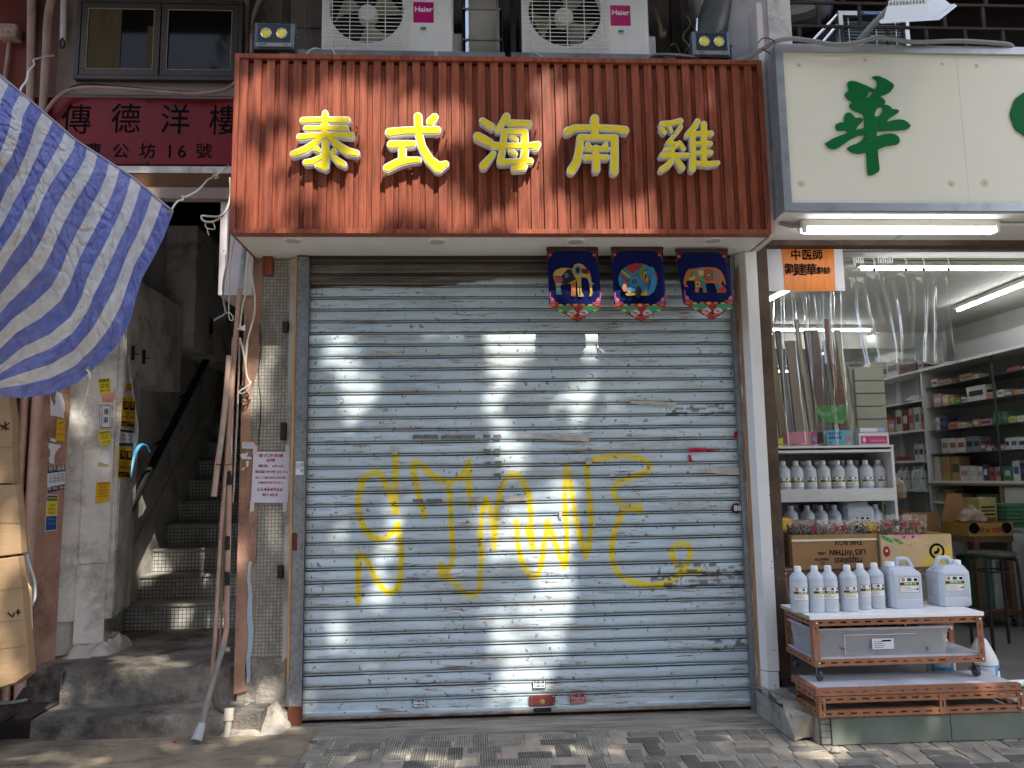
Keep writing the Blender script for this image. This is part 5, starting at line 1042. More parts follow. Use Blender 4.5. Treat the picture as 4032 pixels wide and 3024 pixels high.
# wheeled cart
ct = thing('wheeled_cart', (2.47, 4.6, .31), 'copper painted slotted iron cart with white shelves and castors', 'cart')
rack(ct, 1.972, 2.995, 4.525, 4.93, .392, .655, .036, None)
bx('top_board', mat('white_laminate_board', (.86, .86, .86), rough=.3, sc=3), ct, 1.955, 3.005, 4.515, 4.945, .657, .679, bevel=.002)
bx('edge_band', mat('board_edge', (.42, .36, .26), rough=.7), ct, 1.9535, 1.9548, 4.52, 4.94, .658, .677)
bx('lower_board', MATS['dirty_white_board'], ct, 1.98, 2.99, 4.54, 4.92, .428, .438)
def castor(t, x, y, zt, zb, r=.026):
    c = bx('castor', chrome, t, x-.022, x+.022, y-.022, y+.022, zt-.006, zt); B().add([(x-.014, y-.012, zt-.006), (x-.014, y+.012, zt-.006), (x-.014, y+.008, zb+r), (x-.014, y-.008, zb+r), (x-.012, y-.012, zt-.006), (x-.012, y+.012, zt-.006), (x-.012, y+.008, zb+r), (x-.012, y-.008, zb+r)], [(0, 1, 2, 3), (7, 6, 5, 4), (0, 4, 5, 1), (2, 6, 7, 3)]).obj('fork', chrome, c)
    B().tube([(x-.010, y, zb+r), (x+.010, y, zb+r)], r, 16).obj('wheel', dgrey, c); B().tube([(x-.011, y, zb+r), (x+.011, y, zb+r)], r*.45, 10).obj('hub', galv, c)
for x, y in ((2.01, 4.56), (2.955, 4.56), (2.01, 4.89), (2.955, 4.89)): castor(ct, x, y, .392, .305 if y < 4.7 else .305, .032)
# tub in the cart
tb = thing('storage_tub', (2.4, 4.7, .44), 'cloudy clear plastic storage tub on the lower shelf of the cart', 'tub')
def taper(b, x0, x1, y0, y1, z0, z1, e): return b.add([(x0+e, y0+e, z0), (x1-e, y0+e, z0), (x1-e, y1-e, z0), (x0+e, y1-e, z0), (x0, y0, z1), (x1, y0, z1), (x1, y1, z1), (x0, y1, z1)], [(0, 3, 2, 1), (0, 1, 5, 4), (1, 2, 6, 5), (2, 3, 7, 6), (3, 0, 4, 7)])
taper(B(), 1.995, 2.80, 4.555, 4.90, .44, .585, .012).obj('body', tubbox, tb)
frame_b = B(); frame_b.box(1.98, 2.825, 4.54, 4.555, .585, .60); frame_b.box(1.98, 2.825, 4.90, 4.915, .585, .60); frame_b.box(1.98, 1.995, 4.555, 4.90, .585, .60); frame_b.box(2.80, 2.825, 4.555, 4.90, .585, .60); frame_b.obj('rim', tubbox, tb, bevel=.003)
b = B(); b.box(2.17, 2.173, 4.549, 4.552, .45, .56); b.box(2.17, 2.60, 4.549, 4.552, .557, .56); b.obj('moulded_line', white, tb)
lb = bx('label', paper, tb, 2.335, 2.465, 4.550, 4.552, .475, .535)
for k in range(4): bx('print_line', mat('grey_print', (.25, .25, .27), rough=.7), lb, 2.345, 2.40+.01*(k % 2), 4.5493, 4.5499, .483+k*.011, .487+k*.011)
bx('barcode', ink, lb, 2.395, 2.45, 4.5493, 4.5499, .518, .527)
herb = [mat('dried_herb_%s' % n, c, tuple(x*.4 for x in c), rough=.9, sc=30) for n, c in (('brown', (.22, .11, .06)), ('tan', (.42, .30, .17)), ('pink', (.50, .25, .17)), ('dark', (.06, .04, .03)), ('pale', (.60, .52, .38)))]
def chunks(name, parent, x0, x1, y0, y1, z0, z1, n, ms, s=.02, seed=0):
    r = random.Random(seed)
    for mi, m in enumerate(ms):
        b = B()
        for k in range(n):
            c = Vector((r.uniform(x0, x1), r.uniform(y0, y1), r.uniform(z0, z1))); a = [Vector((r.gauss(0, 1), r.gauss(0, 1), r.gauss(0, 1))).normalized()*s*r.uniform(.4, 1.3) for _ in range(4)]
            b.add([c+q for q in a], [(0, 1, 2), (0, 3, 1), (1, 3, 2), (2, 3, 0)])
        o = b.obj(name, m, parent); o['kind'] = 'stuff'
chunks('packed_goods', tb, 2.03, 2.77, 4.59, 4.87, .45, .55, 90, herb[:4], .045, 1)
chunks('goods_on_top', tb, 2.05, 2.70, 4.70, 4.87, .56, .61, 50, [herb[3], herb[0], flat('burgundy_wrap', (.12, .01, .03))], .04, 2)

# ---- bottles
lab_green = mat('label_dark_green', (.012, .09, .05), rough=.4); lab_yel = mat('label_yellow', (.70, .62, .05), rough=.4); lab_w = mat('label_white', (.78, .78, .78), rough=.35); lab_red = mat('label_red_print', (.55, .2, .2), rough=.5); lab_grey = mat('label_small_print', (.45, .45, .5), rough=.5)
def arc(name, m, parent, c, r, z0, z1, a0, a1, n=10, t=.0006):
    vs = []
    for k in range(n+1):
        a = a0+(a1-a0)*k/n; x, y = math.sin(a), -math.cos(a)
        for rr_, z in ((r, z0), (r, z1)): vs.append((c[0]+x*rr_, c[1]+y*rr_, c[2]+z))
    return B().add(vs, [(2*k, 2*k+2, 2*k+3, 2*k+1) for k in range(n)]).obj(name, m, parent, smooth=True)
BR = .052
def make_bottle():
    t = thing('alcohol_bottle', (0, 0, 0), 'x', 'bottle'); c = (0, 0, 0)
    B().lathe(c, [(0, .004), (.046, .0), (.051, .006), (BR-.001, .016), (.0495, .021), (BR-.001, .026), (.0495, .031), (BR-.001, .037), (BR, .045), (BR, .178), (.050, .186), (BR, .194), (.050, .203), (.036, .224), (.021, .238), (.0195, .243)], 26).obj('body', pet, t, smooth=True)
    B().lathe(c, [(.0205, .240), (.0205, .256), (.0195, .268), (.017, .271), (0, .271)], 20).obj('cap', capw, t, smooth=True)
    A = 1.02
    l = arc('label', lab_w, t, c, BR+.0008, .077, .150, -A, A)
    arc('label_border', lab_green, l, c, BR+.0005, .0755, .1515, -A-.03, A+.03)
    arc('green_band', lab_green, l, c, BR+.0012, .113, .1265, -A, A); arc('yellow_band', lab_yel, l, c, BR+.0012, .108, .1125, -A, A)
    text('lettering', '消毒酒精', lab_w, l, (0, 0, .1198), .0125, .0003, .0002, bendr=BR+.0016, spacing=1.1)
    arc('logo', lab_green, l, c, BR+.0012, .131, .145, -.02, .26, 3); arc('barcode', ink, l, c, BR+.0012, .131, .146, .66, .92, 3); arc('seal', lab_red, l, c, BR+.0012, .130, .147, -.85, -.48, 3)
    for k, (a, b_, m) in enumerate(((-.9, -.1, lab_red), (-.9, .35, lab_grey), (-.9, .35, lab_grey), (-.9, .2, lab_grey))): arc('print_line', m, l, c, BR+.0012, .100-k*.0052, .1022-k*.0052, a, b_, 5)
    return t
b0 = make_bottle(); used = [False]
def place_bottle(x, y, z, label, group, rz=0.):
    if not used[0]: used[0] = True; o = b0; o.location = (x, y, z); o.rotation_euler.z = rz; o['label'] = label
    else: o = copytree(b0, (x, y, z), None, label, rz)
    o['group'] = group; return o
frontx = []
for i, u in enumerate((3147, 3211, 3261+0, 3342, 3398, 3450)):
    y = 4.66 if i in (0, 1, 3) else 4.72
    y = (4.655, 4.66, 4.655, 4.66, 4.72, 4.74)[i]
    p = AY((3149, 3215, 3268, 3344, 3396, 3452)[i], 2385, y)
    place_bottle(p.x, y, .679, ('leftmost white capped alcohol bottle on the cart top', 'second alcohol bottle from the left on the cart top', 'third alcohol bottle on the cart top touching its left neighbour', 'fourth alcohol bottle on the cart top before the wide gap', 'fifth alcohol bottle on the cart top set slightly back', 'alcohol bottle on the cart top touching the first jug')[i], 'alcohol bottles on the cart top', (.05, .42, -.15, .12, .5, -.28)[i])
# jugs
def jug(x, y, z, w, label, flip, dp=.17, h=.262):
    t = thing('alcohol_jug', (x, y, z), label, 'jug'); s = -1 if flip else 1
    def P(px, pz, yy): return (x+s*px, y+yy, z+pz)
    hw = w/2; rings = []
    for pz, a, c in ((.0, .92, .92), (.012, 1, 1), (.055, 1, 1), (.058, .975, .97), (.062, 1, 1), (h*.72, 1, 1), (h*.735, .985, .98), (h*.75, 1, 1), (h*.80, .98, .96)): rings.append((pz, -hw*a, hw*a, dp/2*c))
    rings.append((h*.93, -hw*.86, hw*.60, dp/2*.62)); rings.append((h*.945, -hw*.80, hw*.55, dp/2*.45))
    vs = []; n = 0
    for pz, xa, xb, yy in rings:
        ch = min(.02, yy*.4); ring = [(xa+ch, -yy), (xb-ch, -yy), (xb, -yy+ch), (xb, yy-ch), (xb-ch, yy), (xa+ch, yy), (xa, yy-ch), (xa, -yy+ch)]; n = 8
        vs += [P(a, pz, b_) for a, b_ in ring]
    fs = [(i*n+k, i*n+(k+1) % n, (i+1)*n+(k+1) % n, (i+1)*n+k) for i in range(len(rings)-1) for k in range(n)]+[tuple(range(n-1, -1, -1)), tuple(range((len(rings)-1)*n, len(rings)*n))]
    if flip: fs = [tuple(reversed(f)) for f in fs]
    B().add(vs, fs).obj('body', pet, t, bevel=.004, smooth=True)
    B().lathe(P(-hw*.60, h*.90, 0), [(.026, 0), (.026, .012), (.0, .012)], 18).obj('neck', pet, t, smooth=True); B().lathe(P(-hw*.60, h*.945, 0), [(.029, 0), (.029, .022), (.026, .026), (0, .027)], 20).obj('cap', capw, t, smooth=True)
    hp = [P(-hw*.22, h*.90, 0), P(-hw*.16, h*1.03, 0), P(-hw*.04, h*1.09, 0), P(hw*.44, h*1.09, 0), P(hw*.60, h*1.04, 0), P(hw*.82, h*.84, 0)]
    B().tube(hp, .0155, 10, 4).obj('handle', pet, t, smooth=True)
    lx = x+.01*s; lz = z+.098; lb = bx('label', lab_w, t, lx-.058, lx+.058, y-dp/2-.0012, y-dp/2-.0004, lz, lz+.09)
    frame('label_border', lab_green, lb, lx-.060, lx+.060, lz-.002, lz+.092, .002, y-dp/2-.0014, y-dp/2-.0010, 0)
    bx('green_band', lab_green, lb, lx-.058, lx+.058, y-dp/2-.002, y-dp/2-.0013, lz+.042, lz+.059); bx('yellow_band', lab_yel, lb, lx-.058, lx+.058, y-dp/2-.002, y-dp/2-.0013, lz+.036, lz+.0415)
    text('lettering', '消毒酒精 75%', lab_w, lb, (lx+.004, y-dp/2-.0022, lz+.0505), .0125, .0003, .0002, width=.075)
    bx('logo', lab_green, lb, lx-.012, lx+.014, y-dp/2-.002, y-dp/2-.0013, lz+.066, lz+.084); bx('barcode', ink, lb, lx+.030, lx+.050, y-dp/2-.002, y-dp/2-.0013, lz+.066, lz+.082); B().lathe((lx-.038, y-dp/2-.0013, lz+.075), [(.012, 0), (.012, .0006), (0, .0006)], 12, 'Y').obj('seal', lab_red, lb)
    for k in range(4): bx('print_line', lab_red if k == 0 else lab_grey, lb, lx-.052, lx+(.005 if k == 0 else .02), y-dp/2-.002, y-dp/2-.0013, lz+.027-k*.007, lz+.030-k*.007)
    B().prism([(lx+.026, lz+.014), (lx+.038, lz+.014), (lx+.032, lz+.026)], y-dp/2-.002, y-dp/2-.0013).obj('warning_triangle', lab_red, lb)
    bx('code_box', dbluep, lb, lx+.042, lx+.053, y-dp/2-.002, y-dp/2-.0013, lz+.012, lz+.024)
    return t
p = AY(3551, 2385, 4.76); jug(p.x, 4.76, .679, .200, 'large alcohol jug with its cap on the left, standing on the cart top', False)
p = AY(3740, 2380, 4.78); jug(p.x, 4.78, .679, .200, 'large alcohol jug with its cap on the right, at the cart corner', True)
# ---- white bleach jugs on the floor behind the cart
def bleach(x, y, label):
    t = thing('bleach_jug', (x, y, FZ), label, 'jug'); B().lathe((x, y, FZ), [(0, 0), (.078, 0), (.085, .01), (.085, .17), (.075, .20), (.045, .27), (.028, .30), (.02, .305), (0, .305)], 24).obj('body', mat('white_hdpe', (.70, .71, .70), rough=.35), t, smooth=True)
    l = arc('label', mat('sky_blue_label', (.12, .36, .68), rough=.4), t, (x, y, FZ), .0856, .045, .155, -1.2, 1.2, 14)
    arc('label_cloud', mat('pale_label', (.62, .72, .80), rough=.4), l, (x, y, FZ), .086, .10, .148, -1.0, .2, 8); arc('label_strip', dbluep, l, (x, y, FZ), .0862, .125, .137, .5, .9, 4); arc('label_panel', lab_w, l, (x, y, FZ), .0861, .06, .12, .45, 1.0, 4)
    B().lathe((x, y, FZ+.30), [(.022, 0), (.022, .03), (0, .03)], 14).obj('cap', plas('blue_cap', (.03, .12, .4)), t, smooth=True)
bleach(3.16, 4.80, 'white bleach jug with a blue label on the floor right of the cart'); bleach(3.02, 5.02, 'white bleach jug on the floor half hidden behind the cart post')

# ---- cartons behind the bottles
def openbox(name, x0, x1, y0, y1, z0, z1, m, label, t=.004, parent=None):
    r = thing(name, ((x0+x1)/2, y0, z0), label, 'carton'); b = B()
    b.box(x0, x1, y0, y0+t, z0, z1); b.box(x0, x1, y1-t, y1, z0, z1); b.box(x0, x0+t, y0+t, y1-t, z0, z1); b.box(x1-t, x1, y0+t, y1-t, z0, z1); b.box(x0+t, x1-t, y0+t, y1-t, z0, z0+t); o = b.obj('walls', m, r); return r
rk2 = thing('rear_rack', (2.6, 5.1, FZ), 'copper painted slotted rack behind the cart carrying the cartons', 'rack')
rack(rk2, 2.02, 3.15, 5.06, 5.42, .46, .875, .036, None); bx('board', MATS['dirty_white_board'], rk2, 2.02, 3.15, 5.05, 5.43, .878, .886)
for x in (2.02, 3.12): bx('leg', orangeiron, rk2, x, x+.03, 5.06, 5.09, FZ, .46)
c1 = openbox('open_carton', 2.085, 2.66, 5.02, 5.33, .888, 1.105, carddark, 'brown carton with upside down printing and a tape band, behind the bottles')
rough = lambda s: None
for tx, dx, dz, s, w in (('LIES WITHIN', .35, .105, .05, .24), ('THIS BOX', .36, .170, .046, .19), ('DC', .185, .035, .028, .03), ('DISPATCH', .185, .062, .026, .09), ('LABEL', .185, .10, .026, .055)):
    text('lettering', tx, ink, c1, (2.085+dx*1.05, 5.0188, .888+dz*.97), s, .0006, .0005 if s > .04 else 0, rot=math.pi, width=w)
sc = text('lettering', 'Happiness', ink, c1, (2.085+.37, 5.0188, .888+.045), .07, .0006, .0, rot=math.pi, width=.185)
bx('tape_band', mat('cream_tape', (.62, .60, .42), rough=.5), c1, 2.083, 2.655, 5.015, 5.0185, 1.063, 1.077)
bx('raised_flap', mat('kraft_flap', (.26, .17, .10), rough=.8), c1, 2.17, 2.37, 5.29, 5.295, 1.106, 1.19)
c2 = openbox('open_carton', 2.67, 3.15, 5.0, 5.36, .888, 1.095, mat('tan_fruit_carton', (.58, .42, .22), (.48, .34, .17), rough=.6, sc=4), 'tan patterned fruit carton with a red emblem and green leaves, behind the jugs')
def spr(poly, m, y, parent, name): return B().pathprism([Vector((x, y, z)) for x, z in poly], (0, .0008, 0)).obj(name, m, parent)
leafg = flat('printed_leaf_green', (.04, .26, .10)); pinkf = flat('printed_peony_pink', (.62, .25, .33)); goldp = flat('printed_gold', (.62, .44, .08))
for cx, cz, w, h, r_ in ((2.715, 1.07, .045, .018, -.5), (2.79, 1.055, .04, .014, -.4)): spr([(cx+math.cos(a)*w*.9*(1)+math.sin(a)*h*r_, cz+math.sin(a)*h-math.cos(a)*w*.35) for a in [k*.628 for k in range(10)]], leafg, 4.9985, c2, 'printed_leaf')
for cx in (2.80, 2.86, 2.92): spr([(cx+.04*math.cos(a), 1.082+.013*math.sin(a)) for a in [k*.628 for k in range(10)]], pinkf, 4.999, c2, 'printed_flower')
spr([(2.92, .895), (3.14, .895), (3.14, 1.03), (3.06, .99), (2.96, .95)], goldp, 4.9988, c2, 'printed_hill')
spr([(2.705+.024*math.cos(a), .99+.035*math.sin(a)) for a in [k*.524 for k in range(12)]], redink, 4.9985, c2, 'printed_emblem'); spr([(2.705+.012*math.cos(a)*(1 if k % 2 else .5), .995+.012*math.sin(a)*(1 if k % 2 else .5)) for k, a in enumerate([k*.628 for k in range(10)])], white, 4.997, c2, 'printed_star')
em = B().lathe((3.045, 4.999, .985), [(.052, 0), (.052, .001), (.044, .001), (.044, .0012), (0, .0012)], 24, 'Y').obj('round_emblem', ink, c2); spr([(3.045+.036*math.cos(a), .985+.036*math.sin(a)) for a in [k*.35 for k in range(18)]], goldp, 4.9972, c2, 'emblem_centre'); spr([(3.02, .965), (3.05, .97), (3.065, .995), (3.05, 1.015), (3.045, .99), (3.025, .985)], ink, 4.996, c2, 'emblem_figure')
for q in range(5):
    cx, cz = 2.74+q*.06, 1.02+(q % 2)*.02; B().tube([(cx+.02*math.cos(a)*(1-a/9), 4.999, cz+.02*math.sin(a)*(1-a/9)) for a in [k*.7 for k in range(9)]], .0016, 4).obj('printed_scroll', flat('printed_pale_scroll', (.68, .52, .30)), c2)
# bags of dried herbs and price cards
pvcbag = mat('crinkled_clear_bag', (.75, .72, .70), rough=.12, alpha=.09, spec=.8)
def bag(x, y, z, w, h, ms, label, seed):
    t = thing('herb_bag', (x, y, z), label, 'bag of herbs'); r = random.Random(seed); nx, nz = 8, 6; vs = []
    for s in (-1, 1):
        for j in range(nz+1):
            for i in range(nx+1):
                g, f = i/nx*2-1, j/nz; th = (1-g*g)*(1-abs(f*2-1)**2)*.045+.002; vs.append((x+g*w/2, y+s*th+r.uniform(-.006, .006), z+f*h+r.uniform(-.005, .005)))
    c = nx+1; fs = []
    for s in range(2):
        o0 = s*(nz+1)*c; fs += [(o0+j*c+i, o0+j*c+i+1, o0+(j+1)*c+i+1, o0+(j+1)*c+i) for j in range(nz) for i in range(nx)]
    B().add(vs, fs).obj('film', pvcbag, t); chunks('herbs', t, x-w*.38, x+w*.38, y-.02, y+.02, z+.01, z+h*.78, 60, ms, .02, seed)
    B().lathe((x-w*.12+.02*(seed % 3), y-.045, z+h*.62), [(.018, 0), (.017, .001), (0, .0012)], 9, 'Y').obj('red_tag', flat('red_tag', (.34, .012, .03)), t) if seed not in (0, 4) else None
for k, (x, w, ms) in enumerate(((2.17, .17, [herb[3], herb[0]]), (2.28, .16, [herb[3], herb[1]]), (2.40, .19, [herb[4], herb[1]]), (2.50, .18, [herb[4], herb[0]]), (2.60, .15, [herb[4], herb[3]]))):
    bag(x, 5.12+.02*(k % 2), 1.045, w, .15, ms, ('bag of dark twigs at the left end of the brown carton', 'bag of dark and tan twigs second in the brown carton', 'bag of pale mushrooms in the middle of the brown carton', 'bag of pale and brown slices in the brown carton', 'bag of white slices at the right end of the brown carton')[k], k)
for k, (x, w, ms) in enumerate(((2.76, .16, [herb[0], herb[4]]), (2.87, .18, [herb[3], herb[2]]), (2.98, .17, [herb[0], herb[1]]))):
    bag(x, 5.12, 1.05, w, .17, ms, ('bag of brown and pale herbs at the left of the fruit carton', 'bag of dark herbs in the middle of the fruit carton', 'bag of brown sticks at the right of the fruit carton')[k], 10+k)
for k, q in enumerate((((3082, 2037), (3117, 2042), (3116, 2095), (3082, 2090)), ((3332, 2052), (3398, 2068), (3412, 2125), (3345, 2112)), ((3407, 2053), (3504, 2057), (3508, 2130), (3412, 2140)), ((3548, 2082), (3587, 2073), (3590, 2088), (3552, 2100)))):
    o = B().pathprism([AY(u, v, 5.20+.004*k) for u, v in q], (0, .002, 0)).obj('price_card', mat('amber_card', (.78, .48, .02), rough=.6), None)
    tag(o, ('amber price card at the left end of the brown carton', 'amber price card with handwriting between the two cartons', 'big amber price card at the left of the fruit carton', 'amber price card behind the brown stick bag')[k], 'price card')
    if k == 1: text('lettering', '加料', ink, o, AY(3368, 2082, 5.195), .035, .0006)

# ---- white display shelf left
ds_ = thing('display_shelf', (2.7, 5.55, FZ), 'white display shelf filled with alcohol bottles inside the pharmacy', 'shelf')
DX0, DX1, DY0, DY1 = 2.05, 3.113, 5.55, 5.95
bx('side_panel', shelfw, ds_, DX1-.022, DX1, DY0, DY1, FZ, 1.69, bevel=.002); bx('side_panel', shelfw, ds_, DX0, DX0+.022, DY0, DY1, FZ, 1.69); bx('back_panel', shelfint, ds_, DX0+.022, DX1-.022, DY1-.01, DY1, FZ, 1.66)
for z in (1.675, 1.33, 1.0, .62): bx('shelf_board', shelfw, ds_, DX0+.0225, DX1-.0225, DY0+.002, DY1-.012, z-.018, z)
bx('top_board', shelfw, ds_, DX0-.003, DX1+.003, DY0-.004, DY1, 1.6905, 1.708, bevel=.002); bx('lip', shelfw, ds_, DX0+.023, DX1-.023, DY0-.004, DY0+.001, 1.30, 1.392)
for i, u in enumerate((3083, 3134, 3185, 3240, 3297, 3348, 3408, 3459)):
    y = 5.66; p = AY(u, 1850, y); place_bottle(p.x, y, 1.33, 'alcohol bottle on the upper display shelf, %s' % ('leftmost', 'second from the left', 'third from the left', 'fourth from the left', 'fifth from the left', 'sixth from the left', 'seventh just right of the gap', 'rightmost')[i], 'bottles on the upper display shelf', random.uniform(-.6, .6))
for i, u in enumerate((3165, 3216, 3275, 3318, 3372)):
    y = 5.80; p = AY(u, 1850, y); place_bottle(p.x, y, 1.33, 'alcohol bottle in the back row of the upper display shelf, %s from the left' % ('first', 'second', 'third', 'fourth', 'fifth')[i], 'back row bottles on the upper display shelf')
for i, u in enumerate((3115, 3180, 3232, 3286, 3449)):
    y = 5.66; p = AY(u, 2050, y); place_bottle(p.x, y, 1.0, ('alcohol bottle on the lower display shelf, leftmost', 'alcohol bottle on the lower display shelf, second', 'alcohol bottle on the lower display shelf, third', 'alcohol bottle on the lower display shelf left of the jug', 'alcohol bottle on the lower display shelf right of the jug')[i], 'bottles on the lower display shelf', random.uniform(-.6, .6))
for i, u in enumerate((3135, 3212, 3262)):
    y = 5.82; p = AY(u, 2050, y); place_bottle(p.x, y, 1.0, 'alcohol bottle in the back row of the lower display shelf, %s' % ('left', 'middle', 'right')[i], 'back row bottles on the lower display shelf')
p = AY(3368, 2050, 5.68); jug(p.x, 5.68, 1.0, .225, 'large alcohol jug standing among the bottles of the lower display shelf', False, h=.31)
p = AY(3490, 2050, 5.68); o = thing('spray_carton', (p.x, 5.68, 1.0), 'white carton printed with green bottles at the right of the lower display shelf', 'box')
bx('box', lab_w, o, p.x-.035, p.x+.035, 5.66, 5.75, 1.0, 1.29)
for q in (-.016, .016): bx('green_print', flat('lime_print', (.15, .45, .05)), o, p.x+q-.01, p.x+q+.01, 5.658, 5.6595, 1.14, 1.27)
text('lettering', 'LEX', dgrey, o, (p.x, 5.659, 1.06), .04, .0004, rot=-math.pi/2)

# boxes on top of the display shelf
def bxthing(name, x0, x1, y0, y1, z0, z1, m, label, cat='box', group=None, prints=()):
    t = thing(name, ((x0+x1)/2, y0, z0), label, cat, group); bx('carton', m, t, x0, x1, y0, y1, z0, z1)
    for k, (a, b_, c_, d_, mm) in enumerate(prints):
        w, h = x1-x0, z1-z0; bx('print', mm, t, x0+a*w, x0+b_*w, y0-.0015-.0006*k, y0-.0004-.0006*k, z0+c_*h, z0+d_*h)
    return t
def at_top(u0, u1, vt, y0, dep, m, label, prints=(), name='product_box'):
    a, b_ = AY(u0, 1750, y0), AY(u1, vt, y0); return bxthing(name, a.x, b_.x, y0, y0+dep, 1.709, b_.z, m, label, prints=prints)
pk = flat('box_pink', (.55, .20, .26)); mg = flat('box_magenta', (.50, .04, .20)); tl_ = flat('box_teal', (.10, .38, .50)); wh = flat('box_white', (.66, .63, .64))
at_top(3066, 3083, 1725, 5.60, .05, yellowp, 'small yellow carton at the left end of the display shelf top')
at_top(3107, 3195, 1700, 5.62, .12, pk, 'pale pink carton on the display shelf top behind the curtain', ((.05, .3, .05, .15, mg),))
at_top(3196, 3216, 1702, 5.62, .12, mg, 'magenta carton with a blue flower beside the pale pink carton', ((.2, .7, .35, .65, tl_),))
at_top(3232, 3258, 1700, 5.66, .08, flat('box_dark', (.06, .04, .05)), 'dark carton between the magenta and teal cartons')
t = at_top(3258, 3356, 1693, 5.60, .12, tl_, 'teal mask carton with an orange badge on the display shelf top', ((.06, .55, .42, .6, bluep), (.72, .92, .35, .65, flat('box_orange', (.60, .16, .10))), (.06, .16, .08, .25, dbluep), (.06, .6, .8, .86, bluep), (.06, .5, .7, .76, bluep)))
t = at_top(3384, 3498, 1702, 5.58, .14, wh, 'white mask carton with a magenta panel and white cross', ((.06, .94, .1, .72, mg), (.12, .22, .3, .52, wh), (.145, .195, .2, .62, wh), (.34, .85, .45, .50, pk), (.34, .9, .25, .4, pk)))
a, b_ = AY(3386, 1700, 5.6), AY(3482, 1684, 5.6); bxthing('product_box', a.x, b_.x, 5.60, 5.70, AY(3384, 1702, 5.58).z+.002, b_.z, wh, 'flat white and blue carton lying on the mask carton', prints=((.7, 1, 0, 1, flat('box_pale_blue', (.30, .40, .62))),))
gb = thing('green_bag', AY(3270, 1640, 6.2), 'green printed plastic bag hanging behind the curtain', 'bag')
B().pathprism([AY(u, v, 6.2) for u, v in ((3213, 1600), (3332, 1593), (3330, 1650), (3320, 1668), (3240, 1660), (3218, 1630))], (0, .03, 0)).obj('bag', mat('green_plastic', (.05, .30, .06), (.25, .42, .22), rough=.4, sc=14, ctr=(.5, .62)), gb)
# planks leaning behind the curtain and back clutter
for k, (u0, u1, m) in enumerate(((3058, 3085, 'tan'), (3090, 3110, 'grey'), (3118, 3165, 'beige'), (3178, 3192, 'cream'), (3205, 3262, 'dusk'), (3268, 3300, 'grey'), (3296, 3322, 'redbrown'), (3328, 3350, 'cream'))):
    mm = mat('plank_'+m, dict(tan=(.30, .24, .15), grey=(.22, .22, .22), beige=(.33, .28, .24), cream=(.40, .36, .26), dusk=(.17, .125, .11), redbrown=(.20, .09, .06))[m], rough=.8, sc=4)
    a, b_ = AY(u0, 1450, 6.6), AY(u1, 1450, 6.6); o = B().hexa([(a.x, 6.5, 1.2), (b_.x, 6.5, 1.2), (b_.x, 6.53, 1.2), (a.x, 6.53, 1.2), (a.x-.04+.02*(k % 3), 6.7, 2.9-.1*(k % 3)), (b_.x-.04+.02*(k % 3), 6.7, 2.9-.1*(k % 3)), (b_.x-.04+.02*(k % 3), 6.73, 2.9-.1*(k % 3)), (a.x-.04+.02*(k % 3), 6.73, 2.9-.1*(k % 3))]).obj('stored_board', mm, None)
    tag(o, '%s upright board stored behind the plastic curtain, %s' % (m, ('beside the jamb', 'second from the jamb', 'third from the jamb', 'fourth from the jamb', 'above the magenta carton', 'left of the reddish one', 'above the green bag', 'nearest the drawers')[k]), 'board')
dw = thing('drawer_stack', AY(3420, 1600, 7.6), 'stack of cream storage drawers beyond the display shelf', 'drawers')
zt = AY(3420, 1452, 7.6).z; hh = (AY(3420, 1452, 7.6).z-AY(3420, 1502, 7.6).z)
a, b_ = AY(3362, 1500, 7.6), AY(3478, 1500, 7.6)
bx('case', mat('cream_drawer_case', (.38, .38, .31), rough=.5), dw, a.x-.02, b_.x+.01, 7.62, 8.1, FZ, zt+.02)
for k in range(9): bx('drawer', mat('cream_drawer', (.42, .42, .34), (.37, .37, .30), rough=.45, sc=2), dw, a.x, b_.x, 7.58, 7.62, zt-(k+1)*hh+.008, zt-k*hh, bevel=.006)
# ---- PVC strip curtain with rings
cu = thing('plastic_curtain', (2.7, 5.15, 3.05), 'clear crumpled plastic curtain hung on rings across the pharmacy opening', 'curtain')
B().tube([(2.35, 5.15, 3.005), (5.9, 5.15, 3.005)], .005, 8).obj('rail_wire', chrome, cu)
def pvc_sheet(x0, x1, zt, zb, n, amp, freq, ph, pinch=None):
    vs = []; nz = 20
    for j in range(nz+1):
        f = j/nz
        for i in range(n+1):
            g = i/n; x = x0+(x1-x0)*g; zz = zt+(zb-zt)*f
            if pinch: zz -= (1-f)**3*.075*min(1, min(abs(x-q) for q in pinch)/.07)
            sn = math.sin(g*freq+ph+.9*math.sin(g*5+f*1.5)+.8*math.sin(g*13-f)); y = 5.17+amp*(.35+f*.65)*(abs(sn)**7*math.copysign(1, sn)*1.6)+.010*mn.noise(Vector((x*7, zz*3, ph)))+.004*mn.noise(Vector((x*25, zz*9, ph)))
            vs.append((x+.012*math.sin(f*4+g*9), y, zz))
    c = n+1; return B().add(vs, [(j*c+i, j*c+i+1, (j+1)*c+i+1, (j+1)*c+i) for j in range(nz) for i in range(n)]).obj('plastic_sheet', pvc, cu, smooth=True)
pvc_sheet(2.035, 2.64, 2.98, 1.705, 90, .016, 48, 0.)
rx = [AY(u, 980, 5.15).x for u in (3436, 3561, 3630, 3728)]
pvc_sheet(2.36, 3.40, 2.955, 2.262, 120, .015, 30, 1., pinch=rx)
for (xa, xb, z_) in ((2.60, 3.41, 2.262), (2.04, 2.64, 1.703)):
    B().tube([(xa+(xb-xa)*k/24, 5.17+.02*math.sin(k*1.4), z_+.006*math.sin(k*.9)) for k in range(25)], .004, 5).obj('hem', mat('curtain_hem', (.45, .44, .42), rough=.3, alpha=.7), cu)
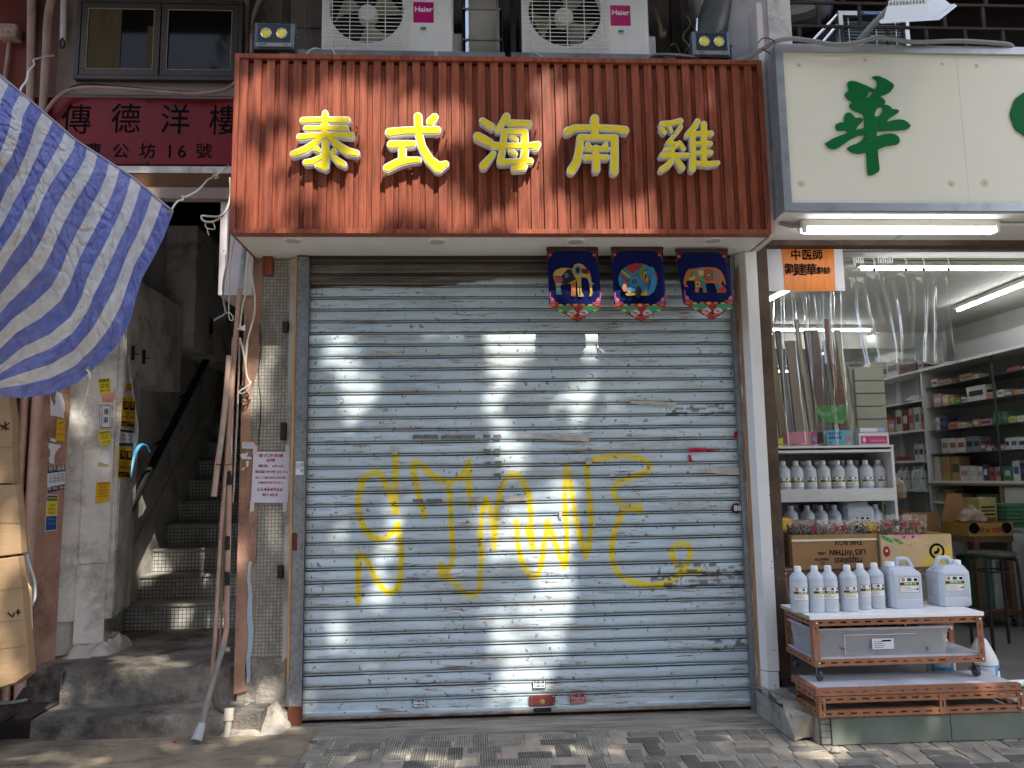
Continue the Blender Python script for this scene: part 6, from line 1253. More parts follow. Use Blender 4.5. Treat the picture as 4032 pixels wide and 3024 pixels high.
B().tube([(2.62+.01*math.sin(k), 5.17+.01*math.cos(k*2), 2.262-(2.262-1.705)*k/12) for k in range(13)], .004, 5).obj('hem', MATS['curtain_hem'], cu)
for u in (3436, 3561, 3630, 3728): 
    x = AY(u, 980, 5.15).x; rg = B().lathe((x, 5.148, 2.93), [(.012, -.002), (.013, 0), (.012, .002), (.007, .002), (.007, -.002)], 14, 'Y').obj('eyelet', dgrey, cu); B().tube([(x-.006, 5.15, 3.012), (x+.004, 5.145, 2.99), (x, 5.148, 2.94)], .005, 6).obj('hook', capw, cu)
for u in (3357, 3366, 3375, 3384, 3393, 3454, 3463, 3472, 3481, 3490, 3499, 3508): x = AY(u, 980, 5.15).x; B().tube([(x, 5.15, 3.018), (x+.003, 5.148, 2.985), (x, 5.15, 2.975)], .0055, 6).obj('ring', capw, cu)
# orange notice on white board
ob = thing('notice_board', (2.4, 5.13, 2.83), 'orange notice in black characters taped on a white board at the pharmacy opening', 'sign')
a, b_ = AY(3022, 968, 5.13), AY(3327, 1146, 5.13); bx('white_board', mat('lilac_white_board', (.56, .55, .60), rough=.6), ob, 2.035, b_.x, 5.125, 5.13, b_.z, a.z-.005)
P = [AY(u, v, 5.122) for u, v in ((3075, 968), (3283, 970), (3290, 1145), (3092, 1143))]; B().pathprism([Vector(p) for p in P], (0, .002, 0)).obj('orange_sheet', mat('orange_sheet', (.66, .20, .02), (.55, .14, .015), rough=.35, sc=5, st=(6, 1, 1)), ob)
P = [AY(u, v, 5.1235) for u, v in ((3085, 1125), (3290, 1125), (3292, 1146), (3098, 1146))]; B().pathprism([Vector(p) for p in P], (0, .001, 0)).obj('old_tape', mat('amber_tape', (.45, .38, .22), rough=.4), ob)
for ch, u, v, s in (('中', 3134, 1006, .078), ('医', 3178, 1006, .078), ('師', 3220, 1006, .078), ('劉', 3112, 1065, .088), ('建', 3153, 1065, .088), ('華', 3195, 1065, .085), ('駐', 3231, 1067, .052), ('診', 3257, 1067, .052)):
    text('character', ch, ink, ob, AY(u, v, 5.118), s, .001, .0013, squash=1.05)
# ---- interior lights
def itube(pts, label, m=tubein, housing=True):
    a, b_ = pts; t = thing('tube_light', (a+b_)/2, label, 'light fixture'); d = (b_-a).normalized(); s = Vector((d.y, -d.x, 0)); u = Vector((0, 0, 1))
    B().tube([a, b_], .0135, 10).obj('tube', m, t, smooth=True)
    if housing:
        h = []; 
        for e in (a-d*.03, b_+d*.03): h += [e-s*.03+u*.018, e+s*.03+u*.018, e+s*.03+u*.055, e-s*.03+u*.055]
        B().add(h, [(0, 1, 2, 3), (7, 6, 5, 4), (0, 4, 5, 1), (1, 5, 6, 2), (2, 6, 7, 3), (3, 7, 4, 0)]).obj('batten', fixt, t)
itube((AZ(3393, 1058, 3.19), Vector((AZ(3393, 1058, 3.19).x+1.2*1.6, AZ(3393, 1058, 3.19).y, 3.19))), 'lit tube seen through the right part of the curtain, nearest the opening')
itube((AZ(3772, 1222, 3.2), Vector((5.02, 5.9, 3.2))), 'lit tube running back along the ceiling over the glass shelving')
itube((AZ(3241, 1392, 3.2), AZ(3440, 1326, 3.2)), 'slanting lit tube far back seen below the curtain folds')
itube((AZ(3037, 1300, 3.2), AZ(3425, 1301, 3.2)), 'long lit tube across the back of the shop, the upper of three'); itube((AZ(3045, 1381, 3.2), AZ(3200, 1381, 3.2)), 'shorter lit tube across the back of the shop, middle of three'); itube((AZ(3045, 1463, 3.2), AZ(3140, 1463, 3.2)), 'shortest lit tube across the back of the shop, lowest of three')
itube((AZ(3030, 1180, 3.2), AZ(3130, 1130, 3.2)), 'short slanting lit tube beside the jamb seen through the curtain')
# ---- shelving along the right wall
SXF = 5.30
def SP(u, v): return AX(u, v, SXF)
sh1 = thing('glass_shelving', (5.5, 8, FZ), 'white shelving with dark glass shelves along the right wall', 'shelving')
ya, yb = SP(3646, 1700).y, 6.2; bx('end_panel', shelfw, sh1, SXF-.0, SXF+.45, ya-.0, ya+.03, FZ, SP(3640, 1452).z)
bx('back_panel', mat('grey_back_panel', (.46, .46, .46), rough=.6), sh1, SXF+.42, SXF+.44, yb-1.5, ya, FZ, 3.0)
zc = SP(3680, 1893).z
bx('counter', shelfw, sh1, SXF-.02, SXF+.42, yb-1.5, ya, zc-.03, zc); bx('counter_edge', mat('wood_edge', (.25, .15, .08), rough=.5), sh1, SXF-.024, SXF-.0205, yb-1.5, ya, zc-.05, zc-.025)
gz = [SP(3657, v).z for v in (1526, 1606, 1698, 1788)]
for z in gz: bx('glass_shelf', gshelf, sh1, SXF+.02, SXF+.42, yb-1.5, ya-.02, z-.008, z)
ztop = SP(3640, 1452).z; bx('top_shelf', shelfw, sh1, SXF-.03, SXF+.42, yb-1.5, ya+.03, ztop-.03, ztop)
ym = SP(3930, 1700).y; bx('glass_post', gshelf, sh1, SXF-.005, SXF+.01, ym, ym+.015, zc, ztop-.03); bx('door_edge', mat('wood_edge', (1, 1, 1)), sh1, SXF-.02, SXF-.0, SP(3960, 2000).y, SP(3960, 2000).y+.04, FZ+.3, zc-.05)
bx('under_panel', mat('cupboard_dark', (.10, .085, .07), rough=.7), sh1, SXF+.36, SXF+.38, yb-1.5, ya-.04, FZ, zc-.06); zu = SP(3700, 1975).z; bx('inner_shelf', shelfw, sh1, SXF, SXF+.36, SP(3960, 2000).y, ya-.04, zu-.02, zu); bx('base_panel', shelfw, sh1, SXF, SXF+.02, yb-1.5, SP(3960, 2000).y, FZ, zc-.06)
# goods: (u0,u1,v_top,shelf z,colour,desc)
GC = dict(red=(0.321, 0.079, 0.079), orange=(0.435, 0.193, 0.112), cream=(0.522, 0.491, 0.417), yellow=(0.511, 0.425, 0.164), white=(0.549, 0.549, 0.543), blue=(0.071, 0.102, 0.238), green=(0.070, 0.182, 0.108), pink=(0.434, 0.261, 0.285), black=(0.031, 0.031, 0.034), grey=(0.202, 0.202, 0.211), salmon=(0.424, 0.263, 0.213), lime=(0.194, 0.343, 0.113), brown=(0.137, 0.094, 0.069), gold=(0.371, 0.247, 0.111), maroon=(0.156, 0.044, 0.050), navy=(0.035, 0.044, 0.097))
gc = {k: mat('goods_'+k, v, tuple(x*.75 for x in v), rough=.5, sc=25) for k, v in GC.items()}
ORD = ('first', 'second', 'third', 'fourth', 'fifth', 'sixth', 'seventh', 'eighth', 'ninth', 'tenth', 'eleventh', 'twelfth', 'thirteenth', 'fourteenth', 'fifteenth', 'sixteenth')
def goods(row, z, xf, shelf, dep=.12, X=True):
    for k, (u0, u1, vt, c, c2_) in enumerate(row):
        p0, p1 = AX(u0, vt, xf), AX(u1, vt, xf); zt_ = max(z+.03, AX((u0+u1)/2, vt, xf).z)
        t = thing('medicine_box', (xf+dep/2, (p0.y+p1.y)/2, z), '%s and %s carton, %s along %s' % (c, c2_, ORD[k], shelf), 'box', 'cartons on %s' % shelf)
        ya_, yb_ = p0.y-.004, p1.y+.004
        bx('carton', gc[c], t, xf, xf+dep, yb_, ya_, z+.001, zt_)
        h = zt_-z; bx('front_print', gc[c2_], t, xf-.0012, xf-.0003, yb_+(ya_-yb_)*.12, ya_-(ya_-yb_)*.12, z+h*.35, z+h*.70)
        bx('end_print', gc[c2_], t, xf+.02, xf+dep-.02, yb_-.0012, yb_-.0003, z+h*.4, z+h*.65)
goods([(3664, 3690, 1494, 'cream', 'brown'), (3692, 3745, 1496, 'salmon', 'red'), (3776, 3828, 1473, 'gold', 'brown'), (3830, 3850, 1474, 'cream', 'gold'), (3963, 4018, 1445, 'red', 'red'), (4020, 4050, 1444, 'green', 'white')], gz[0], SXF+.04, 'the top glass shelf')
goods([(3673, 3706, 1552, 'pink', 'white'), (3709, 3734, 1556, 'yellow', 'white'), (3736, 3756, 1556, 'gold', 'yellow'), (3758, 3782, 1568, 'green', 'lime'), (3784, 3801, 1564, 'white', 'green'), (3803, 3878, 1520, 'white', 'black'), (3882, 3920, 1543, 'salmon', 'orange'), (3924, 3948, 1535, 'white', 'grey'), (3952, 3985, 1540, 'grey', 'white'), (3988, 4012, 1535, 'orange', 'gold'), (4015, 4040, 1533, 'white', 'red')], gz[1], SXF+.04, 'the second glass shelf')
goods([(3682, 3698, 1645, 'white', 'pink'), (3700, 3730, 1645, 'navy', 'blue'), (3732, 3771, 1662, 'orange', 'red'), (3772, 3806, 1664, 'cream', 'salmon'), (3808, 3826, 1664, 'grey', 'yellow'), (3828, 3853, 1652, 'gold', 'cream'), (3856, 3905, 1650, 'pink', 'maroon'), (3908, 3935, 1625, 'green', 'green'), (3942, 3966, 1622, 'green', 'grey'), (3969, 4000, 1640, 'yellow', 'lime'), (4003, 4045, 1635, 'white', 'yellow')], gz[2], SXF+.04, 'the third glass shelf')
goods([(3706, 3732, 1727, 'white', 'grey'), (3734, 3764, 1725, 'cream', 'red'), (3766, 3798, 1725, 'white', 'red'), (3800, 3828, 1719, 'grey', 'black'), (3830, 3857, 1719, 'grey', 'navy'), (3859, 3880, 1745, 'red', 'white'), (3882, 3900, 1764, 'white', 'cream'), (3903, 3930, 1764, 'brown', 'grey'), (3935, 3953, 1750, 'pink', 'white'), (3956, 3974, 1724, 'white', 'navy'), (3976, 4005, 1722, 'white', 'blue'), (4007, 4040, 1722, 'white', 'navy')], gz[3], SXF+.04, 'the lowest glass shelf')
goods([(3674, 3700, 1798, 'cream', 'white'), (3703, 3740, 1798, 'gold', 'orange'), (3742, 3776, 1798, 'gold', 'brown'), (3778, 3812, 1834, 'white', 'salmon'), (3814, 3846, 1836, 'white', 'cream'), (3848, 3866, 1838, 'white', 'pink'), (3869, 3888, 1828, 'navy', 'white'), (3891, 3915, 1840, 'red', 'maroon'), (3918, 3945, 1838, 'salmon', 'brown'), (3950, 3980, 1835, 'green', 'white'), (3984, 4012, 1814, 'white', 'blue'), (4014, 4045, 1822, 'navy', 'blue')], zc, SXF+.04, 'the shelving counter')
goods([(3696, 3730, 1940, 'yellow', 'yellow'), (3713, 3755, 1928, 'yellow', 'gold'), (3758, 3792, 1942, 'gold', 'yellow'), (3840, 3930, 1945, 'green', 'white')], zu, SXF+.06, 'the cupboard shelf under the counter')
# second unit deeper along the wall
sh2 = thing('white_shelving', (5.4, 9.6, FZ), 'plain white shelving deeper along the right wall', 'shelving')
y2a, y2b = SP(3375, 1600).y, ya+.04; y2a = min(y2a, 12.6)
bx('back_panel', mat('grey_back_panel', (1, 1, 1)), sh2, SXF+.30, SXF+.32, y2b, y2a, FZ, 3.1); hz = [SP(3632, v).z for v in (1455, 1572, 1690, 1812)]
for z in hz: bx('shelf_board', shelfw, sh2, SXF-.03, SXF+.3, y2b, y2a, z-.025, z)
for u in (3480, 3560): y_ = SP(u, 1600).y; bx('upright', shelfw, sh2, SXF+.2, SXF+.24, y_, y_+.04, FZ, 3.0)
goods([(3422, 3437, 1650, 'black', 'white'), (3440, 3470, 1636, 'gold', 'orange'), (3473, 3490, 1634, 'orange', 'gold'), (3496, 3520, 1655, 'pink', 'white'), (3524, 3548, 1615, 'cream', 'maroon'), (3550, 3572, 1612, 'maroon', 'cream'), (3575, 3594, 1610, 'salmon', 'red'), (3596, 3620, 1605, 'white', 'green'), (3622, 3636, 1605, 'gold', 'brown')], hz[2], SXF+.0, 'the third board of the white shelving', .2)
goods([(3400, 3425, 1430, 'cream', 'grey'), (3488, 3535, 1420, 'white', 'grey'), (3540, 3605, 1432, 'brown', 'maroon'), (3612, 3630, 1425, 'pink', 'navy')], hz[0], SXF+.0, 'the top board of the white shelving', .25)
goods([(3528, 3596, 1798, 'red', 'maroon'), (3598, 3614, 1750, 'white', 'blue'), (3616, 3634, 1748, 'white', 'navy')], hz[3], SXF+.0, 'the lowest board of the white shelving', .2)
bgz = hz[1]; o = B().lathe((SXF+.1, SP(3580, 1560).y, bgz), [(.16, 0), (.13, .03), (.06, .08), (0, .09)], 12).obj('plastic_bag', mat('white_film', (.45, .45, .43), rough=.4), None); tag(o, 'rumpled white plastic bag on the second board of the white shelving', 'bag'); rough_up(o, .03, 9)
for i, u in enumerate((3540, 3560, 3592, 3608, 3622)):
    p = SP(u, 1900); place_bottle(p.x+.05, p.y, SP(u, 1925).z, 'dim alcohol bottle deep in the shop, %s of five under the white shelving' % ('leftmost', 'second', 'third', 'fourth', 'rightmost')[i], 'dim bottles deep in the shop')
bx('low_board', shelfw, sh2, SXF-.03, SXF+.3, y2b, y2a, SP(3590, 1925).z-.03, SP(3590, 1925).z-.002)
# ---- work table with cartons, stool, trolleys
tbm = mat('dark_table_wood', (.14, .075, .045), (.09, .05, .03), rough=.6, sc=4)
TY = 6.6
tA, tB = AY(3640, 2092, TY+.6), AY(3990, 2130, TY)
zt_ = AY(3900, 2112, TY).z
tb2 = thing('work_table', ((tA.x+tB.x)/2, TY, FZ), 'dark wooden table on castors carrying fruit cartons inside the pharmacy', 'table')
lx0, lx1 = AY(3835, 2112, TY).x, AY(3990, 2112, TY).x
vert_prism('tabletop', tbm, tb2, [(lx0, TY), (lx1, TY), (lx1, TY+1.0), (lx0-.45, TY+1.35), (lx0-.75, TY+1.3)], zt_-.05, zt_)
for x, y in ((lx0+.01, TY+.02), (lx1-.05, TY+.02), (lx0-.6, TY+1.1)): bx('leg', tbm, tb2, x, x+.045, y, y+.045, FZ+.08, zt_-.05); castor(tb2, x+.02, y+.02, FZ+.08, FZ, .03)
zl = FZ+.14; vert_prism('lower_shelf', tbm, tb2, [(lx0, TY), (lx1, TY), (lx1, TY+1.0), (lx0-.45, TY+1.3), (lx0-.7, TY+1.25)], zl-.04, zl)
def obox(x0, x1, y0, y1, z0, z1, m, label, **k): return openbox('open_carton', x0, x1, y0, y1, z0, z1, m, label, **k)
yc = mat('yellow_fruit_carton', (.42, .27, .05), (.34, .21, .05), rough=.6, sc=3)
rf = obox(lx0-.03, lx1+.02, TY+.02, TY+.42, zt_+.001, AY(3900, 2060, TY).z, yc, 'yellow apple carton printed upside down at the front of the work table')
cxm = (lx0+lx1)/2; text('lettering', 'RED FUJI', redink, rf, (cxm-.0, TY+.0185, zt_+.055), .055, .0008, .001, rot=math.pi, width=.22)
for q in (lx0+.0, lx1-.06): B().lathe((q+.02, TY+.019, zt_+.07), [(.048, 0), (.048, .001), (0, .001)], 16, 'Y').obj('round_emblem', ink, rf)
B().hexa([(lx0-.02, TY+.42, zt_+.1), (lx1-.05, TY+.42, zt_+.1), (lx1-.05, TY+.43, zt_+.1), (lx0-.02, TY+.43, zt_+.1), (lx0+.1, TY+.5, zt_+.36), (lx1-.12, TY+.5, zt_+.36), (lx1-.12, TY+.51, zt_+.36), (lx0+.1, TY+.51, zt_+.36)]).obj('raised_flap', carddark, rf)
obox(lx0-.40, lx0-.06, TY+.4, TY+.85, zt_+.001, zt_+.20, carddark, 'brown open carton behind the apple carton on the work table')
obox(lx0-.68, lx0-.44, TY+.75, TY+1.2, zt_+.001, zt_+.27, cardboard, 'tall pale carton at the far end of the work table')
def sack(c, r, h, m, label, name='plastic_bag', seed=0):
    o = B().lathe(c, [(r*.8, 0), (r, h*.25), (r*.8, h*.6), (r*.3, h*.85), (r*.18, h), (0, h*1.02)], 16).obj(name, m, None); rough_up(o, r*.3, 5/r*.3, seed); tag(o, label, 'bag'); return o
film = mat('grey_film', (.30, .30, .29), (.18, .18, .17), rough=.25, sc=12)
sack((lx0-.55, TY+.95, zt_+.24), .17, .2, film, 'grey crumpled plastic bag on the tall pale carton', seed=1); sack((lx0+.16, TY+.25, zt_+.08), .12, .18, mat('pinkish_bag', (.42, .32, .28), (.25, .18, .14), rough=.25, sc=14), 'knotted clear bag of brown goods in the apple carton', seed=2)
bxthing('file_box', lx1-.08, lx1+.08, TY+.3, TY+.5, zt_+.1, zt_+.32, gc['yellow'], 'yellow file box with striped papers right of the apple carton', prints=((.1, .9, .6, .66, ink), (.1, .9, .45, .5, ink), (.1, .9, .3, .36, ink), (.1, .9, .05, .2, gc['red'])))
for k in range(6):
    o = bx('green_pack', gc['green'], None, lx1+.10, lx1+.42, TY+.2, TY+.5, zt_+.06+k*.035, zt_+.06+k*.035+.03, bevel=.003); tag(o, 'green flat pack, %s in the stack right of the apple carton' % ('lowest', 'second', 'third', 'fourth', 'fifth', 'topmost')[k], 'pack', 'green packs in the stack')
sb_ = thing('side_table', (lx1+.3, TY+.2, FZ), 'grey topped folding side table at the right of the apple carton', 'table'); bx('top', mat('grey_green_top', (.20, .22, .19), rough=.5), sb_, lx1-.0, lx1+.9, TY-.1, TY+.6, zt_+.025, zt_+.055); B().tube([(lx1+.15, TY-.1, zt_+.02), (lx1+.45, TY+.2, .7), (lx1+.2, TY-.4, FZ+.02)], .016, 8).obj('leg', galv, sb_); bx('leg', galv, sb_, lx1+.7, lx1+.73, TY+.5, TY+.53, FZ, zt_+.02)
gw = mat('green_white_carton', (.38, .40, .38), (.08, .22, .07), rough=.5, sc=2.2, ctr=(.5, .58))
bxthing('milk_carton', lx0-.42, lx0-.02, TY+.25, TY+.7, zl+.001, zl+.50, gw, 'white carton with green print on the lower shelf of the work table'); bxthing('milk_carton', lx0+.06, lx0+.2, TY+.1, TY+.4, zl+.001, zl+.44, gc['green'], 'green carton on the lower shelf behind the stool')
t = bxthing('milk_carton', lx0+.21, lx1-.05, TY+.1, TY+.4, zl+.001, zl+.42, mat('pale_grey_carton', (.36, .38, .38), rough=.5), 'pale grey carton with bottle pictures behind the stool', prints=((.1, .4, .3, .5, gc['white']), (.6, .9, .3, .5, gc['white']), (.3, .8, .75, .98, gc['green'])))
# stool
SY_ = 5.75
sl0, sr0 = AY(3850, 2170, SY_), AY(4022, 2170, SY_); sx = (sl0.x+sr0.x)/2; srad = (sr0.x-sl0.x)/2; sz = AY(3930, 2178, SY_).z
sto = thing('stool', (sx, SY_+.1, FZ), 'black steel stool with a round seat inside the pharmacy', 'stool')
B().lathe((sx, SY_+.1, sz-.03), [(0, 0), (srad*.95, 0), (srad, .01), (srad, .026), (srad*.95, .03), (0, .03)], 28).obj('seat', mat('stool_seat', (.035, .035, .035), rough=.35), sto, smooth=True)
for a in (.6, 2.3, 3.9, 5.4):
    c_, s_ = math.cos(a), math.sin(a); B().tube([(sx+c_*srad*.5, SY_+.1+s_*srad*.5, sz-.04), (sx+c_*srad*.85, SY_+.1+s_*srad*.85, sz-.05), (sx+c_*srad*1.0, SY_+.1+s_*srad*1.0, sz-.10), (sx+c_*srad*1.08, SY_+.1+s_*srad*1.08, FZ+.01)], .0125, 8, 4).obj('leg', black, sto, smooth=True)
B().tube([(sx+srad*.7*math.cos(a), SY_+.1+srad*.7*math.sin(a), sz-.14) for a in [k*.5236 for k in range(13)]], .007, 6).obj('foot_ring', black, sto)
# blue-grey side counter glimpses
sack(AY(3532, 1960, 7.0), .09, .22, mat('beige_cloth_bag', (.36, .31, .24), rough=.8), 'beige cloth bag hanging beside the display shelf', 'cloth_bag', 5)
# ================================================================== TARPAULIN
def tarpmix(t, cur):
    a = t['N'].new('ShaderNodeAttribute'); a.attribute_name = 's'; w = t['N'].new('ShaderNodeMath'); w.operation = 'FRACT'; t['L'].new(a.outputs['Fac'], w.inputs[0])
    g = t['N'].new('ShaderNodeMath'); g.operation = 'LESS_THAN'; g.inputs[1].default_value = .53; t['L'].new(w.outputs[0], g.inputs[0])
    blue = t['mix'](t['ramp'](t['noise']((1, 1, 1), 14, 5), .4, .65), (.095, .12, .37), (.14, .165, .44)); wht = t['mix'](t['ramp'](t['noise']((1, 1, 1), 14, 5), .4, .65), (.47, .46, .48), (.58, .57, .58))
    N, L = t['N'], t['L']; vo = N.new('ShaderNodeTexVoronoi'); vo.feature = 'DISTANCE_TO_EDGE'; vo.inputs['Scale'].default_value = 1.0
    nz_ = N.new('ShaderNodeTexNoise'); nz_.inputs['Scale'].default_value = 6; L.new(t['geo'].outputs['Position'], nz_.inputs['Vector'])
    ad = N.new('ShaderNodeMix'); ad.data_type = 'RGBA'; ad.blend_type = 'ADD'; ad.inputs[0].default_value = .9; L.new(t['mapped']((11, 5, 8)), ad.inputs[6]); L.new(nz_.outputs['Color'], ad.inputs[7]); L.new(ad.outputs[2], vo.inputs['Vector'])
    v2 = N.new('ShaderNodeTexVoronoi'); v2.feature = 'DISTANCE_TO_EDGE'; v2.inputs['Scale'].default_value = 2.7; L.new(ad.outputs[2], v2.inputs['Vector'])
    s_ = N.new('ShaderNodeMath'); s_.operation = 'MULTIPLY_ADD'; s_.inputs[1].default_value = .4; L.new(v2.outputs['Distance'], s_.inputs[0]); L.new(vo.outputs['Distance'], s_.inputs[2])
    b_ = N.new('ShaderNodeBump'); b_.inputs['Strength'].default_value = .55; b_.inputs['Distance'].default_value = .022; L.new(s_.outputs[0], b_.inputs['Height']); L.new(b_.outputs[0], t['p'].inputs['Normal']); t['bumped'] = 1
    return t['mix'](g.outputs[0], wht, blue)
tarpm = mat('woven_tarpaulin', (.5, .5, .5), rough=.34, pattern=tarpmix, bump=.35, bs=13, bst=(1.6, 1, .9), spec=.45)
tp = thing('tarpaulin', (-2.6, 4.2, 3.2), 'blue and white striped tarpaulin hanging at the left edge of the view', 'tarpaulin')
CV = [(0., [(683, 835), (645, 935), (605, 1015), (560, 1095), (540, 1160), (510, 1270), (460, 1360), (400, 1425), (300, 1510), (200, 1550), (90, 1568), (-20, 1560), (-150, 1540)]),
      (.237, [(526, 700), (508, 770), (480, 850), (455, 900), (425, 965), (385, 1040), (350, 1110), (330, 1180), (285, 1262), (200, 1330), (90, 1380), (0, 1452), (-120, 1530)]),
      (.56, [(301, 554), (294, 590), (272, 627), (245, 665), (207, 723), (175, 780), (155, 830), (120, 900), (90, 950), (45, 1010), (0, 1085), (-80, 1200), (-180, 1380)]),
      (.805, [(130, 405), (112, 435), (97, 465), (92, 500), (85, 535), (70, 580), (45, 635), (0, 700), (-40, 790), (-90, 890), (-150, 1000), (-220, 1130), (-300, 1300)]),
      (1.35, [(-240, 95), (-255, 130), (-270, 170), (-280, 220), (-290, 270), (-300, 330), (-315, 400), (-340, 480), (-370, 580), (-400, 700), (-430, 820), (-460, 980), (-500, 1200)])]
def tarp_pt(s, t):
    for (s0, c0), (s1, c1) in zip(CV[:-1], CV[1:]):
        if s <= s1+1e-9: break
    f = (s-s0)/(s1-s0); n = len(c0)-1; k = min(int(t*n), n-1); g = t*n-k
    a = [c0[k][i]+(c0[k+1][i]-c0[k][i])*g for i in (0, 1)]; b = [c1[k][i]+(c1[k+1][i]-c1[k][i])*g for i in (0, 1)]
    u, v = a[0]+(b[0]-a[0])*f, a[1]+(b[1]-a[1])*f
    fold = .075*mn.noise(Vector((s*5.5, t*1.2, 3)))+.022*mn.noise(Vector((s*8, t*3.5, 7)))+.003*mn.noise(Vector((s*26, t*18, 1)))
    cr = 1-abs(mn.noise(Vector((s*11+t*5, t*10-s*5, 5)))); fold += .008*max(0, cr-.84)/.16
    cr = 1-abs(mn.noise(Vector((s*17-t*8, t*13+s*9, 11)))); fold += .006*max(0, cr-.88)/.12
    y = 4.34-.42*s-.22*math.sin(t*2.6)*(1-.3*s)+fold*min(1, .35+t*3)
    return AY(u, v, y)
nu_, nv_ = 210, 190; vs = []; sv = []
for j in range(nv_+1):
    for i in range(nu_+1):
        s = 1.35*i/nu_; t = j/nv_; vs.append(tarp_pt(s, t)); sv.append(s*8.0+.001)
c = nu_+1; o = B().add(vs, [(j*c+i, j*c+i+1, (j+1)*c+i+1, (j+1)*c+i) for j in range(nv_) for i in range(nu_)]).obj('sheet', tarpm, tp, smooth=True)
at_ = o.data.attributes.new('s', 'FLOAT', 'POINT'); at_.data.foreach_set('value', sv)
o.data.set_sharp_from_angle(angle=3.1)
hemm = mat('tarpaulin_hem', (.06, .085, .36), rough=.5)
B().tube([tarp_pt(1.35*k/60, 0)+Vector((0, -.004, 0)) for k in range(61)], .006, 6).obj('top_hem_cord', mat('hem_cord', (.35, .36, .5), rough=.6), tp)
def ring(u, v, s, t):
    p = tarp_pt(s, t); p = AY(u, v, p.y-.01); return B().lathe((p.x, p.y, p.z), [(.012, 0), (.0135, .004), (.016, .002), (.016, -.001), (.007, 0), (.008, .004)], 14, 'Y').obj('eyelet', mat('brass_eyelet', (.35, .3, .25), rough=.35, metal=.6), tp)
ring(672, 832, .02, .01); ring(341, 1452, .02, .6); ring(74, 376, .86, .01)
ropem = mat('white_cord', (.66, .64, .60), rough=.8)
def rope(pts, lab, r=.0055, sub=4, name='cord'):
    o = B().tube([AY(u, v, y) for u, v, y in pts], r, 6, sub).obj(name, ropem, None, smooth=True); tag(o, lab, 'cord'); return o
rope([(672, 832, 4.33), (688, 805, 4.38), (703, 790, 4.42), (720, 786, 4.45), (718, 772, 4.45), (730, 775, 4.5), (775, 752, 4.6), (800, 728, 4.7), (815, 710, 4.75), (835, 700, 4.8), (850, 692, 4.82), (860, 682, 4.85), (880, 670, 4.9), (900, 652, 5.0)], 'twisted white cord tying the tarpaulin corner to the wall')
rope([(836, 700, 4.79), (842, 690, 4.79), (852, 688, 4.79), (858, 697, 4.8), (848, 702, 4.8), (840, 694, 4.8)], 'small knot in the white tarpaulin cord', name='knot')
rope([(76, 372, 4.0), (84, 345, 4.1), (105, 315, 4.3), (112, 280, 4.5), (135, 255, 4.7), (132, 236, 4.8), (160, 228, 4.9), (212, 218, 5.05)], 'white cord from the tarpaulin eyelet up to the bent pink pipe'); rope([(343, 1455, 4.1), (352, 1470, 4.1), (355, 1490, 4.1)], 'short white tail on the lower eyelet of the tarpaulin', .005)
rope([(352, 1470, 5.5), (347, 1520, 5.5), (335, 1580, 5.5), (326, 1630, 5.5), (332, 1642, 5.5), (345, 1640, 5.5), (358, 1630, 5.5)], 'thin white wire hook hanging on the white jamb', .003, name='wire_hook')
# ================================================================== CARDBOARD BALES at the left edge
def bale(poly, y0, dep, m, label, lines=(), marks=()):
    P = [AY(u, v, y0) for u, v in poly]; t = thing('cardboard_bale', P[0], label, 'cardboard')
    o = B().pathprism(P, (0, dep, 0)).obj('front_sheet', m, t, bevel=.004)
    xr = max(p.x for p in P); zb, zt = min(p.z for p in P), max(p.z for p in P); n = max(3, int((zt-zb)/.09))
    for k in range(5):        # folded sheets behind, seen edge on
        Q = [AY(u+(3+4*k)*(u > 0), v+3*(k % 2), y0+dep+.006+k*.03) for u, v in poly]
        B().pathprism(Q, (0, .022, 0)).obj('folded_sheet', cardboard if k % 2 else carddark, t)
    for ln in lines: A_, B__ = AY(*ln[0], y0-.0015), AY(*ln[1], y0-.0015); B().tube([A_, B__], .0022, 4).obj('crease', mat('cardboard_crease', (.30, .19, .09), rough=.8), t)
    for mk in marks: B().tube([AY(u, v, y0-.002) for u, v in mk], .0028, 4).obj('pen_mark', ink, t)
    return t
bale([(-120, 1565), (36, 1560), (46, 1640), (52, 1905), (-120, 1900)], 4.32, .05, cardboard, 'tallest cardboard bale at the top left under the tarpaulin', [((-120, 1690), (48, 1695)), ((-120, 1760), (49, 1762))], [((0, 1672), (35, 1690)), ((5, 1690), (36, 1665)), ((20, 1660), (22, 1695)), ((0, 1680), (14, 1676))])
bale([(-120, 1915), (62, 1908), (76, 2050), (84, 2180), (-120, 2205)], 4.26, .06, cardboard, 'middle cardboard bale at the left edge', [((-120, 2060), (76, 2058))])
bale([(-120, 2215), (70, 2192), (85, 2300), (95, 2420), (110, 2560), (114, 2650), (60, 2690), (-120, 2740)], 4.20, .06, cardboard, 'lowest and largest cardboard bale with pen marks at the left edge', [((-120, 2340), (90, 2312)), ((-120, 2460), (98, 2440)), ((-120, 2570), (104, 2540))], [((30, 2412), (50, 2430)), ((50, 2430), (56, 2412)), ((62, 2410), (76, 2404)), ((70, 2398), (72, 2420)), ((66, 2414), (80, 2412))])
p = [AY(u, v, 4.35) for u, v in ((92, 2280), (118, 2320), (122, 2480), (108, 2470), (100, 2400))]; o = B().pathprism(p, (0, .02, 0)).obj('cardboard_flap', mat('pale_cardboard', (.60, .41, .23), rough=.75), None); tag(o, 'torn pale cardboard flap sticking out of the lowest bale', 'cardboard')
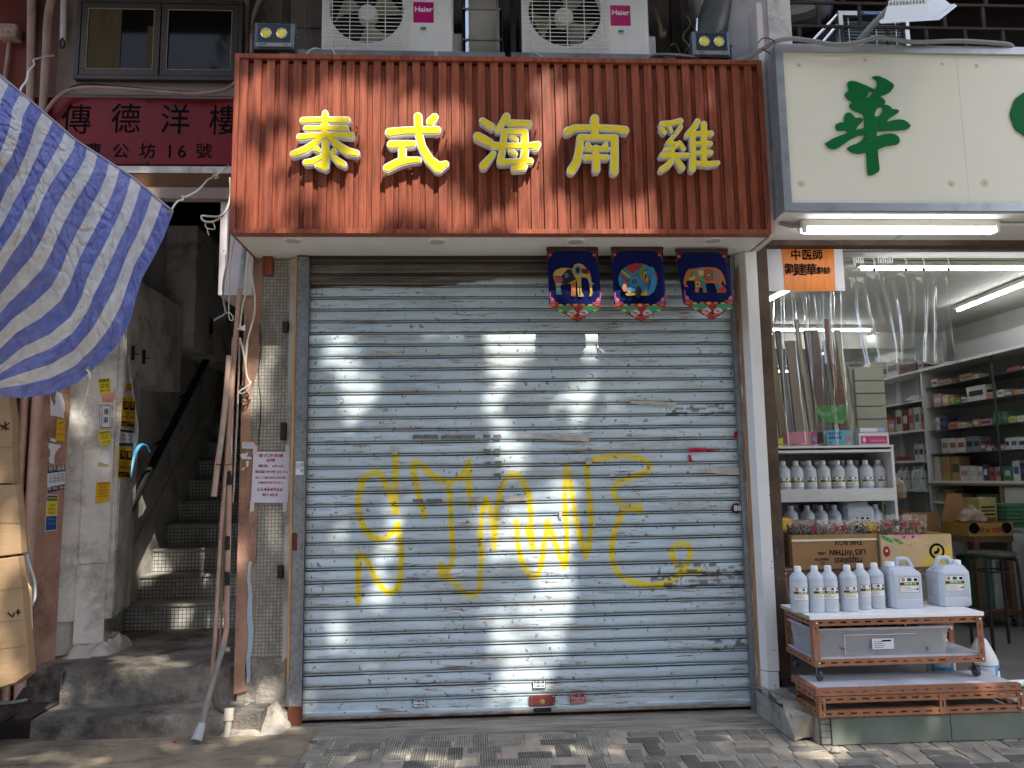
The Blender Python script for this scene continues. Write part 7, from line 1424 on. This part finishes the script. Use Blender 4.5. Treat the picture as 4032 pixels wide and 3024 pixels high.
for k, (pts, m, lab) in enumerate(((((105, 2180), (118, 2230), (136, 2290), (138, 2350), (122, 2390), (112, 2430)), ropem, 'white cable loop beside the cardboard bales'), (((112, 2330), (128, 2400), (120, 2500), (112, 2560)), black, 'black cable hanging beside the cardboard bales'), (((108, 2160), (124, 2260), (132, 2330), (126, 2420)), cabg, 'grey cable beside the cardboard bales'))):
    o = B().tube([AY(u, v, 4.6+.03*k) for u, v in pts], .007, 6, 4).obj('cable', m, None, smooth=True); tag(o, lab, 'cable')
tl = thing('hand_trolley', (-3.0, 4.4, 0), 'dark hand trolley frame under the cardboard bales', 'trolley')
B().tube([AY(-60, 2860, 4.5), AY(60, 2790, 4.5), AY(110, 2720, 4.6)], .03, 8).obj('frame_tube', darkrust, tl, smooth=True); B().tube([AY(-60, 2770, 4.4), AY(50, 2765, 4.4), AY(105, 2755, 4.5)], .008, 6).obj('cross_rod', cabg, tl); bx('platform', black, tl, -3.6, -2.72, 4.3, 4.9, .14, .18); 
struct(bx('left_curb_block', darkrust, None, -4.5, -2.66, 4.95, 5.3, 0, .12))
# ================================================================== PIPES AND WIRES BESIDE THE PIER
def pp(name, pts, r, m, lab, y=5.03, sub=3, n=10, cat='pipe'):
    o = B().tube([AY(a[0], a[1], a[2] if len(a) > 2 else y) for a in pts], r, n, sub).obj(name, m, None, smooth=True); tag(o, lab, cat); return o
mp = pp('downpipe', [(963, 960), (945, 1139), (930, 1308), (916, 1477), (909, 1646), (904, 1817), (901, 2034), (893, 2396), (890, 2490), (853, 2634, 4.95), (812, 2778, 4.85), (797, 2851, 4.80)], .0165, peachpipe, 'main peach painted downpipe bending out over the steps with a grey nozzle')
nz = B(); a, b_ = AY(797, 2848, 4.80), AY(772, 2918, 4.74); nz.tube([a, a.lerp(b_, .3), b_], [.02, .027, .031], 14); nz.obj('nozzle', mat('light_grey_plastic', (.36, .37, .38), rough=.4), mp, smooth=True)
B().tube([AY(u, v, y) for u, v, y in ((886, 2520, 5.02), (853, 2634, 4.945), (812, 2778, 4.845), (797, 2849, 4.795))], .0171, 12, 3).obj('grey_sleeve', mat('grey_dusty_pipe', (.26, .24, .22), (.18, .165, .15), rough=.6, sc=9), mp, smooth=True)
for v in (1855, 2110, 2250): u = 903-(v-1817)*.018; B().tube([AY(u, v, 5.028), AY(u-.5, v+55, 5.028)], .0172, 10).obj('bitumen_sleeve', black, mp)
B().tube([AY(961, 975, 5.029), AY(946, 1135, 5.029)], .0172, 10, 1).obj('bare_section', mat('pale_blue_pipe', (.40, .45, .47), (.33, .36, .37), rough=.5, sc=9, dirt=.3, ds=9), mp, smooth=True)
pp('sawn_pipe', [(902, 1400), (893, 1520), (886, 1600), (870, 1740), (857, 1827), (843, 1955)], .0175, mat('flaking_pipe', (.40, .37, .32), (.5, .28, .2), rough=.7, sc=5, dirt=.4, ds=9), 'sawn off flaking pipe hanging left of the downpipe', y=4.99)
pp('side_pipe', [(908, 1500), (897, 1745), (882, 1938), (868, 2130), (853, 2396), (846, 2520), (840, 2600), (838, 2680)], .0125, peachpipe, 'peach pipe running down to the stair landing left of the downpipe', y=5.02)
pp('side_pipe', [(918, 1330), (908, 1550), (896, 1900), (880, 2200), (868, 2500), (860, 2620)], .008, pinkpipe, 'slim pink pipe squeezed between the two peach pipes', y=5.05)
pp('side_pipe', [(944, 1330), (936, 1600), (928, 1760), (922, 1900), (916, 1980)], .0055, mat('white_flaked', (.5, .48, .45), (.5, .28, .2), rough=.8, sc=12), 'thin white flaked pipe against the peach paint', y=5.09)
pp('waste_elbow', [(842, 2690, 5.0), (848, 2760, 4.98), (872, 2790, 4.95), (908, 2800, 4.92)], .02, mat('dirty_pipe', (.13, .11, .09), rough=.8), 'dirty grey waste elbow at the foot of the pipes')
pt2 = pp('pvc_stub', [(905, 2795, 4.9), (900, 2850, 4.88), (890, 2915, 4.86)], .019, mat('yellowed_pvc', (.50, .46, .37), rough=.6, dirt=.4, ds=9, dc=(.15, .12, .09)), 'yellowed PVC drain stub standing on the ground by the pier')
B().tube([AY(903, 2788, 4.9), AY(900, 2838, 4.885)], .028, 12).obj('collar', MATS['yellowed_pvc'], pt2)
for k, (pts, r, m, lab) in enumerate((
    (((980, 988), (974, 1040), (972, 1140), (958, 1190), (950, 1240), (945, 1290)), .0055, cabw, 'cream wire curving down beside the blue pipe section'),
    (((980, 990), (990, 1080), (1003, 1160), (1002, 1235), (988, 1290), (975, 1340), (968, 1420), (967, 1440)), .0065, cabw, 'cream wire sweeping over the peach paint to the knot'),
    (((944, 1330), (955, 1370), (966, 1430), (972, 1480), (984, 1510), (968, 1525), (945, 1540), (935, 1560)), .0065, cabw, 'kinked cream wire below the knot'),
    (((990, 1500), (976, 1535), (952, 1550), (942, 1542), (952, 1534)), .005, cabw, 'cream wire end folded back over the black block'),
    (((908, 780, 4.9), (904, 900, 4.9), (895, 1020, 4.9), (880, 1110, 4.95), (880, 1180), (888, 1225), (880, 1240), (862, 1250), (842, 1262)), .0075, cabg, 'grey cable from the wooden sign ending in a cream tip'),
    (((922, 940), (905, 1050), (902, 1180), (902, 1250), (915, 1262), (918, 1250), (905, 1232), (885, 1232)), .004, cabw, 'thin wire looping at the end of the grey cable'),
    (((905, 700, 4.75), (908, 760, 4.72), (895, 820, 4.7), (868, 850, 4.68), (825, 852, 4.66), (795, 850, 4.66), (800, 868, 4.66), (830, 874, 4.66), (862, 862, 4.68), (880, 845, 4.7)), .0065, cabw, 'long cream cable loop sticking out left of the wooden sign'),
    (((812, 874, 4.66), (808, 885, 4.66), (815, 898, 4.66), (845, 902, 4.66), (843, 885, 4.66), (836, 874, 4.66)), .0035, cabw, 'small wire square dangling from the cream cable loop'),
    (((817, 898, 4.66), (818, 912, 4.66), (823, 926, 4.66)), .0035, cabw, 'loose wire tip below the wire square'),
    (((886, 1520), (895, 1570), (905, 1610), (908, 1700), (912, 1790)), .004, cabw, 'cream wire strapped down the sawn pipe'),
    (((850, 1827, 4.97), (880, 1832, 4.97), (925, 1824, 5.0)), .003, darkrust, 'rusty wire tie around the pipes'))):
    y = 5.02; P = [AY(q[0], q[1], q[2] if len(q) > 2 else y) for q in pts]; o = B().tube(P, r, 7, 5).obj('wire', m, None, smooth=True); tag(o, lab, 'wire')
o = B().tube([AY(q[0], q[1], 5.10) for q in ((950, 1560), (966, 1570), (978, 1560), (972, 1548), (958, 1552), (952, 1590), (960, 1605), (940, 1630))], .004, 6, 4).obj('wire', darkrust, None); tag(o, 'dark curled wire scribbling against the peach paint', 'wire')
p = AY(950, 1530, 5.1); o = bx('junction_block', black, None, p.x-.012, p.x+.014, 5.08, 5.115, p.z-.02, p.z+.02, bevel=.003); tag(o, 'small black cable block on the peach pier', 'block')
p = AY(947, 1297, 5.02); o = B().add([p+Vector(q) for q in ((-.03, 0, 0), (.03, 0, -.012), (.008, -.02, -.002), (.028, 0, .03))], [(0, 1, 2), (0, 2, 3), (1, 3, 2), (0, 3, 1)]).obj('broken_clip', whitepaint, None); tag(o, 'broken white pipe clip on the downpipe', 'clip')
# ================================================================== POSTERS
def hit(u, v, P0, P1, off=.004):
    d = ray(u, v); e = Vector((P1[0]-P0[0], P1[1]-P0[1])); n = Vector((e.y, -e.x)).normalized()
    if n.dot(Vector((P0[0], P0[1]))) > 0: n = -n
    o_ = Vector((P0[0], P0[1]))+n*off; t = (o_.dot(n))/(d.x*n.x+d.y*n.y); q = Vector((0, 0, HC))+d*t; return q, Vector((e.x, e.y, 0)).normalized(), Vector((n.x, n.y, 0))
def poster(poly, plane, m, label, cat='poster', bands=(), texts=(), off=.003, name='poster'):
    if plane is FP_: off = .0165
    if plane is GP: off = .0135
    Q = [hit(u, v, *plane, off=off)[0] for u, v in poly]; _, ex, nn = hit(*poly[0], *plane, off=off); t = thing(name, Q[-1], label, cat)
    B().pathprism(Q, -nn*.0012).obj('sheet', m, t)
    def inner(a, b_, lift):
        A = Q[0].lerp(Q[3], b_[1]).lerp(Q[1].lerp(Q[2], b_[1]), a[0]) if 0 else None
        f = lambda x, z: (Q[0].lerp(Q[1], x)).lerp(Q[3].lerp(Q[2], x), z)+nn*lift
        return f
    f = lambda x, z, l: (Q[0].lerp(Q[1], x)).lerp(Q[3].lerp(Q[2], x), z)+nn*l
    for k, (x0, x1, z0, z1, mm) in enumerate(bands): B().pathprism([f(x0, z0, .0008+.0004*k), f(x1, z0, .0008+.0004*k), f(x1, z1, .0008+.0004*k), f(x0, z1, .0008+.0004*k)], -nn*.0003).obj('printed_band', mm, t)
    W_ = (Q[1]-Q[0]).length; H_ = (Q[3]-Q[0]).length
    for tx, x, z, wd, ht, mm in texts:
        me = tmesh(tx, 1., .002, .004, 1., 'CENTER'); n = len(me.vertices); a = np.empty(n*3); me.vertices.foreach_get('co', a); a = a.reshape(-1, 3)
        a[:, 0] *= wd*W_/max(.01, a[:, 0].max()-a[:, 0].min()); a[:, 1] *= ht*H_/max(.01, a[:, 1].max()-a[:, 1].min())
        c_ = f(x, z, .0028)-org(t); rx_ = (Q[1]-Q[0]).normalized(); uz = (Q[0]-Q[3]).normalized(); out = np.array(c_)+np.outer(a[:, 0], np.array(rx_))+np.outer(a[:, 1], np.array(uz))+np.outer(a[:, 2]*.02, np.array(nn))
        me.vertices.foreach_set('co', out.ravel()); me.materials.clear(); me.materials.append(mm); link('lettering', me, t)
    return t
CP = ((-2.93, 5.36), (-2.865, 5.60)); FP_ = (tuple(F0), tuple(F1)); GP = (tuple(G0), tuple(G1))
gl_ = flat('paper_grey_print', (.22, .22, .24)); brn = flat('brown_print', (.25, .12, .02))
poster([(187, 1836), (257, 1830), (254, 1925), (187, 1940)], CP, paper, 'white notice with navy header and footer on the peach column', bands=((0, 1, 0, .27, dbluep), (0, 1, .80, 1, dbluep)), texts=(('特平通渠', .5, .13, .9, .2, paper), ('大小工程', .5, .38, .85, .1, gl_), ('水電維修', .5, .5, .85, .1, gl_), ('地盤清理', .5, .62, .85, .1, gl_), ('張 9242 7899', .5, .90, .92, .13, paper)))
poster([(185, 1948), (228, 1948), (222, 2088), (176, 2093)], CP, paper, 'blue and yellow flyer low on the peach column', bands=((.04, .96, .02, .17, dbluep), (.04, .96, .18, .58, yellowp), (.04, .96, .59, .98, bluep)), texts=(('電器維修', .5, .1, .8, .08, yellowp), ('上門服務', .45, .3, .6, .06, brn), ('價錢相宜', .45, .4, .6, .06, brn), ('專業快捷', .45, .5, .6, .06, brn), ('安裝冷氣', .5, .68, .7, .06, gl_), ('洗衣機', .5, .8, .6, .06, gl_)))
poster([(226, 1648), (257, 1650), (253, 1738), (219, 1734)], CP, orangep, 'small orange yellow slip high on the peach column', texts=(('搬屋', .5, .2, .6, .12, brn), ('平 靚 正', .5, .45, .8, .08, brn), ('23456789', .5, .7, .8, .08, brn)))
def scrap(poly, plane, m, label):
    Q = []; of_ = .0165 if plane is FP_ else .003
    for (a, b_) in zip(poly, poly[1:]+poly[:1]):
        for k in range(5):
            u, v = a[0]+(b_[0]-a[0])*k/5, a[1]+(b_[1]-a[1])*k/5; u += 6*mn.noise(Vector((u*.13, v*.13, 1))); v += 6*mn.noise(Vector((u*.13, v*.13, 9))); Q.append(hit(u, v, *plane, off=of_)[0])
    o = B().pathprism(Q, -hit(*poly[0], *plane)[2]*.001).obj('paper_scrap', m, None); tag(o, label, 'paper scrap')
scrap([(195, 1545), (210, 1600), (218, 1590), (222, 1540), (240, 1545), (255, 1590), (252, 1645), (200, 1635)], CP, paper, 'torn white paper scrap topmost on the peach column'); scrap([(188, 1745), (240, 1755), (215, 1790), (212, 1830), (195, 1825), (198, 1775)], CP, paper, 'torn white cross shaped scrap above the navy notice'); scrap([(202, 1725), (220, 1728), (222, 1740), (198, 1738)], CP, paper, 'tiny white scrap just above the cross shaped scrap')
poster([(387, 1493), (433, 1489), (437, 1548), (393, 1552)], FP_, yellowp, 'yellow green flyer at the top of the white jamb', texts=(('吳醫景', .5, .15, .85, .2, ink), ('水喉 電器', .5, .4, .75, .09, ink), ('通渠 補漏', .5, .55, .75, .09, ink), ('9876 5432', .5, .8, .85, .12, ink)))
scrap([(396, 1552), (440, 1550), (452, 1530), (455, 1560), (440, 1584), (402, 1580)], FP_, mat('salmon_paper', (.62, .20, .12), (.6, .45, .40), rough=.8, sc=15), 'torn salmon red flyer under the yellow green flyer')
poster([(393, 1594), (443, 1598), (440, 1685), (392, 1683)], FP_, paper, 'white drain cleaning notice with a long number down both sides', bands=((0, 1, 0, .025, ink), (0, 1, .975, 1, ink), (0, .03, 0, 1, ink), (.97, 1, 0, 1, ink)), texts=(('通', .5, .3, .36, .26, ink), ('渠', .5, .68, .36, .26, ink))+tuple((ch, x, .10+.115*k, .11, .075, ink) for x in (.18, .82) for k, ch in enumerate('62222226')))
poster([(384, 1700), (430, 1691), (442, 1745), (398, 1757)], FP_, yellowp, 'tilted yellow flyer below the drain cleaning notice', texts=(('冷氣電視服務', .5, .16, .85, .14, ink), ('清洗 維修', .5, .38, .7, .09, ink), ('洗衣機', .5, .55, .6, .09, ink), ('6731 6367', .55, .82, .7, .13, ink)))
scrap([(400, 1772), (435, 1780), (430, 1830), (405, 1825)], FP_, paper, 'torn white paper residue in the middle of the jamb'); scrap([(385, 1820), (425, 1826), (428, 1835), (388, 1835)], FP_, mat('kraft_residue', (.45, .36, .2), rough=.9), 'yellowish torn residue under the white residue'); scrap([(400, 1840), (433, 1850), (430, 1882), (402, 1870)], FP_, paper, 'lower torn white residue on the jamb')
poster([(379, 1899), (434, 1896), (432, 1972), (375, 1984)], FP_, orangep, 'orange flyer low on the white jamb', texts=(('別墅高價收購', .5, .1, .9, .1, redink), ('舊 樓', .5, .26, .4, .1, brn), ('高價收購', .5, .42, .7, .08, brn), ('即睇即估', .5, .56, .7, .08, brn), ('合作愉快', .5, .7, .8, .08, brn)))
poster([(497, 1511), (519, 1510), (518, 1538), (496, 1540)], GP, orangep, 'tiny orange slip high on the side of the jamb', texts=(('平', .5, .3, .5, .3, brn), ('家私', .5, .7, .7, .25, brn)))
for k, (v0, v1, lab) in enumerate(((1564, 1686, 'upper orange notice with black boxes on the side of the jamb'), (1757, 1886, 'lower orange notice with black boxes on the side of the jamb'))):
    dx = -12*k; poster([(482+dx, v0), (535+dx, v0+5), (529+dx, v1), (476+dx, v1-5)], GP, orangep, lab, bands=((.08, .48, .12, .40, ink), (.53, .95, .12, .40, ink), (.03, .97, .80, .95, ink)), texts=(('賣', .28, .26, .3, .2, orangep), ('買', .74, .26, .3, .2, orangep), ('$94,568', .27, .66, .4, .12, ink), ('596 萬', .73, .66, .38, .12, ink), ('9318 6331 李生', .5, .875, .85, .09, orangep), ('中原地段', .5, .5, .6, .06, brn)))
poster([(474, 1690), (526, 1697), (523, 1755), (468, 1756)], GP, paper, 'white and navy strip between the two orange notices', bands=((0, 1, 0, .14, dbluep), (0, 1, .82, 1, dbluep)), texts=(('裝修 水電', .5, .35, .8, .14, gl_), ('防漏 油漆', .5, .6, .8, .14, gl_)))
# job notice on the pier
ppl = ((-1.5, 5.110), (-1.1, 5.110)); rj = redink
jn = poster([(998, 1778), (1141, 1779), (1133, 1980), (988, 1979)], ppl, mat('lilac_paper', (.66, .64, .74), (.62, .60, .70), rough=.7, sc=3), 'white recruitment notice in red characters taped on the pier', texts=(('泰式海南雞', .49, .082, .68, .068, rj), ('招聘', .49, .175, .24, .068, rj), ('樓面   60-65', .5, .285, .70, .058, rj), ('面檔/水吧 65-70', .52, .40, .90, .058, rj), ('長工1萬7起4-5天假', .50, .515, .84, .052, rj), ('(懂起骨另計)', .50, .61, .66, .052, rj), ('55484966', .50, .745, .70, .068, rj), ('鄧小姐洽', .51, .85, .44, .06, rj)))
for k, (x, v) in enumerate(((1004, 1765), (1132, 1765), (993, 1985), (1122, 1985))):
    q = [(x-8, v-15), (x+9, v-10), (x+7, v+26 if v < 1800 else v+25), (x-9, v+22 if v < 1800 else v+34)]; B().pathprism([hit(u, vv, *ppl, off=.0055)[0] for u, vv in q], (0, .0005, 0)).obj('tape_strip', tape, jn)
poster([(953, 1740), (1002, 1742), (1001, 1768), (952, 1765)], ((-1.6, 5.114), (-1.1, 5.114)), paper, 'small white slip with two printed lines left of the recruitment notice', texts=(('出租 大石', .5, .25, .6, .22, gl_), ('套房 9876 5432', .5, .6, .85, .18, gl_)))
scrap([(948, 1790), (975, 1782), (970, 1800), (990, 1800), (985, 1808), (948, 1806)], ((-1.6, 5.114), (-1.1, 5.114)), paper, 'torn white remnant beside the recruitment notice'); scrap([(968, 1812), (980, 1815), (978, 1838), (970, 1835)], ((-1.6, 5.114), (-1.1, 5.114)), paper, 'narrow white remnant on the peach paint'); scrap([(950, 1842), (965, 1840), (960, 1852), (950, 1854)], ((-1.6, 5.114), (-1.1, 5.114)), paper, 'lowest white remnant on the peach paint')
poster([(1165, 1817), (1196, 1817), (1195, 1870), (1164, 1869)], ((-1.3, 5.032), (-1, 5.032)), paper, 'white sticker with sideways numbers on the left shutter guide', name='sticker', cat='sticker', texts=(('168', .78, .25, .3, .3, ink), ('9623', .45, .35, .2, .4, ink), ('3371', .18, .35, .2, .4, ink), ('拉閘', .75, .7, .3, .3, ink)))
# ================================================================== THE STREET BEHIND THE CAMERA: trees that dapple the facade, buildings opposite
BR_ = []          # sun gaps seen on the facade: (polygon in plane x,z sheared to y=4.8, keep probability)
def sheared(p): k = (4.8-p.y)/SUN.y; return (p.x+SUN.x*k, p.z+SUN.z*k)
def gap(poly, y, keep=0.): BR_.append(([sheared(AY(u, v, y)) for u, v in poly], keep))
def gapg(poly, keep=0., z=0.): BR_.append(([sheared(AZ(u, v, z)) for u, v in poly], keep))
def blob(u, v, ru, rv, y, keep=0., z=None):
    pts = [(u+ru*math.cos(a), v+rv*math.sin(a)) for a in [k*.5236 for k in range(12)]]; (gapg(pts, keep, z) if z is not None else gap(pts, y, keep))
DK = []
def dark(u, v, ru, rv, y, keep=1.): DK.append(([sheared(AY(u+ru*math.cos(a), v+rv*math.sin(a), y)) for a in [k*.5236 for k in range(12)]], keep))
# wooden sign
gap([(905, 200), (1130, 205), (1160, 330), (1320, 230), (1850, 235), (1880, 560), (1900, 930), (905, 930)], 4.6, .0)
gap([(2050, 235), (2210, 240), (2260, 470), (2230, 930), (2060, 930), (2030, 560)], 4.6, .0); gap([(2230, 760), (2560, 720), (2620, 930), (2230, 930)], 4.6, .25); gap([(1880, 720), (2050, 740), (2060, 930), (1890, 930)], 4.6, .4)
for a in ((1175, 285, 110, 55), (1080, 520, 70, 60), (1330, 640, 60, 80), (1690, 300, 60, 90), (1230, 850, 90, 45), (1120, 700, 40, 60), (1780, 620, 60, 60)): dark(*a, 4.6, .4)
# shutter
gap([(1300, 1285), (1490, 1285), (1480, 1420), (1440, 1800), (1330, 1800)], 5.06, .10); gap([(1870, 1280), (2095, 1280), (2100, 1500), (2110, 1900), (1870, 1900), (1900, 1550)], 5.06, .0); gap([(2278, 1285), (2342, 1285), (2330, 1420), (2280, 1420)], 5.06, 0.)
gap([(2180, 1510), (2420, 1420), (2520, 1520), (2300, 1700), (2200, 1640)], 5.06, .35); blob(1330, 2130, 70, 260, 5.06, .05); gap([(1470, 1950), (1640, 1950), (1600, 2400), (1440, 2400)], 5.06, .2)
gap([(1760, 1950), (2020, 1930), (2200, 1880), (2350, 1900), (2330, 2120), (2270, 2330), (2060, 2330), (1900, 2200)], 5.06, .0); blob(2255, 2090, 95, 200, 5.06, 0.)
gap([(1880, 2300), (2235, 2320), (2215, 2830), (2030, 2830), (1900, 2640)], 5.06, .0); gap([(1240, 2480), (1480, 2440), (1480, 2640), (1240, 2700)], 5.06, .35)
# banners, pier, pipes
gap([(2150, 1120), (2450, 1120), (2420, 1260), (2150, 1250)], 4.86, .1)
gap([(880, 1395), (1150, 1395), (1165, 1640), (880, 1660)], 5.12, .05); blob(1100, 2120, 70, 120, 5.12, .05); blob(960, 2200, 60, 200, 5.12, .4); gap([(1000, 2600), (1180, 2600), (1180, 2880), (960, 2880)], 5.0, .1); gap([(880, 1250), (960, 1250), (960, 1400), (880, 1400)], 5.05, .1)
# stair, jamb, cabinets
gap([(440, 1370), (545, 1370), (545, 1560), (470, 1560)], 5.8, .1); gap([(520, 1650), (620, 1700), (600, 1900), (520, 1960)], 6.1, .2); gap([(500, 2080), (660, 2050), (690, 2280), (560, 2330), (500, 2300)], 6.9, .0); gap([(480, 1960), (620, 1900), (620, 2080), (480, 2200)], 6.9, .1); gap([(300, 1500), (430, 1500), (430, 2450), (280, 2450)], 5.75, .55); gap([(640, 2330), (770, 2330), (770, 2500), (640, 2500)], 6.56, .1)
gap([(250, 1780), (370, 1900), (420, 2200), (380, 2480), (230, 2500)], 5.7, .5)
gap([(480, 640), (900, 640), (900, 700), (480, 700)], 5.0, .2); gap([(120, 2200), (230, 2260), (230, 2600), (120, 2600)], 5.5, .5)
# cardboard, tarpaulin, ground
gap([(-100, 1650), (60, 1650), (110, 2750), (-100, 2750)], 4.25, .12); gap([(-60, 1000), (0, 1000), (0, 1060), (-60, 1060)], 4.1, .9)
blob(980, 2900, 160, 40, 0, .05, .0); blob(250, 2800, 130, 30, 0, .2, .1); blob(600, 2590, 180, 22, 0, .35, .33); blob(200, 2980, 260, 40, 0, .2, 0.); blob(700, 2960, 220, 26, 0, .3, 0.); blob(500, 2720, 260, 30, 0, .4, .13); blob(1560, 2990, 300, 45, 0, .35, 0.); blob(1050, 2990, 120, 30, 0, .3, 0.); blob(2350, 2960, 260, 40, 0, .3, 0.); blob(3450, 2960, 560, 45, 0, .2, 0.); blob(2800, 2900, 150, 30, 0, .45, 0)
gap([(3700, 2660), (4032, 2640), (4032, 2760), (3700, 2790)], 4.37, .2); gap([(3400, 2780), (4032, 2760), (4032, 2850), (3600, 2900)], 4.4, .45); blob(1300, 2895, 150, 25, 0, .5, 0.)
DK.append(([sheared(AY(u, v, 4.1)) for u, v in [(-300, 50), (0, 290), (690, 835), (560, 1120), (420, 1430), (200, 1560), (-300, 1570)]], 1.0))
def inside(poly, X, Z):
    r = np.zeros(len(X), bool); n = len(poly)
    for i in range(n):
        (x0, z0), (x1, z1) = poly[i], poly[(i+1) % n]; c_ = ((z0 > Z) != (z1 > Z)); r ^= c_ & (X < (x1-x0)*(Z-z0)/(z1-z0+1e-12)+x0)
    return r
NL = 46000; px = RNG.uniform(-5.6, 5.8, NL); pz = RNG.uniform(-1.9, 6.0, NL); dep = RNG.uniform(5.2, 8.6, NL); keep = np.ones(NL); lx_ = np.sin(px*4.1+pz*2.3)+np.sin(pz*6.7-px*3.1); lz_ = np.sin(px*5.3-pz*3.7)+np.sin(pz*4.9+px*7.1); jx, jz = px+.05*lx_+RNG.normal(0, .035, NL), pz+.05*lz_+RNG.normal(0, .035, NL)
for poly, k in BR_: m_in = inside(poly, jx, jz); keep[m_in] = np.minimum(keep[m_in], k*k*.4)
for poly, k in DK: keep[inside(poly, px, pz)] = k
ok = RNG.rand(NL) < keep; px, pz, dep = px[ok], pz[ok], dep[ok]
cx = px-SUN.x*dep; cyy = 4.8-SUN.y*dep; cz = pz-SUN.z*dep
def leaf_mesh(name, cen, size, m, parent, seed):
    r = np.random.RandomState(seed); n = len(cen); A = r.normal(size=(n, 3)); A /= np.linalg.norm(A, axis=1)[:, None]; Bv = r.normal(size=(n, 3)); Bv -= A*(A*Bv).sum(1)[:, None]; Bv /= np.linalg.norm(Bv, axis=1)[:, None]
    s = size*r.uniform(.7, 1.3, n)[:, None]; C_ = np.cross(A, Bv); sh_ = [(-1, 0, 0), (-.3, .42, .08), (.45, .36, .05), (1, 0, -.05), (.4, -.38, .05), (-.35, -.4, .08)]
    V = np.stack([cen+(A*a+Bv*b_+C_*c_)*s for a, b_, c_ in sh_], 1).reshape(-1, 3); me = bpy.data.meshes.new(name); me.vertices.add(len(V)); me.vertices.foreach_set('co', (V-np.array(org(parent))).ravel().astype('f'))
    me.loops.add(n*6); me.loops.foreach_set('vertex_index', np.arange(n*6)); me.polygons.add(n); me.polygons.foreach_set('loop_start', np.arange(0, n*6, 6)); me.polygons.foreach_set('loop_total', np.full(n, 6)); me.update(); me.materials.append(m); return link(name, me, parent)
leafm = mat('leaf_green', (.045, .09, .02), (.08, .12, .03), rough=.5, sc=3)
barkm = mat('bark', (.12, .09, .065), (.07, .055, .04), rough=.9, sc=6, bump=.6)
CR = np.stack([cx, cyy, cz], 1); side = CR[:, 0] < 2.0
for sd, (tx, ty), lab in ((side, (-1.2, -1.6), 'broad leafy street tree on the kerb behind the camera, towards the stairs'), (~side, (4.6, -1.7), 'broad leafy street tree on the kerb behind the camera, towards the pharmacy')):
    t = thing('street_tree', (tx, ty, 0), lab, 'tree'); zb = CR[sd][:, 2]; fork = Vector((tx+.1, ty-.2, 4.6))
    B().tube([(tx, ty, -.1), (tx+.05, ty+.04, 1.2), (tx-.03, ty-.05, 3.0), fork], [.22, .16, .145, .12], 12, 3).obj('trunk', barkm, t, smooth=True)
    idx = RNG.choice(np.where(sd)[0], 11, replace=False)
    for i in idx:
        q = Vector(CR[i]); m_ = fork.lerp(q, .5)+Vector((RNG.uniform(-.3, .3), RNG.uniform(-.3, .3), .3)); B().tube([fork, m_, q], [.07, .04, .012], 7, 4).obj('limb', barkm, t, smooth=True)
    leaf_mesh('foliage', CR[sd], .135, leafm, t, 3)['kind'] = 'stuff'
op = thing('opposite_building', (0, -13, 0), 'plain rendered building across the street behind the camera', 'building')
bx('wall', mat('render_wall', (.32, .30, .27), (.27, .25, .22), rough=.9, sc=1), op, -16, 16, -14, -13, 0, 11); 
for fl in range(3):
    for k in range(8): w_ = bx('window', glassd, op, -14+k*3.7, -12.4+k*3.7, -12.99, -12.97, 1.6+fl*3.1, 3.0+fl*3.1); bx('sill', concrete, w_, -14.1+k*3.7, -12.3+k*3.7, -12.96, -12.85, 1.5+fl*3.1, 1.58+fl*3.1)
